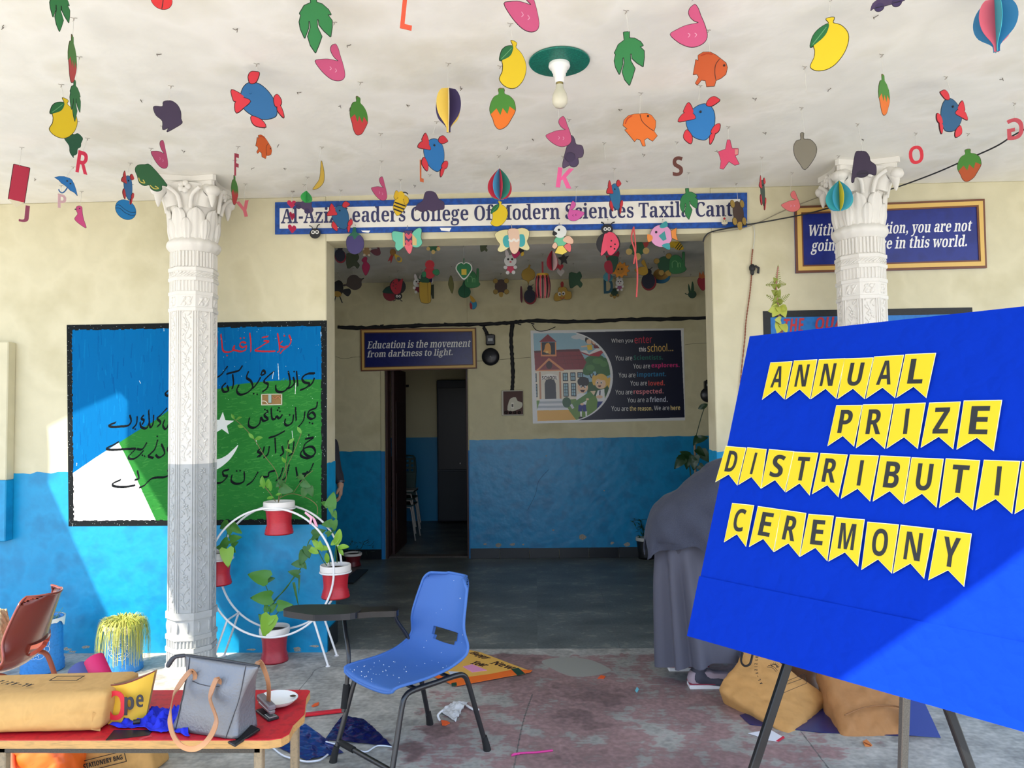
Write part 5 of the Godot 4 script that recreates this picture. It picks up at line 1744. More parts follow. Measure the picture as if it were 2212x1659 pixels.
func build_table() -> void:
	var ty := 0.5
	var o := thing("red_table","low wooden table with worn red top and metal legs","table")
	var wood := mat(rgb(196,150,88),0.7, {"tex": "streak","scale": 3.0, "stretch": Vector3(0.4,3,3)})
	var red := mat(rgb(200,22,40),0.5, {"tex": "streak","scale": 2.2})
	var a := on_y(672,1490, ty)
	var b := on_y(612,1598, ty)
	var out := [Vector2(-2.25, b.z), Vector2(b.x - 0.05, b.z)]
	out += [Vector2(b.x - 0.012, b.z - 0.014), Vector2(b.x + 0.004, b.z - 0.05), Vector2(b.x - 0.006, b.z - 0.12), Vector2(b.x + 0.004, b.z - 0.22), Vector2(a.x + 0.006, a.z + 0.08), Vector2(a.x, a.z + 0.012), Vector2(a.x - 0.015, a.z), Vector2(-2.25, a.z)]
	var lay := Basis(Vector3(1,0,0), Vector3(0,0,1), Vector3(0,-1,0))
	part(o, "top_board",prism_mesh(out,0.028, Transform3D(lay, Vector3(0, ty - 0.0165,0))), wood, Transform3D(), "raw plywood board with worn edge")
	part(o, "red_surface",prism_mesh(out,0.003, Transform3D(lay, Vector3(0, ty - 0.0015,0))), red, Transform3D(), "worn red painted top")
	var frame := mat(rgb(66,62,56),0.5, {"tex": "grain","scale": 5.0})
	var legm := mat(rgb(150,132,104),0.6, {"tex": "streak","scale": 4.0})
	part(o, "apron",span(Vector3(-2.2, ty - 0.06, b.z - 0.06), Vector3(b.x - 0.09, ty - 0.03, b.z - 0.03),0.003), frame)
	part(o, "apron",span(Vector3(-2.2, ty - 0.06, a.z + 0.05), Vector3(b.x - 0.05, ty - 0.03, a.z + 0.08),0.003), frame)
	table_post(o, Vector3(b.x - 0.10,0, b.z - 0.045), ty - 0.031, legm)
	table_post(o, Vector3(a.x - 0.045,0, a.z + 0.065), ty - 0.031, legm)
	table_post(o, Vector3(on_y(22,1620,0.42).x + 0.02,0, b.z - 0.045), ty - 0.031, legm)
	table_post(o, Vector3(-2.18,0, a.z + 0.065), ty - 0.031, legm)
	# kraft stationery bag lying on the table
	var kraft := mat(rgb(204,158,92),0.8, {"tex": "patch","scale": 3.0})
	var print := mat(rgb(40,34,30),0.8)
	var k0 := on_y(204,1592, ty)
	var bag := thing("paper_bag","brown paper stationery bag lying on its side on red table","bag")
	var front := k0.z - 0.0
	var cs := [Vector3(-2.25, ty + 0.002, front - 0.005), Vector3(k0.x, ty + 0.004, front - 0.03), Vector3(k0.x + 0.012, ty + 0.135, front - 0.055), Vector3(-2.25, ty + 0.125, front - 0.03)]
	part(bag, "bag_body",slab(cs,0.23,0.022,0.006,9.0,3, Vector3(0,0,1),28), kraft)
	part(bag, "fold_flap",prism_mesh(V([[0,0],[0.028,-0.012],[0.034,0.045],[0.004,0.06]]),0.003, Transform3D(Basis(Vector3.UP,0.7), Vector3(k0.x - 0.03, ty + 0.012, front - 0.03))), kraft)
	# printing on the sloping upper side, upside down
	var topn := Basis(Vector3(1,0,0),-PI / 2) * Basis(Vector3(0,0,1), PI)
	var arc := "AL-AZIZ LEADERS"
	for i in arc.length():
		if arc[i] == " ":
			continue
		var t := i * 0.019
		var p := on_y(64 - t * 560.0,1480 - pow(t,1.3) * 130.0, ty + 0.141)
		lettering(bag, arc[i], print, p,0.014 if arc[i] != "I" else 0.004,0.026 if arc[i] != "-" else 0.004, false, true,0.0,0.001, topn * Basis(Vector3(0,0,1),-0.25 - t * 1.3), "printed_letter")
	var f0 := on_y(124,1460, ty + 0.141)
	var f1 := on_y(166,1470, ty + 0.141)
	for e in [[f0.x, f0.z, f1.x, f0.z + 0.004],[f0.x, f1.z - 0.004, f1.x, f1.z],[f0.x, f0.z, f0.x + 0.004, f1.z],[f1.x - 0.004, f0.z, f1.x, f1.z]]:
		part(bag, "printed_line",span(Vector3(e[0], ty + 0.1405, e[1]), Vector3(e[2], ty + 0.1415, e[3]),0.0), print)
	# yellow envelope with the start of a word
	var yb := thing("yellow_envelope","yellow printed envelope standing open on the red table","envelope")
	var ez := on_y(270,1566, ty).z
	var e0 := on_z(233,1566, ez)
	var e1 := on_z(304,1560, ez)
	var rows := []
	var back := []
	for i in 13:
		var v := i / 12.0
		var line := PackedVector3Array()
		var lb := PackedVector3Array()
		for j in 17:
			var u := j / 16.0
			var topx := lerpf(on_z(233,1482, ez).x, on_z(320,1460, ez).x, u)
			var x := lerpf(lerpf(e0.x, e1.x, u), topx, v)
			var y := lerpf(ty + 0.002, lerpf(on_z(233,1484, ez).y, on_z(320,1459, ez).y, pow(u,1.6)), v)
			var z := ez - 0.03 * pow(u,3.0) - 0.02 * v + 0.012 * sin(u * 3.0) * v
			line.append(Vector3(x, y, z))
			lb.append(Vector3(x, y + 0.012 * v * (1.0 - u) * 0.0, z - 0.012 - 0.035 * v * sin(PI * clampf(u,0.05,0.95))))
		rows.append(line)
		back.append(lb)
	var yel := mat(rgb(226,178,48),0.5)
	var mb := MB.new()
	grid(mb, rows, false, true,0.001)
	part(yb, "front_sheet",mb.mesh(), yel)
	mb = MB.new()
	grid(mb, back, false, true,0.001)
	part(yb, "back_sheet",mb.mesh(), mat(rgb(150,112,70),0.7))
	part(yb, "rim",tube_mesh(Array(rows[12]),0.0022,5), mat(rgb(120,40,40),0.6))
	lettering(yb, "O",mat(rgb(206,24,44),0.5), on_z(249,1524, ez + 0.012),0.075,0.105, false, true,0.0,0.002)
	lettering(yb, "p",mat(rgb(34,34,44),0.5), on_z(279,1525, ez + 0.013),0.035,0.066, false, true,0.0,0.002)
	lettering(yb, "e",mat(rgb(34,34,44),0.5), on_z(302,1514, ez + 0.008),0.026,0.045, false, true,0.0,0.002)
	# rolls of card
	for q in [[[203,1424],[250,1512],0.034, rgb(200,24,92), "pink card rolled into a tube behind the paper bag",2.92],[[168,1446],[210,1530],0.036, rgb(74,84,146), "blue card rolled into a tube behind the paper bag",3.0]]:
		var rl := thing("card_roll",q[4], "card")
		var p0 := on_d(q[0][0], q[0][1], q[5])
		var p1 := on_d(q[1][0], q[1][1], q[5] - 0.1)
		p1.y = ty + 0.002
		var ax := (p0 - p1).normalized()
		var sx := ax.cross(Vector3(0,0,1)).normalized()
		var sy := ax.cross(sx)
		var rr := []
		for i in 9:
			var line := PackedVector3Array()
			for j in 40:
				var an := TAU * 1.3 * j / 39.0 + 1.2
				var rad: float = q[2] * (1.0 + 0.05 * j / 39.0)
				line.append(p1.lerp(p0, i / 8.0) + (sx * cos(an) + sy * sin(an)) * rad)
			rr.append(line)
		var rm := MB.new()
		grid(rm, rr, false, false,0.0015)
		part(rl, "rolled_sheet",rm.mesh(), mat(q[3],0.6))
		part(rl, "sheet_edge",tube_mesh([rr[0][39], rr[8][39]],0.0015,5), mat(q[3].darkened(0.2),0.6))
	# blue cloth and black card
	var bc := thing("blue_cloth","crumpled blue cloth lying under the grey handbag","cloth")
	var crows := []
	var nz := FastNoiseLite.new()
	nz.seed = 6
	nz.frequency = 6.0
	nz.fractal_octaves = 3
	for i in 19:
		var line := PackedVector3Array()
		for j in 29:
			var u := j / 28.0
			var v := i / 18.0
			var px := lerpf(lerpf(236,300, v), lerpf(410,420, v), u) + 6.0 * sin(v * 9.0 + u * 3.0)
			var py := lerpf(lerpf(1570,1540, v), lerpf(1592,1528, v), u) + 3.0 * sin(u * 14.0)
			var p := on_y(px, py, ty)
			p.y = ty + 0.003 + maxf(0.0, nz.get_noise_2d(p.x * 3.0, p.z * 6.0) * 0.05 + 0.012) * (0.3 + 0.7 * sin(PI * v))
			line.append(p)
		crows.append(line)
	mb = MB.new()
	grid(mb, crows, false, true,0.0015)
	part(bc, "cloth_sheet",mb.mesh(), mat(rgb(26,44,205),0.8))
	part(bc, "marker_pen",tube_mesh([on_y(288,1560, ty + 0.02), on_y(303,1558, ty + 0.02)],0.009,10), mat(rgb(22,22,26),0.4))
	var bkc := thing("black_card","flat black card sheet under the blue cloth on the table","card")
	var cc := [[228,1600],[246,1578],[330,1578],[322,1589]]
	part(bkc, "sheet",prism_mesh(cc.map(func(q): var p := on_y(q[0], q[1], ty); return Vector2(p.x, p.z)),0.0015, Transform3D(lay, Vector3(0, ty + 0.0012,0))), mat(rgb(24,26,32),0.4))
	part(bkc, "red_underside",prism_mesh([[300,1596],[326,1588],[328,1591],[302,1599]].map(func(q): var p := on_y(q[0], q[1], ty); return Vector2(p.x, p.z)),0.001, Transform3D(lay, Vector3(0, ty + 0.001,0))), mat(rgb(196,60,70),0.6))
	handbag(ty)
	# plate, stapler, phone
	var pc := on_y(599,1508, ty + 0.03)
	var pl := thing("white_plate","small white enamel plate on the red table by the stapler","plate",Vector3(pc.x, ty, pc.z), "",Basis(Vector3(0,0,1),-0.06))
	part(pl, "dish",lathe_mesh([Vector2(0.001,0.012), Vector2(0.036,0.012), Vector2(0.056,0.020), Vector2(0.074,0.034), Vector2(0.076,0.033), Vector2(0.058,0.016), Vector2(0.038,0.008), Vector2(0.001,0.008)],32), mat(rgb(230,230,226),0.3))
	part(pl, "rust_chip",lathe_mesh([Vector2(0.001,0.0352), Vector2(0.012,0.0352)],9), mat(rgb(110,94,78),0.8), at(Vector3(0.05,-0.003,-0.026)))
	var p0 := on_y(590,1556, ty)
	var p1 := on_y(556,1530, ty)
	var sd := (p1 - p0).normalized()
	var st := thing("stapler","grey and black stapler lying beside the grey handbag","stapler",p0, "",Basis(sd, Vector3.UP, sd.cross(Vector3.UP)))
	part(st, "base",box_mesh(Vector3(0.055,0.006,0), Vector3(0.12,0.01,0.042),0.003), mat(rgb(26,27,30),0.4))
	part(st, "anvil",box_mesh(Vector3(0.02,0.012,0), Vector3(0.045,0.004,0.03),0.001), mat(rgb(170,172,176),0.25, {"metal": 0.8}))
	part(st, "magazine",box_mesh(Vector3(0.06,0.03,0), Vector3(0.11,0.012,0.022),0.003, Basis(Vector3(0,0,1),0.06)), mat(rgb(150,152,156),0.3, {"metal": 0.7}))
	part(st, "top_arm",box_mesh(Vector3(0.065,0.048,0), Vector3(0.12,0.02,0.03),0.007, Basis(Vector3(0,0,1),0.10)), mat(rgb(120,112,116),0.35))
	var ph := on_y(544,1584, ty)
	var cell := thing("mobile_phone","black mobile phone tucked under the grey handbag","phone",Vector3(ph.x, ty, ph.z), "",Basis(Vector3.UP,0.9) * Basis(Vector3(0,0,1),0.25))
	part(cell, "body",box_mesh(Vector3(-0.03,0.01,0), Vector3(0.10,0.009,0.055),0.004), mat(rgb(22,22,24),0.3))
	part(cell, "screen",box_mesh(Vector3(-0.03,0.0148,0), Vector3(0.092,0.001,0.049),0.0004), mat(rgb(8,8,10),0.08))
	# under the table: stationery bag, and an orange chair lying on its side
	var ub := thing("paper_bag","brown paper bag printed STATIONERY BAG under the red table","bag")
	var z0 := 1.72
	var cu := [on_z(148,1759, z0), on_z(330,1755, z0), on_z(318,1560, z0 - 0.05), on_z(132,1568, z0 - 0.05)]
	for k in 2:
		cu[k].y = 0.004
	part(ub, "bag_body",slab(cu,0.16,0.02,0.01,7.0,12, Vector3(0,0.1,1)), kraft)
	var tl := on_z(180,1656, z0 + 0.02)
	var tr := on_z(264,1635, z0 + 0.02)
	var ang := Basis(Vector3(0,0,1), atan2(tr.y - tl.y, tr.x - tl.x))
	lettering(ub, "STATIONERY BAG",print,(tl + tr) / 2,(tr - tl).length(),0.022, false, true,0.0,0.002, ang)
	for e in [[0.024,0.003],[-0.024,0.003]]:
		part(ub, "printed_line",box_mesh((tl + tr) / 2 + ang * Vector3(0, e[0],0), Vector3((tr - tl).length() + 0.03, e[1],0.002),0.0, ang), print)
	for s in [-1,1]:
		part(ub, "printed_line",box_mesh((tl + tr) / 2 + ang * Vector3(s * ((tr - tl).length() / 2 + 0.014),0,0), Vector3(0.003,0.05,0.002),0.0, ang), print)
	chair_behind_table(ty)

func handbag(ty: float) -> void:
	var o := thing("handbag","silver grey leather handbag with tan straps on the red table","handbag")
	var grey := mat(rgb(120,122,126),0.38, {"metal": 0.35, "bump": 0.12, "scale": 6.0})
	var dark := mat(rgb(52,52,56),0.5)
	var tan := mat(rgb(170,122,86),0.5)
	var bl := on_y(364,1578, ty)
	var br := on_y(508,1600, ty)
	var dir := (br - bl).normalized()
	var nrm := dir.cross(Vector3.UP)
	nrm = -nrm if nrm.z < 0 else nrm
	var dep := 0.13
	var hgt := 0.245
	var cs := [bl + Vector3.UP * 0.003, br + Vector3.UP * 0.003, br + Vector3.UP * (hgt - 0.012) + dir * 0.045 - nrm * 0.055, bl + Vector3.UP * hgt + dir * 0.012 - nrm * 0.05]
	# body narrows to a closed top
	var nz := FastNoiseLite.new()
	nz.seed = 31
	nz.frequency = 5.0
	var mb := MB.new()
	lump(mb,22, func(q: Vector3) -> Vector3:
		var u := q.x * 0.5 + 0.5
		var v := q.y * 0.5 + 0.5
		var base: Vector3 = cs[0] * (1 - u) * (1 - v) + cs[1] * u * (1 - v) + cs[2] * u * v + cs[3] * (1 - u) * v
		var th := dep * lerpf(1.0,0.22, pow(v,1.3))
		var corner := pow(absf(q.x),8.0) * 0.012
		var pinch := 0.03 * pow(absf(q.x),6.0) * sin(PI * v) * signf(q.x)
		var w := nz.get_noise_3dv(base * 1.2) * 0.012 * sin(PI * v)
		return base - nrm * th * (0.5 - q.z * 0.5) + nrm * (0.012 * (1.0 - q.x * q.x) * sin(PI * v) * q.z - corner * q.z + w) - dir * pinch)
	var body := part(o, "body",mb.mesh(true), grey)
	# seams and top edge
	var at_f := func(u: float, v: float, lift: float) -> Vector3:
		var base: Vector3 = cs[0] * (1 - u) * (1 - v) + cs[1] * u * (1 - v) + cs[2] * u * v + cs[3] * (1 - u) * v
		var qx := u * 2 - 1
		return base + nrm * (0.012 * (1.0 - qx * qx) * sin(PI * v) + nz.get_noise_3dv(base * 1.2) * 0.012 * sin(PI * v) + lift - pow(absf(qx),8.0) * 0.012)
	for u in [0.1,0.86]:
		var line := []
		for i in 15:
			line.append(at_f.call(u + 0.03 * sin(i / 14.0 * PI), i / 14.0,0.001))
		part(body, "seam",tube_mesh(line,0.0016,5), dark)
	var mid := []
	for i in 12:
		mid.append(at_f.call(lerpf(0.22,0.62, i / 11.0),0.70 - 0.02 * sin(i / 11.0 * PI),0.001))
	part(body, "seam",tube_mesh(mid,0.0014,5), dark)
	part(o, "zip",tube_mesh(curve([cs[3] - nrm * 0.014,(cs[2] + cs[3]) / 2 - nrm * 0.014 + Vector3.UP * 0.003, cs[2] - nrm * 0.014],6),0.005,6), dark)
	part(o, "zip_tail",tube_mesh(curve([cs[3] - nrm * 0.014, cs[3] + Vector3(-0.03,-0.004,0), cs[3] + Vector3(-0.05,-0.035,0.01)],6),[0.006,0.007,0.007,0.007,0.007,0.007,0.008,0.009,0.009,0.009,0.009,0.008,0.005],6), dark)
	# front strap, a flat loop fallen forward over the table edge
	var strap := func(pts: Array, called: String) -> void:
		var c := curve(pts,7)
		var rows := []
		for i in c.size():
			var t: Vector3 = (c[mini(i + 1, c.size() - 1)] - c[maxi(i - 1,0)]).normalized()
			var sx := t.cross(nrm).normalized() * 0.009
			rows.append(PackedVector3Array([c[i] - sx, c[i] + sx]))
		var m2 := MB.new()
		grid(m2, rows, false, false,0.0035)
		part(o, called, m2.mesh(), tan)
	var s0: Vector3 = at_f.call(0.24,0.80,0.003)
	var s1: Vector3 = at_f.call(0.60,0.78,0.003)
	strap.call([s0 - Vector3.UP * 0.03, s0, s0 + nrm * 0.018 + Vector3.UP * 0.012 - dir * 0.008, s0 + nrm * 0.05 - Vector3.UP * 0.05 - dir * 0.04, on_d(368,1545,2.46), on_d(374,1585,2.44), on_d(395,1612,2.43), on_d(425,1616,2.43), on_d(452,1595,2.43), on_d(468,1555,2.43), s1 + nrm * 0.035 - Vector3.UP * 0.05 - dir * 0.008, s1 + nrm * 0.016 + Vector3.UP * 0.008, s1, s1 - Vector3.UP * 0.03], "front_strap")
	var b0: Vector3 = cs[2] - nrm * 0.03 - dir * 0.03
	strap.call([b0 - Vector3.UP * 0.02, b0 - nrm * 0.03, b0 - nrm * 0.05 + dir * 0.02 - Vector3.UP * 0.08, Vector3(on_y(580,1538, ty).x, ty + 0.015, on_y(580,1538, ty).z)], "rear_strap")

func chair_behind_table(ty: float) -> void:
	# a brown moulded chair turned away, with a cream sack on its seat
	var p := Vector3(-2.76,0,1.40)
	var f := Vector3(-0.985,0,0.17).normalized()
	var bs := Basis(Vector3.UP.cross(f), Vector3.UP, f)
	var o := thing("moulded_chair","glossy brown plastic chair seen from behind at the porch end","chair",p, "",bs)
	var brown := mat(rgb(116,50,38),0.22, {"spec": 0.6})
	part(o, "seat_shell",chair_shell(), brown, Transform3D(Basis().scaled(Vector3(1.05,0.92,1.0)), Vector3.ZERO))
	var steel := mat(rgb(150,74,50),0.4)
	for s in [-1.0,1.0]:
		part(o, "side_frame",tube_mesh(side_frame(s),0.0125,8), steel)
	var sk := thing("cream_sack","cream cloth sack with black printing on the brown chair","sack")
	var c := p + f * 0.03 + Vector3(0,0.39,0)
	var mb := MB.new()
	var nz := FastNoiseLite.new()
	nz.seed = 77
	nz.frequency = 6.0
	lump(mb,14, func(q: Vector3) -> Vector3:
		var d := q.normalized() * 0.35 + q * 0.65
		var taper := lerpf(1.0,0.72, q.y * 0.5 + 0.5)
		return c + Vector3(d.x * 0.12 * taper,0.14 + d.y * 0.14, d.z * 0.09 * taper) + Vector3.ONE * nz.get_noise_3dv(q * 0.4) * 0.02)
	part(sk, "sack_body",mb.mesh(true), mat(rgb(222,202,160),0.8, {"tex": "grain","scale": 2.0}))
	part(sk, "printed_line",tube_mesh(curve([c + Vector3(-0.02,0.20,0.085), c + Vector3(-0.028,0.14,0.10), c + Vector3(-0.015,0.08,0.10)],5),0.004,5), mat(rgb(50,36,30),0.7))
	part(sk, "top_crease",tube_mesh(curve([c + Vector3(-0.07,0.285,0.03), c + Vector3(0,0.275,0.05), c + Vector3(0.07,0.285,0.03)],5),0.006,5), mat(rgb(206,184,140),0.8))
	# orange chair tipped under the table
	var g := thing("orange_bag","bright orange plastic bag with strap on the floor under the table","bag")
	var q0 := on_y(95,1690,0)
	mb = MB.new()
	lump(mb,12, func(q: Vector3) -> Vector3:
		var d := q.normalized() * 0.4 + q * 0.6
		return Vector3(q0.x,0, q0.z) + Vector3(d.x * 0.16,0.115 + d.y * 0.113, d.z * 0.10) + Vector3.ONE * nz.get_noise_3dv(q * 0.5 + Vector3(3,0,0)) * 0.02)
	part(g, "bag_body",mb.mesh(true), mat(rgb(232,104,32),0.4))
	part(g, "strap",tube_mesh(curve([Vector3(q0.x - 0.1,0.23, q0.z + 0.06), Vector3(q0.x - 0.06,0.12, q0.z + 0.115), Vector3(q0.x + 0.02,0.02, q0.z + 0.15)],6),0.012,6), mat(rgb(206,92,60),0.5))

# ================================================================ plants
# a leaf of length 1 along +y, facing +z; kind sets its outline
func leaf_mesh(kind: String) -> ArrayMesh:
	var key := "leaf " + kind
	if noise_tex.has(key):
		return noise_tex[key]
	var rows := []
	for i in 9:
		var t := i / 8.0
		var w := 0.0
		match kind:
			"heart": w = 0.36 * pow(sin(PI * pow(t * 0.97 + 0.03,0.55)),0.8) + (0.05 if i < 2 else 0.0)
			"oval": w = 0.23 * pow(sin(PI * (t * 0.96 + 0.02)),0.7)
			"arrow": w = 0.30 * (1.0 - t) * (1.0 if t > 0.12 else 0.9) + 0.012
			"blade": w = 0.05 * (1.0 - t * t) + 0.004
		var line := PackedVector3Array()
		for j in 7:
			var s := j / 3.0 - 1.0
			var back := 0.0
			if kind == "heart" or kind == "arrow":
				back = -0.12 * absf(s) * (1.0 - t)
			line.append(Vector3(s * w, t + back,0.10 * absf(s) * w * 2.0 - 0.16 * t * t + 0.02 * sin(t * 9.0) * s))
		rows.append(line)
	var mb := MB.new()
	grid(mb, rows, false, false,0.006)
	var m := mb.mesh()
	noise_tex[key] = m
	return m

func add_leaf(o: Node3D, kind: String, a: Vector3, b: Vector3, mt: Material, tilt := 0.3, wide := 1.0) -> void:
	var y := b - a
	var l := y.length()
	y /= l
	var view := (CAM - a).normalized()
	var z := (view - y * view.dot(y)).normalized()
	z = z.rotated(y, tilt)
	var x := y.cross(z)
	part(o, "leaf",leaf_mesh(kind), mt, Transform3D(Basis(x * l * wide, y * l, z * l), a))

func crop_leaf(o: Node3D, kind: String, q: Array, z: float, mt: Material, dz := 0.0) -> void:
	# q: base x, y, tip x, y in pixels of the plant-stand crop
	var a := on_z(440.0 + q[0] / 3.606,1000.0 + q[1] / 3.606, z)
	var b := on_z(440.0 + q[2] / 3.606,1000.0 + q[3] / 3.606, z + dz)
	add_leaf(o, kind, a, b, mt, rng.randf_range(-0.5,0.5))

func flower_pot(called: String, label: String, at_p: Vector3, h: float, r: float, red: Color, group := "") -> Node3D:
	var o := thing(called, label, "potted plant",at_p, group)
	var body := mat(red,0.4, {"tex": "streak","scale": 5.0, "stretch": Vector3(0.5,4,0.5)})
	part(o, "pot_body",lathe_mesh([Vector2(0.001,0.0), Vector2(r * 0.9,0.0), Vector2(r * 0.92, h * 0.05), Vector2(r * 0.87, h * 0.09), Vector2(r * 0.89, h * 0.13), Vector2(r * 0.83, h * 0.17), Vector2(r * 0.85, h * 0.21), Vector2(r * 0.78, h * 0.27), Vector2(r * 0.78, h * 0.4), Vector2(r * 0.82, h * 0.6), Vector2(r * 0.90, h * 0.82)],32), body)
	part(o, "pot_rim",lathe_mesh([Vector2(r * 0.90, h * 0.80), Vector2(r * 0.97, h * 0.80), Vector2(r, h * 0.84), Vector2(r, h * 0.97), Vector2(r * 0.98, h), Vector2(r * 0.90, h), Vector2(r * 0.86, h * 0.94), Vector2(r * 0.84, h * 0.86)],32), mat(rgb(232,226,218),0.6), Transform3D(), "white painted rim")
	part(o, "soil",lathe_mesh([Vector2(0.001, h * 0.90), Vector2(r * 0.86, h * 0.88)],20), mat(rgb(70,56,44),0.95))
	return o

func build_plants() -> void:
	var zf := 0.27
	var zb := 0.08
	var zm := 0.17
	var c := on_z(584,1237, zf)
	var R := on_z(721,1237, zf).x - c.x
	var steel := mat(rgb(234,232,230),0.4)
	var st := thing("plant_stand","white round metal plant stand against the blue wall","plant stand")
	for z in [zf, zb]:
		var ring := []
		for k in 72:
			var a := TAU * k / 72
			ring.append(Vector3(c.x + cos(a) * R, c.y + sin(a) * R, z))
		part(st, "hoop",tube_mesh(ring,0.0072,8, true), steel)
	for a in [-0.82,-0.82 - 1.5]:
		var d := Vector3(cos(a), sin(a),0) * R
		part(st, "cross_bar",tube_mesh([c + d, Vector3(c.x, c.y, zb) + d],0.0065,8), steel)
		for z in [zf, zb]:
			var top := Vector3(c.x + d.x, c.y + d.y, z)
			var foot := Vector3(c.x + signf(d.x) * (R * 0.92),0.006, z + (0.02 if z == zf else 0.0))
			var leg := part(st, "leg",tube_mesh([top, foot],0.0072,8), steel)
			part(leg, "foot_plate",lathe_mesh([Vector2(0.001,0.0), Vector2(0.018,0.0), Vector2(0.014,0.007), Vector2(0.001,0.008)],12), steel, at(Vector3(foot.x,0, foot.z)))
	# pots: top, right, left, bottom
	var gr := mat(rgb(70,128,44),0.5, {"back": Color(0.3,0.42,0.12)})
	var gr2 := mat(rgb(96,156,50),0.45, {"back": Color(0.35,0.5,0.12)})
	var gr3 := mat(rgb(54,104,44),0.5, {"back": Color(0.2,0.35,0.1)})
	var lime := mat(rgb(132,178,56),0.45, {"back": Color(0.4,0.5,0.12)})
	var twig := mat(rgb(120,106,66),0.8)
	var spots := {"top": [603,1153,66,70], "right": [725,1290,66,70], "left": [470,1262,64,70], "bottom": [593,1427,64,73]}
	var names := {"top": "red and white pot of thin twigs on top of the round stand","right": "red and white pot of oval leaves on the round stand beside the opening","left": "red and white pot of pointed leaves half behind the carved column","bottom": "red and white pot with climbing vine at the foot of round stand"}
	for k in spots:
		var s: Array = spots[k]
		var base := on_z(s[0], s[1], zm)
		if k == "bottom":
			base.y = 0.0
		var sc := (base - CAM).dot(FWD) / FOCAL
		var h: float = s[3] * sc
		var o := flower_pot("flower_pot",names[k], base, h, s[2] * sc / 2.0, rgb(196,36,50) if k != "bottom" else rgb(172,48,60))
		# the little hoop that carries it
		var hoop := []
		for i in 32:
			var a := TAU * i / 32
			hoop.append(base + Vector3(cos(a) * s[2] * sc * 0.5, h * 0.78, sin(a) * s[2] * sc * 0.5))
		if k != "bottom":
			part(st, "pot_ring",tube_mesh(hoop,0.0055,6, true), steel)
		var stem := func(pts: Array, r: float, zz: float) -> void:
			part(o, "stem",tube_mesh(curve(pts.map(func(q): return on_z(440.0 + q[0] / 3.606,1000.0 + q[1] / 3.606, zz) - base),5), r,6), twig if k == "top" else gr3)
		var lf := func(kind: String, list: Array, mt: Material, zz: float) -> void:
			for q in list:
				var a := on_z(440.0 + q[0] / 3.606,1000.0 + q[1] / 3.606, zz) - base
				var b := on_z(440.0 + q[2] / 3.606,1000.0 + q[3] / 3.606, zz + rng.randf_range(-0.02,0.04)) - base
				var y := b - a
				var l := y.length()
				y /= l
				var z := (Vector3(0.1,0.3,1.0) - y * Vector3(0.1,0.3,1.0).dot(y)).normalized().rotated(y, rng.randf_range(-0.5,0.5))
				part(o, "leaf",leaf_mesh(kind), mt, Transform3D(Basis(y.cross(z) * l, y * l, z * l), a))
		match k:
			"bottom":
				stem.call([[520,1290],[512,1200],[520,1110],[500,1000],[466,920]],0.003, zm + 0.03)
				stem.call([[520,1290],[530,1230],[590,1150],[640,1100]],0.003, zm + 0.03)
				stem.call([[522,1100],[560,1060],[640,980],[700,890],[750,830],[790,720],[820,610],[860,575],[890,480]],0.0035, zm)
				stem.call([[530,1110],[600,1020],[690,910],[740,850]],0.0028, zm + 0.01)
				lf.call("heart",[[500,905,337,857],[527,1045,357,1060],[580,1110,690,1112],[500,1160,470,1085],[515,1150,572,1088],[500,1255,424,1180]], gr, zm + 0.04)
				lf.call("heart",[[520,1190,462,1365],[500,1240,560,1190]], lime, zm + 0.10)
				lf.call("heart",[[772,782,676,790],[740,868,660,842],[788,690,752,800],[804,650,826,745],[770,780,800,830],[850,565,940,520],[870,540,884,610],[470,910,556,902]], gr3, zm + 0.02)
				lf.call("blade",[[745,870,742,1025],[700,930,740,1120]], gr3, zm)
			"right":
				stem.call([[960,800],[930,760],[900,700],[880,650]],0.003, zm + 0.02)
				stem.call([[1010,800],[1022,720],[1030,640]],0.003, zm + 0.02)
				stem.call([[985,800],[970,700],[960,640]],0.003, zm + 0.02)
				lf.call("oval",[[895,705,806,655],[925,670,838,600],[975,672,870,650],[1030,645,1062,525],[990,640,1052,588],[1040,655,1126,648],[1045,660,1090,716],[955,700,965,785],[920,690,900,610]], lime, zm + 0.04)
				stem.call([[1040,780],[1030,640],[1010,520],[1000,420],[990,330]],0.003, zb)
				lf.call("heart",[[985,345,1014,222],[965,325,912,300],[990,345,1000,400],[1010,380,1035,440],[1000,470,912,482],[1010,450,1024,535],[960,560,1010,520]], gr, zb + 0.02)
			"left":
				stem.call([[130,700],[170,610],[195,490]],0.003, zm + 0.02)
				lf.call("heart",[[215,480,292,556],[205,490,200,572],[195,470,118,520],[205,600,292,574],[190,600,120,640],[225,645,272,608],[215,650,242,698],[180,660,88,652]], gr, zm + 0.03)
				lf.call("heart",[[178,670,190,812]], lime, zm + 0.08)
			"top":
				stem.call([[580,320],[590,200],[560,60],[470,-60],[390,-190],[300,-290],[240,-340]],0.0022, zm)
				stem.call([[580,300],[610,120],[700,-80],[760,-230]],0.002, zm)
				stem.call([[585,300],[640,140],[640,0],[660,-150]],0.002, zm)
				stem.call([[580,280],[680,240],[800,270],[880,330],[885,400]],0.0026, zm)
				stem.call([[560,300],[520,240],[470,180]],0.0025, zm)
				stem.call([[700,230],[780,120],[850,60]],0.0018, zm)
				lf.call("oval",[[470,200,448,108],[495,195,505,130],[520,220,515,150],[545,270,488,272],[560,250,600,238],[480,180,430,175]], gr2, zm + 0.03)
				lf.call("heart",[[600,190,690,225],[620,170,580,130],[790,200,770,280],[770,150,830,190],[820,190,852,265],[740,100,790,130],[600,150,560,190]], gr3, zm + 0.02)
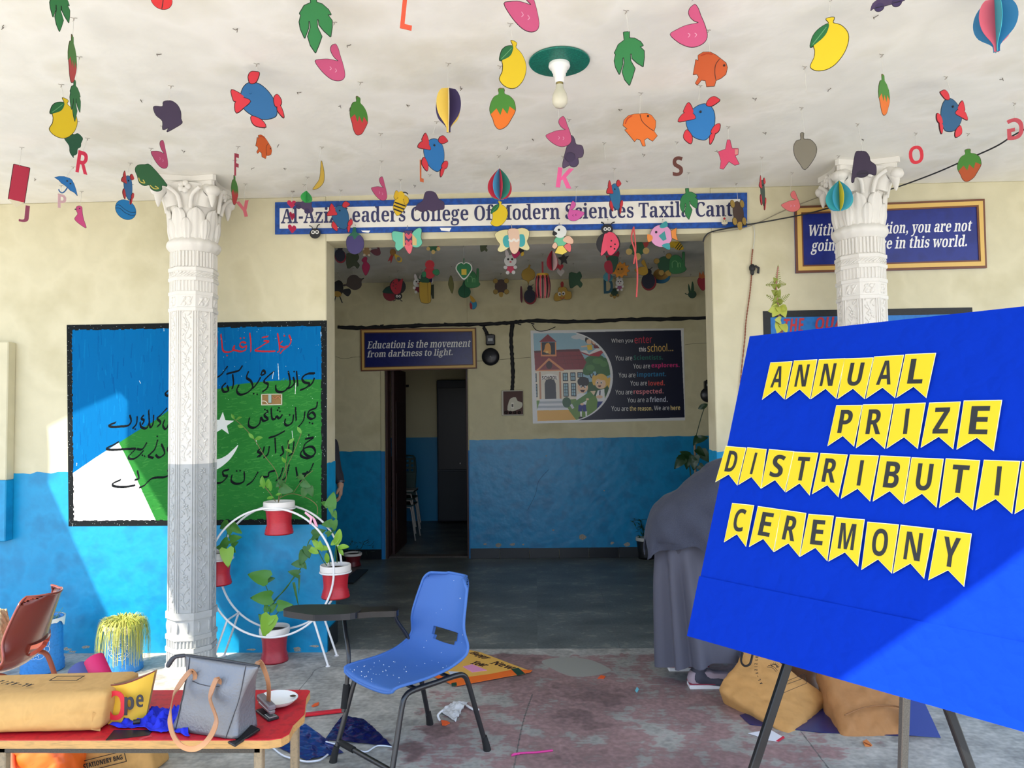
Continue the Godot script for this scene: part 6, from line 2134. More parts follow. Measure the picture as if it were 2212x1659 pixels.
				lf.call("oval",[[240,-340,215,-380],[250,-335,290,-360],[310,-280,260,-290],[390,-190,350,-230],[400,-185,450,-200],[690,-80,640,-110],[760,-230,730,-280],[640,0,610,-40],[660,-150,700,-190]], gr2, zm + 0.01)
	# ribbon on the stand
	var rb := thing("pink_ribbon","pink ribbon knotted on the round plant stand","ribbon")
	part(rb, "ribbon_end",prism_mesh([[792,378],[850,420],[835,478],[822,476],[828,430],[785,392]].map(func(q): var p := on_z(440.0 + q[0] / 3.606,1000.0 + q[1] / 3.606, zf + 0.012); return Vector2(p.x, p.y)),0.002, at(Vector3(0,0, zf + 0.012))), mat(rgb(238,176,196),0.6))
	part(rb, "ribbon_end",prism_mesh([[850,415],[870,440],[892,498],[868,490],[850,440]].map(func(q): var p := on_z(440.0 + q[0] / 3.606,1000.0 + q[1] / 3.606, zf + 0.014); return Vector2(p.x, p.y)),0.002, at(Vector3(0,0, zf + 0.014))), mat(rgb(232,160,184),0.6))
	# the two painted blue buckets by the wall
	bucket(on_y(266,1447,0),40.0,100.0, "blue painted bucket with drooping yellow-green grass in the sun",true)
	bucket(on_y(92,1447,0),42.0,112.0, "blue painted bucket with white flower drawing behind the brown chair",false)
	# hall plants
	var dk := mat(rgb(26,62,32),0.5)
	var p0 := on_y(762,1222,0)
	var o1 := flower_pot("flower_pot","dark red pot of small leaves inside the hall",Vector3(p0.x,0, p0.z),0.14,0.10, rgb(110,26,34))
	for k in 40:
		var a := Vector3(rng.randf_range(-0.09,0.09),0.13, rng.randf_range(-0.07,0.07))
		var d := Vector3(rng.randf_range(-0.1,0.1) + a.x, rng.randf_range(0.03,0.13), rng.randf_range(-0.05,0.08))
		var y := Vector3(rng.randf_range(-1,1), rng.randf_range(-0.3,0.8), rng.randf_range(-0.3,0.6)).normalized()
		var z := y.cross(Vector3(0.3,0.2,1)).normalized()
		part(o1, "leaf",leaf_mesh("oval"), dk, Transform3D(Basis(y.cross(z), y, z).scaled(Vector3.ONE * 0.055), a + d))
	part(o1, "stem",tube_mesh(curve(V([[0.05,0.13,0],[0.1,0.2,0],[0.13,0.26,0],[0.17,0.27,0]]),4),0.003,5), dk)
	var p1 := on_y(1396,1206,0)
	var o2 := thing("flower_pot","black pot of small leaves beside the hall wall behind the bending person","potted plant",Vector3(p1.x,0, p1.z))
	part(o2, "pot_body",lathe_mesh([Vector2(0.001,0), Vector2(0.085,0), Vector2(0.09,0.03), Vector2(0.085,0.035), Vector2(0.105,0.2), Vector2(0.001,0.2)],24), mat(rgb(24,26,28),0.5))
	part(o2, "pot_rim",lathe_mesh([Vector2(0.10,0.2), Vector2(0.115,0.2), Vector2(0.112,0.235), Vector2(0.10,0.235)],24), mat(rgb(200,200,192),0.6))
	for k in 30:
		var hh := rng.randf_range(0.22,0.44)
		var y := Vector3(rng.randf_range(-1,1), rng.randf_range(-0.2,0.8), rng.randf_range(-0.3,0.6)).normalized()
		var z := y.cross(Vector3(0.3,0.2,1)).normalized()
		part(o2, "leaf",leaf_mesh("oval"), mat(rgb(34,84,40),0.5), Transform3D(Basis(y.cross(z), y, z).scaled(Vector3.ONE * 0.06), Vector3(rng.randf_range(-0.09,0.06) - (hh - 0.22) * 0.25, hh, rng.randf_range(-0.06,0.06))))
	part(o2, "stem",tube_mesh(curve(V([[0,0.2,0],[-0.03,0.3,0],[-0.06,0.43,0]]),4),0.004,5), dk)
	var tz := -2.2
	var t0 := on_z(1500,1010, tz)
	var o3 := flower_pot("flower_pot","tall staked pothos plant in a pot deep in the hall",Vector3(t0.x,0, tz),0.26,0.15, rgb(120,40,40))
	part(o3, "stake",tube_mesh([Vector3(0,0.2,0), Vector3(0.01, on_z(1502,948, tz).y,0)],0.012,6), mat(rgb(150,130,110),0.8))
	for q in [[1480,985,1462,990],[1475,990,1457,1012],[1485,990,1484,1014],[1492,990,1510,1000],[1500,985,1498,1016],[1505,970,1525,985],[1505,950,1530,944],[1508,945,1498,962],[1515,975,1535,1000],[1488,985,1470,975],[1510,1005,1526,1020]]:
		add_leaf(o3, "heart",on_z(q[0], q[1], tz + 0.05) - o3.position, on_z(q[2], q[3], tz + 0.08) - o3.position, mat(rgb(34,66,34),0.4), rng.randf_range(-0.4,0.4),1.0)
	part(o3, "stem",tube_mesh(curve([Vector3(0,0.24,0), on_z(1495,1060, tz) - o3.position, on_z(1488,990, tz) - o3.position],5),0.006,6), dk)
	var tq := on_z(1522,880, tz)
	part(o3, "hanging_stem",tube_mesh(curve([on_z(1502,948, tz) - o3.position, on_z(1515,900, tz) - o3.position, tq - o3.position],4),0.004,5), dk)
	add_leaf(o3, "oval",tq + Vector3(0.03,0.03,0) - o3.position, tq + Vector3(-0.06,-0.01,0) - o3.position, mat(rgb(34,66,34),0.4),0.2,1.2)
	# coleus behind the board
	var cz := 0.62
	var cb := on_z(1690,730, cz)
	var co := flower_pot("flower_pot","tall yellow-green coleus standing behind the blue board",Vector3(cb.x + 0.03,0, cz),0.26,0.15, rgb(120,84,60))
	var bright := mat(rgb(170,176,70),0.5, {"back": Color(0.35,0.36,0.12)})
	var olive := mat(rgb(128,138,52),0.5, {"back": Color(0.3,0.32,0.1)})
	var sm := [[1693,760],[1686,730],[1683,700],[1682,670],[1678,640],[1677,610],[1681,576]]
	part(co, "stem",tube_mesh(curve([Vector3(0,0.2,0)] + sm.map(func(q): return on_z(q[0], q[1], cz) - co.position),6),0.0045,6), mat(rgb(156,104,92),0.6))
	for q in [[1682,664,1670,682],[1685,662,1698,684],[1678,666,1662,672],[1684,665,1696,670],[1684,700,1680,718],[1690,702,1700,718],[1686,692,1676,690]]:
		add_leaf(co, "heart",on_z(q[0], q[1], cz) - co.position, on_z(q[2], q[3], cz + 0.04) - co.position, bright, rng.randf_range(-0.3,0.3),1.15)
	for q in [[1680,635,1668,628],[1678,640,1686,626],[1680,642,1670,650],[1680,648,1690,655],[1677,620,1668,616],[1679,620,1686,614],[1678,655,1668,660],[1682,655,1692,650],[1676,608,1672,600]]:
		add_leaf(co, "heart",on_z(q[0], q[1], cz) - co.position, on_z(q[2], q[3], cz + 0.03) - co.position, olive, rng.randf_range(-0.5,0.5),1.1)
	for q in [[1679,612,1681,572,8],[1676,613,1654,616,6],[1680,613,1698,614,6],[1678,650,1655,637,6],[1686,650,1706,635,6]]:
		var a := on_z(q[0], q[1], cz) - co.position
		var b := on_z(q[2], q[3], cz) - co.position
		var mb := MB.new()
		tube(mb,[a, b],0.0016,5)
		for k in q[4]:
			var t: float = (k + 1.0) / (q[4] + 1.0)
			var p := a.lerp(b, t)
			var d: Vector3 = (b - a).normalized().cross(Vector3(0,0,1)) * 0.022 * (1.1 - t)
			for s in [-1.0,1.0]:
				tube(mb,[p, p + d * s + (b - a).normalized() * 0.006],0.0018,4)
		part(co, "flower_spike",mb.mesh(), olive)

func bucket(p: Vector3, rpx: float, hpx: float, label: String, grass: bool) -> void:
	var sc := (p - CAM).dot(FWD) / FOCAL
	var r := rpx * sc
	var h := hpx * sc
	var o := thing("painted_bucket",label, "potted plant",Vector3(p.x,0, p.z))
	part(o, "bucket_body",lathe_mesh([Vector2(0.001,0), Vector2(r * 0.98,0), Vector2(r * 1.0, h * 0.03), Vector2(r * 0.96, h * 0.06), Vector2(r * 0.99, h * 0.10), Vector2(r * 0.95, h * 0.13), Vector2(r * 0.98, h * 0.17), Vector2(r * 0.93, h * 0.21), Vector2(r * 0.90, h * 0.5), Vector2(r * 0.89, h * 0.92), Vector2(r * 0.93, h), Vector2(r * 0.85, h), Vector2(r * 0.84, h * 0.9), Vector2(0.001, h * 0.9)],36), mat(rgb(44,132,206),0.4, {"tex": "streak","scale": 3.0}))
	var rim := []
	for k in 40:
		var a := TAU * k / 40
		rim.append(Vector2(r * 0.97, h * (0.9 + 0.05 * sin(a * 5.0) + 0.03 * sin(a * 11.0 + 1.0))))
	var rr := []
	for i in 3:
		var line := PackedVector3Array()
		for k in 40:
			var a := TAU * k / 40
			var q := [Vector2(r * 0.86, h * 0.99), Vector2(r * 1.0, h * 1.01), rim[k]]
			line.append(Vector3(cos(a) * q[i].x, q[i].y, sin(a) * q[i].x))
		rr.append(line)
	var mb := MB.new()
	grid(mb, rr, true, true)
	part(o, "white_liner",mb.mesh(), mat(rgb(226,224,218),0.7), Transform3D(), "ragged white plastic liner")
	# flower drawn in white paint
	var pm := MB.new()
	var on_b := func(u: float, y: float) -> Vector3:
		var a := PI / 2 - u / (r * 0.91)
		return Vector3(cos(a) * r * 0.915, y, sin(a) * r * 0.915)
	for q in [[0.20,8,0.03,0.0],[0.13,6,0.03,0.5],[0.07,5,0.02,0.2]]:
		var line := []
		for k in 48:
			var a := TAU * k / 48
			var rad: float = h * (q[0] + q[2] * absf(sin(a * q[1] / 2.0 + q[3])))
			line.append(on_b.call(cos(a) * rad + (r * 0.25), h * 0.52 + sin(a) * rad))
		tube(pm, line,0.0016,4, true)
	for k in 14:
		var a := TAU * k / 14
		tube(pm,[on_b.call(cos(a) * h * 0.15 + r * 0.25, h * 0.52 + sin(a) * h * 0.15), on_b.call(cos(a) * h * 0.2 + r * 0.25, h * 0.52 + sin(a) * h * 0.2)],0.0016,4)
	part(o, "painted_flower",pm.mesh(), mat(rgb(222,228,228),0.6))
	var blade := MB.new()
	blade.colored = true
	var count := 420 if grass else 26
	for k in count:
		var a := rng.randf() * TAU
		var rad := r * sqrt(rng.randf()) * 0.7
		var from := Vector3(cos(a) * rad, h * 0.92, sin(a) * rad)
		var d := Vector3(cos(a),0, sin(a))
		var out := r * rng.randf_range(0.45,0.85)
		var drop := h * rng.randf_range(0.15,0.85)
		var pts := [from, from + d * out * 0.35 + Vector3.UP * h * rng.randf_range(0.1,0.22), d * (r * 1.02 + out * 0.25) + Vector3.UP * h * rng.randf_range(0.9,1.05), d * (r * 1.05 + out * 0.42) + Vector3.UP * (h - drop)]
		if not grass:
			pts = [from * 0.5, from * 0.7 + Vector3.UP * h * rng.randf_range(0.15,0.3) + d * 0.02, from + d * r * rng.randf_range(0.3,0.7) + Vector3.UP * h * rng.randf_range(0.0,0.25)]
		var t := rng.randf()
		blade.col = Color(0.26,0.34,0.05).lerp(Color(0.52,0.47,0.09), t) if grass else Color(0.10,0.2,0.05).lerp(Color(0.16,0.28,0.05), t)
		var c := curve(pts,4)
		var w := 0.0022 if grass else 0.005
		for i in c.size() - 1:
			var sd: Vector3 = (c[i + 1] - c[i]).cross(d.cross(Vector3.UP) + Vector3(0.1,0.2,0.1)).normalized() * w * (1.0 - 0.7 * float(i) / c.size())
			var sx := d.cross(Vector3.UP).normalized() * w * (1.0 - 0.6 * float(i) / c.size())
			blade.quad(c[i] - sx, c[i] + sx, c[i + 1] + sx, c[i + 1] - sx, sd)
	var g := part(o, "grass_blades",blade.mesh(), mat(Color.WHITE,0.6, {"vertex": true, "back": Color(0.4,0.4,0.2)}))
	g.set_meta("kind","stuff")

# ================================================================ things on the floor
func flat_piece(called: String, label: String, category: String, px: Array, col: Color, y := 0.003, th := 0.002, rough := 0.7) -> Node3D:
	var o := thing(called, label, category)
	var p := px.map(func(q): var w := on_y(q[0], q[1], y); return Vector2(w.x, w.z))
	part(o, "sheet",prism_mesh(p, th, Transform3D(Basis(Vector3(1,0,0), Vector3(0,0,1), Vector3(0,-1,0)), Vector3(0, y,0))), mat(col, rough))
	return o

func crumple(px: Array, nu: int, nv: int, amp: float, freq: float, sd: int, base := 0.004) -> ArrayMesh:
	# a creased sheet on the floor between four pixel corners
	var nz := FastNoiseLite.new()
	nz.seed = sd
	nz.frequency = freq
	nz.noise_type = FastNoiseLite.TYPE_CELLULAR
	nz.cellular_return_type = FastNoiseLite.RETURN_DISTANCE2_SUB
	var rows := []
	for i in nv + 1:
		var line := PackedVector3Array()
		for j in nu + 1:
			var u := float(j) / nu
			var v := float(i) / nv
			var a: Array = [0,0]
			for k in 2:
				a[k] = lerpf(lerpf(px[0][k], px[1][k], u), lerpf(px[3][k], px[2][k], u), v)
			var p := on_y(a[0], a[1],0)
			var n := nz.get_noise_2d(p.x, p.z) * 0.5 + 0.5
			p.y = base + n * amp * (0.35 + 0.65 * sin(PI * u))
			line.append(p)
		rows.append(line)
	var mb := MB.new()
	grid(mb, rows, false, true,0.0012)
	return mb.mesh()

func build_floor_things() -> void:
	var kraft := mat(rgb(196,146,84),0.8, {"tex": "patch","scale": 3.0})
	var ink := mat(rgb(36,30,28),0.8)
	# stationery bags leaning together behind the board
	var b1 := thing("paper_bag","brown paper bag with printed crest slumped behind the easel leg","bag")
	var c1 := [on_d(1548,1488,4.02), on_y(1704,1588,0.0), on_d(1790,1500,4.0), on_d(1618,1385,4.22)]
	c1[1].y = 0.004
	part(b1, "bag_body",slab(c1,0.15,0.03,0.016,7.0,41, Vector3.ZERO,24), kraft)
	var fn: Vector3 = (c1[1] - c1[0]).cross(c1[3] - c1[0]).normalized()
	var ux: Vector3 = (c1[1] - c1[0]).normalized()
	var uy := fn.cross(ux)
	var tb := Basis(ux, uy, fn)
	var cen := on_plane(1672,1440, c1[0] + fn * 0.03, fn)
	for i in 16:
		var ch: String = "AL-AZIZ LEADERS "[i]
		if ch == " ":
			continue
		var px := [[1644,1476],[1640,1468],[1637,1461],[1635,1454],[1633,1447],[1633,1440],[1633,1434],[1633,1430],[1634,1425],[1635,1419],[1637,1413],[1639,1407],[1641,1401],[1644,1396],[1647,1391],[1650,1388]]
		var p := on_plane(px[i][0], px[i][1], c1[0] + fn * 0.034, fn)
		var d := on_plane(px[mini(i + 1,15)][0], px[mini(i + 1,15)][1], c1[0] + fn * 0.034, fn) - on_plane(px[maxi(i - 1,0)][0], px[maxi(i - 1,0)][1], c1[0] + fn * 0.034, fn)
		d = d.normalized()
		lettering(b1, ch, ink, p,0.010 if ch != "I" else 0.003,0.014 if ch != "-" else 0.003, false, true,0.0,0.001, Basis(d, fn.cross(d), fn), "printed_letter")
	var cm := MB.new()
	for k in 17:
		var a := PI * k / 16.0
		var d := ux * cos(a + 0.3) + uy * sin(a + 0.3)
		tube(cm,[cen + d * 0.012, cen + d * (0.028 if k % 2 == 0 else 0.020)],0.0012,4)
	tube(cm, curve([cen - ux * 0.03 - uy * 0.012, cen - uy * 0.002, cen + ux * 0.03 - uy * 0.012],5),0.0016,4)
	tube(cm, curve([cen - ux * 0.03 - uy * 0.022, cen - uy * 0.012, cen + ux * 0.03 - uy * 0.022],5),0.0016,4)
	part(b1, "printed_crest",cm.mesh(), ink)
	var lm := MB.new()
	for e in [[[1690,1475],[1738,1456]],[[1738,1456],[1742,1476]],[[1742,1476],[1694,1496]],[[1694,1496],[1690,1475]],[[1700,1478],[1736,1465]]]:
		tube(lm, e.map(func(q): return on_plane(q[0], q[1], c1[0] + fn * 0.034, fn)),0.0014,4)
	part(b1, "printed_form",lm.mesh(), ink)
	part(b1, "rope_handle",tube_mesh(curve([[1604,1410],[1601,1428],[1608,1438],[1620,1434],[1626,1412]].map(func(q): return on_plane(q[0], q[1], c1[0] + fn * 0.04, fn)),6),0.006,6), ink)
	var b2 := thing("paper_bag","plain brown paper bag slumped behind the middle easel leg","bag")
	var c2 := [on_y(1822,1594,0.0), on_y(1962,1590,0.0), on_d(1950,1450,4.05), on_d(1766,1420,4.1)]
	c2[0].y = 0.004
	c2[1].y = 0.004
	part(b2, "bag_body",slab(c2,0.16,0.035,0.016,6.0,47, Vector3.ZERO,24), mat(rgb(176,124,74),0.8, {"tex": "patch","scale": 3.0}))
	part(b2, "fold_crease",tube_mesh(curve([[1825,1545],[1870,1528],[1920,1524],[1955,1530]].map(func(q): return on_plane(q[0], q[1], c2[0] + (c2[1] - c2[0]).cross(c2[3] - c2[0]).normalized() * 0.03,(c2[1] - c2[0]).cross(c2[3] - c2[0]).normalized())),5),0.004,5), mat(rgb(150,104,62),0.8))
	var b3 := thing("paper_bag","brown paper bag wedged between the two slumped bags","bag")
	var c3 := [on_d(1715,1520,4.32), on_d(1800,1540,4.32), on_d(1790,1410,4.45), on_d(1700,1410,4.45)]
	part(b3, "bag_body",slab(c3,0.12,0.03,0.012,7.0,52), kraft)
	part(b3, "printed_line",tube_mesh(curve([[1728,1452],[1745,1450],[1764,1456]].map(func(q): return on_d(q[0], q[1],4.28)),5),0.0016,4), ink)
	var ns := flat_piece("navy_sheet","glossy navy plastic sheet under the slumped paper bags","sheet",[[1598,1545],[1720,1505],[1975,1500],[1995,1583],[1960,1590],[1770,1582],[1620,1565]], rgb(18,34,98),0.003,0.002,0.25)
	part(ns, "raised_corner",prism_mesh(V([[0,0],[0.16,0.0],[0.11,0.17],[0.02,0.19]]),0.002, Transform3D(Basis(Vector3.UP,-0.2) * Basis(Vector3(1,0,0),-0.5), on_y(1955,1588,0.004))), mat(rgb(20,40,120),0.25))
	var ps := flat_piece("paper_scrap","white paper scrap with red stripe beside the easel leg","paper",[[1616,1584],[1640,1580],[1662,1575],[1694,1594],[1680,1602],[1655,1598],[1630,1588]], rgb(226,228,234))
	part(ps, "red_stripe",prism_mesh([[1676,1601],[1692,1590],[1695,1594],[1682,1602]].map(func(q): var w := on_y(q[0], q[1],0.004); return Vector2(w.x, w.z)),0.002, Transform3D(Basis(Vector3(1,0,0), Vector3(0,0,1), Vector3(0,-1,0)), Vector3(0,0.0045,0))), mat(rgb(206,36,66),0.6))
	var lv := flat_piece("dry_leaf","curled orange dry leaf on the floor before the plain bag","leaf",[[1864,1602],[1872,1598],[1884,1610],[1878,1612],[1868,1611]], rgb(214,128,62),0.004,0.006)
	part(lv, "midrib",tube_mesh([on_y(1866,1603,0.009), on_y(1882,1611,0.009)],0.002,4), mat(rgb(150,74,40),0.8))
	# the orange folder by the chair
	var of := flat_piece("paper_folder","orange and yellow paper folder with happy new year lettering on floor","folder",[[1012,1404],[1040,1410],[1092,1430],[1146,1450],[1130,1456],[1060,1466],[985,1480],[972,1472],[920,1455],[960,1430]], rgb(228,178,84),0.004,0.004)
	var lay := Basis(Vector3(1,0,0), Vector3(0,0,1), Vector3(0,-1,0))
	var fl := func(list: Array, col: Color, y: float, called: String) -> void:
		part(of, called, prism_mesh(list.map(func(q): var w := on_y(q[0], q[1], y); return Vector2(w.x, w.z)),0.002, Transform3D(lay, Vector3(0, y,0))), mat(col,0.6))
	fl.call([[920,1454],[985,1466],[1060,1456],[1110,1446],[1150,1448],[1146,1452],[1060,1468],[985,1482]], rgb(240,112,34),0.0075, "orange_spine")
	fl.call([[1104,1445],[1120,1443],[1134,1455],[1118,1459]], rgb(18,66,50),0.009, "green_tape")
	fl.call([[975,1476],[986,1474],[987,1481],[976,1482]], rgb(18,66,50),0.009, "green_tape")
	fl.call([[1000,1440],[1020,1435],[1052,1448],[1020,1452]], rgb(226,150,190),0.0075, "pink_card")
	fl.call([[968,1450],[1000,1452],[1008,1458],[975,1460]], rgb(196,206,226),0.0075, "blue_card")
	for q in [["Happy",1016,1409,1056,1423],["Year",1020,1430,1054,1438],["New",1064,1430,1112,1444]]:
		var a := on_y(q[1], q[2],0.0075)
		var b := on_y(q[3], q[4],0.0075)
		var d := (b - a).normalized()
		lettering(of, q[0], mat(rgb(60,34,24),0.7),(a + b) / 2,(b - a).length(),0.06, true, true,0.2,0.002, Basis(d, d.cross(Vector3.UP) * -1.0, Vector3.UP))
	# white plastic bag, litter, foil pouches, strip, ribbon
	var wb := thing("plastic_bag","crumpled white plastic carrier bag on the floor under the chair","bag")
	part(wb, "bag_sheet",crumple([[950,1540],[985,1518],[1010,1520],[985,1562]],26,20,0.09,16.0,3), mat(rgb(222,224,226),0.35, {"back": Color(0.5,0.5,0.5)}))
	part(wb, "handle",tube_mesh(curve([on_y(1008,1524,0.01), on_y(1022,1532,0.01), on_y(1034,1533,0.004)],5),0.007,6), mat(rgb(226,228,230),0.35))
	part(wb, "handle",tube_mesh(curve([on_y(955,1535,0.03), on_y(946,1545,0.02), on_y(950,1556,0.006)],5),0.006,6), mat(rgb(226,228,230),0.35))
	for q in [[[953,1556],[966,1558],[972,1562],[962,1567],[955,1566], "orange paper scrap beside the white plastic bag"],[[673,1525],[680,1520],[689,1517],[688,1523],[676,1527], "orange paper scrap on floor near the red table corner"],[[1291,1466],[1298,1459],[1308,1461],[1304,1466],[1296,1465], "orange paper scrap on the floor before the mortar patch"]]:
		var sc := flat_piece("paper_scrap",q[5], "paper",q.slice(0,5), rgb(228,92,36),0.004,0.004)
		sc.set_meta("label",q[5])
	flat_piece("paper_scrap","tiny pale blue paper scrap on the red floor paint","paper",[[1372,1492],[1376,1484],[1380,1489],[1376,1496]], rgb(110,190,206),0.004,0.004)
	var f1 := thing("foil_pouch","silver and blue foil pouch lying under the table edge","pouch")
	part(f1, "foil_sheet",crumple([[590,1612],[660,1566],[742,1628],[662,1645]],30,22,0.05,12.0,9), mat(rgb(34,62,140),0.2, {"metal": 0.5}))
	part(f1, "white_hem",tube_mesh(curve([[588,1614],[612,1632],[640,1640],[662,1645],[690,1642],[708,1630]].map(func(q): return on_y(q[0], q[1],0.012)),5),0.005,5), mat(rgb(210,216,226),0.3))
	var f2 := thing("foil_pouch","navy foil pouch spread on floor behind the chair leg","pouch")
	part(f2, "foil_sheet",crumple([[702,1600],[740,1548],[786,1556],[846,1614]],30,22,0.05,12.0,19), mat(rgb(14,26,96),0.2, {"metal": 0.4}))
	part(f2, "white_hem",tube_mesh(curve([[704,1602],[760,1616],[790,1624],[815,1611],[846,1613]].map(func(q): return on_y(q[0], q[1],0.012)),5),0.004,5), mat(rgb(210,216,226),0.3))
	var rs := thing("red_strip","long red plastic strip on the floor behind the chair leg","strip")
	part(rs, "strip",box_mesh((on_y(640,1546,0.01) + on_y(748,1534,0.01)) / 2, Vector3((on_y(640,1546,0.01) - on_y(748,1534,0.01)).length(),0.014,0.032),0.004, Basis(Vector3.UP,-atan2((on_y(748,1534,0.01) - on_y(640,1546,0.01)).z,(on_y(748,1534,0.01) - on_y(640,1546,0.01)).x))), mat(rgb(206,22,40),0.4))
	part(rs, "white_end",box_mesh(on_y(750,1533,0.01), Vector3(0.02,0.015,0.03),0.004, Basis(Vector3.UP,0.25)), mat(rgb(228,224,220),0.5))
	var pr := thing("ribbon_piece","short magenta ribbon lying on the floor before the chair","ribbon")
	part(pr, "ribbon",tube_mesh(curve([on_y(1105,1632,0.004), on_y(1125,1627,0.006), on_y(1160,1625,0.004), on_y(1194,1621,0.005)],5),0.005,6), mat(rgb(200,50,130),0.5))
	part(pr, "ribbon_fold",tube_mesh(curve([on_y(1105,1632,0.004), on_y(1112,1628,0.008), on_y(1122,1629,0.004)],5),0.004,5), mat(rgb(214,70,146),0.5))

# ================================================================ people
func smin(a: float, b: float, k: float) -> float:
	var h := maxf(k - absf(a - b),0.0) / k
	return minf(a, b) - h * h * k * 0.25

# one continuous skin round tapered bones: [from, to, r0, r1, colour]
func skin(mb: MB, bones: Array, cell: float, k: float, ripple = null) -> void:
	var lo := Vector3.ONE * 1e9
	var hi := -lo
	for b in bones:
		var r := maxf(b[2], b[3]) + k + cell * 2
		lo = lo.min(b[0].min(b[1]) - Vector3.ONE * r)
		hi = hi.max(b[0].max(b[1]) + Vector3.ONE * r)
	var n := Vector3i(((hi - lo) / cell).ceil()) + Vector3i.ONE
	var f := PackedFloat32Array()
	f.resize(n.x * n.y * n.z)
	f.fill(1.0)
	var near := PackedFloat32Array()
	near.resize(f.size())
	near.fill(1e9)
	var own := PackedInt32Array()
	own.resize(f.size())
	for bi in bones.size():
		var b: Array = bones[bi]
		var a: Vector3 = b[0]
		var d: Vector3 = b[1] - a
		var dd := maxf(d.length_squared(),1e-8)
		var m := maxf(b[2], b[3]) + k + cell * 1.5
		var i0 := Vector3i(((a.min(b[1]) - Vector3.ONE * m - lo) / cell).floor()).clamp(Vector3i.ZERO, n - Vector3i.ONE)
		var i1 := Vector3i(((a.max(b[1]) + Vector3.ONE * m - lo) / cell).ceil()).clamp(Vector3i.ZERO, n - Vector3i.ONE)
		for z in range(i0.z, i1.z + 1):
			for y in range(i0.y, i1.y + 1):
				for x in range(i0.x, i1.x + 1):
					var p := lo + Vector3(x, y, z) * cell
					var t := clampf((p - a).dot(d) / dd,0.0,1.0)
					var e := p.distance_to(a + d * t) - lerpf(b[2], b[3], t)
					var id := (z * n.y + y) * n.x + x
					if e < near[id]:
						near[id] = e
						own[id] = bi
					f[id] = smin(f[id], e, k)
	if ripple != null:
		for id in f.size():
			if f[id] < 0.06 and f[id] > -0.06:
				var x := id % n.x
				var y := (id / n.x) % n.y
				var z := id / (n.x * n.y)
				f[id] += ripple.call(lo + Vector3(x, y, z) * cell)
	var at_v := {}
	var cell_v := func(x: int, y: int, z: int) -> Vector3:
		var key := (z * n.y + y) * n.x + x
		if at_v.has(key):
			return at_v[key]
		var sum := Vector3.ZERO
		var cnt := 0
		for e in [[0,0,0,1,0,0],[0,1,0,1,1,0],[0,0,1,1,0,1],[0,1,1,1,1,1],[0,0,0,0,1,0],[1,0,0,1,1,0],[0,0,1,0,1,1],[1,0,1,1,1,1],[0,0,0,0,0,1],[1,0,0,1,0,1],[0,1,0,0,1,1],[1,1,0,1,1,1]]:
			var fa := f[((z + e[2]) * n.y + y + e[1]) * n.x + x + e[0]]
			var fb := f[((z + e[5]) * n.y + y + e[4]) * n.x + x + e[3]]
			if (fa < 0) != (fb < 0):
				sum += Vector3(e[0], e[1], e[2]).lerp(Vector3(e[3], e[4], e[5]), fa / (fa - fb))
				cnt += 1
		var v: Vector3 = lo + (Vector3(x, y, z) + sum / maxf(cnt,1)) * cell
		at_v[key] = v
		return v
	var st := [1, n.x, n.x * n.y]
	for z in range(1, n.z - 1):
		for y in range(1, n.y - 1):
			for x in range(1, n.x - 1):
				var id := (z * n.y + y) * n.x + x
				var s := f[id] < 0
				for ax in 3:
					if s == (f[id + st[ax]] < 0):
						continue
					var q := []
					for c in [[0,0],[-1,0],[-1,-1],[0,-1]]:
						var g := [x, y, z]
						g[(ax + 1) % 3] += c[0]
						g[(ax + 2) % 3] += c[1]
						q.append(cell_v.call(g[0], g[1], g[2]))
					if s:
						q.reverse()
					if mb.colored:
						mb.col = bones[own[id if s else id + st[ax]]][4]
					for t in [[0,1,2],[0,2,3]]:
						for i in t:
							mb.v.append(q[i])
							mb.n.append(Vector3.UP)
							mb.uv.append(Vector2.ZERO)
							if mb.colored:
								mb.c.append(mb.col)

func hand(mb: MB, wrist: Vector3, dir: Vector3, palm: Vector3, side: float, curl: float, col: Color) -> void:
	# dir: wrist to knuckles; palm: the way the palm faces; side: +1 thumb on dir x palm
	dir = dir.normalized()
	palm = (palm - dir * palm.dot(dir)).normalized()
	var ac := dir.cross(palm) * side
	var bones := [[wrist - dir * 0.03, wrist + dir * 0.01,0.024,0.025, col],[wrist + ac * 0.012, wrist + dir * 0.075 + ac * 0.024,0.020,0.014, col],[wrist, wrist + dir * 0.078,0.022,0.015, col],[wrist - ac * 0.012, wrist + dir * 0.072 - ac * 0.022,0.019,0.013, col]]
	var lens := [0.068,0.076,0.070,0.054]
	for i in 4:
		var k := wrist + dir * (0.082 - 0.006 * absf(i - 1.2)) + ac * (0.027 - 0.018 * i)
		var d := dir
		var p := k
		for s in 3:
			d = (dir * cos(curl * (s + 0.6)) + palm * sin(curl * (s + 0.6))).normalized()
			var l: float = lens[i] * [0.45,0.31,0.24][s]
			bones.append([p, p + d * l,0.0088 - 0.0008 * s,0.0082 - 0.0008 * s, col])
			p += d * l
	var t0 := wrist + dir * 0.022 + ac * 0.022
	var t1 := t0 + (dir * 0.6 + ac * 0.7 + palm * 0.35).normalized() * 0.036
	var t2 := t1 + (dir * 0.85 + ac * 0.25 + palm * 0.4).normalized() * 0.030
	bones += [[t0, t1,0.013,0.0105, col],[t1, t2,0.0105,0.0085, col]]
	skin(mb, bones,0.0045,0.006)

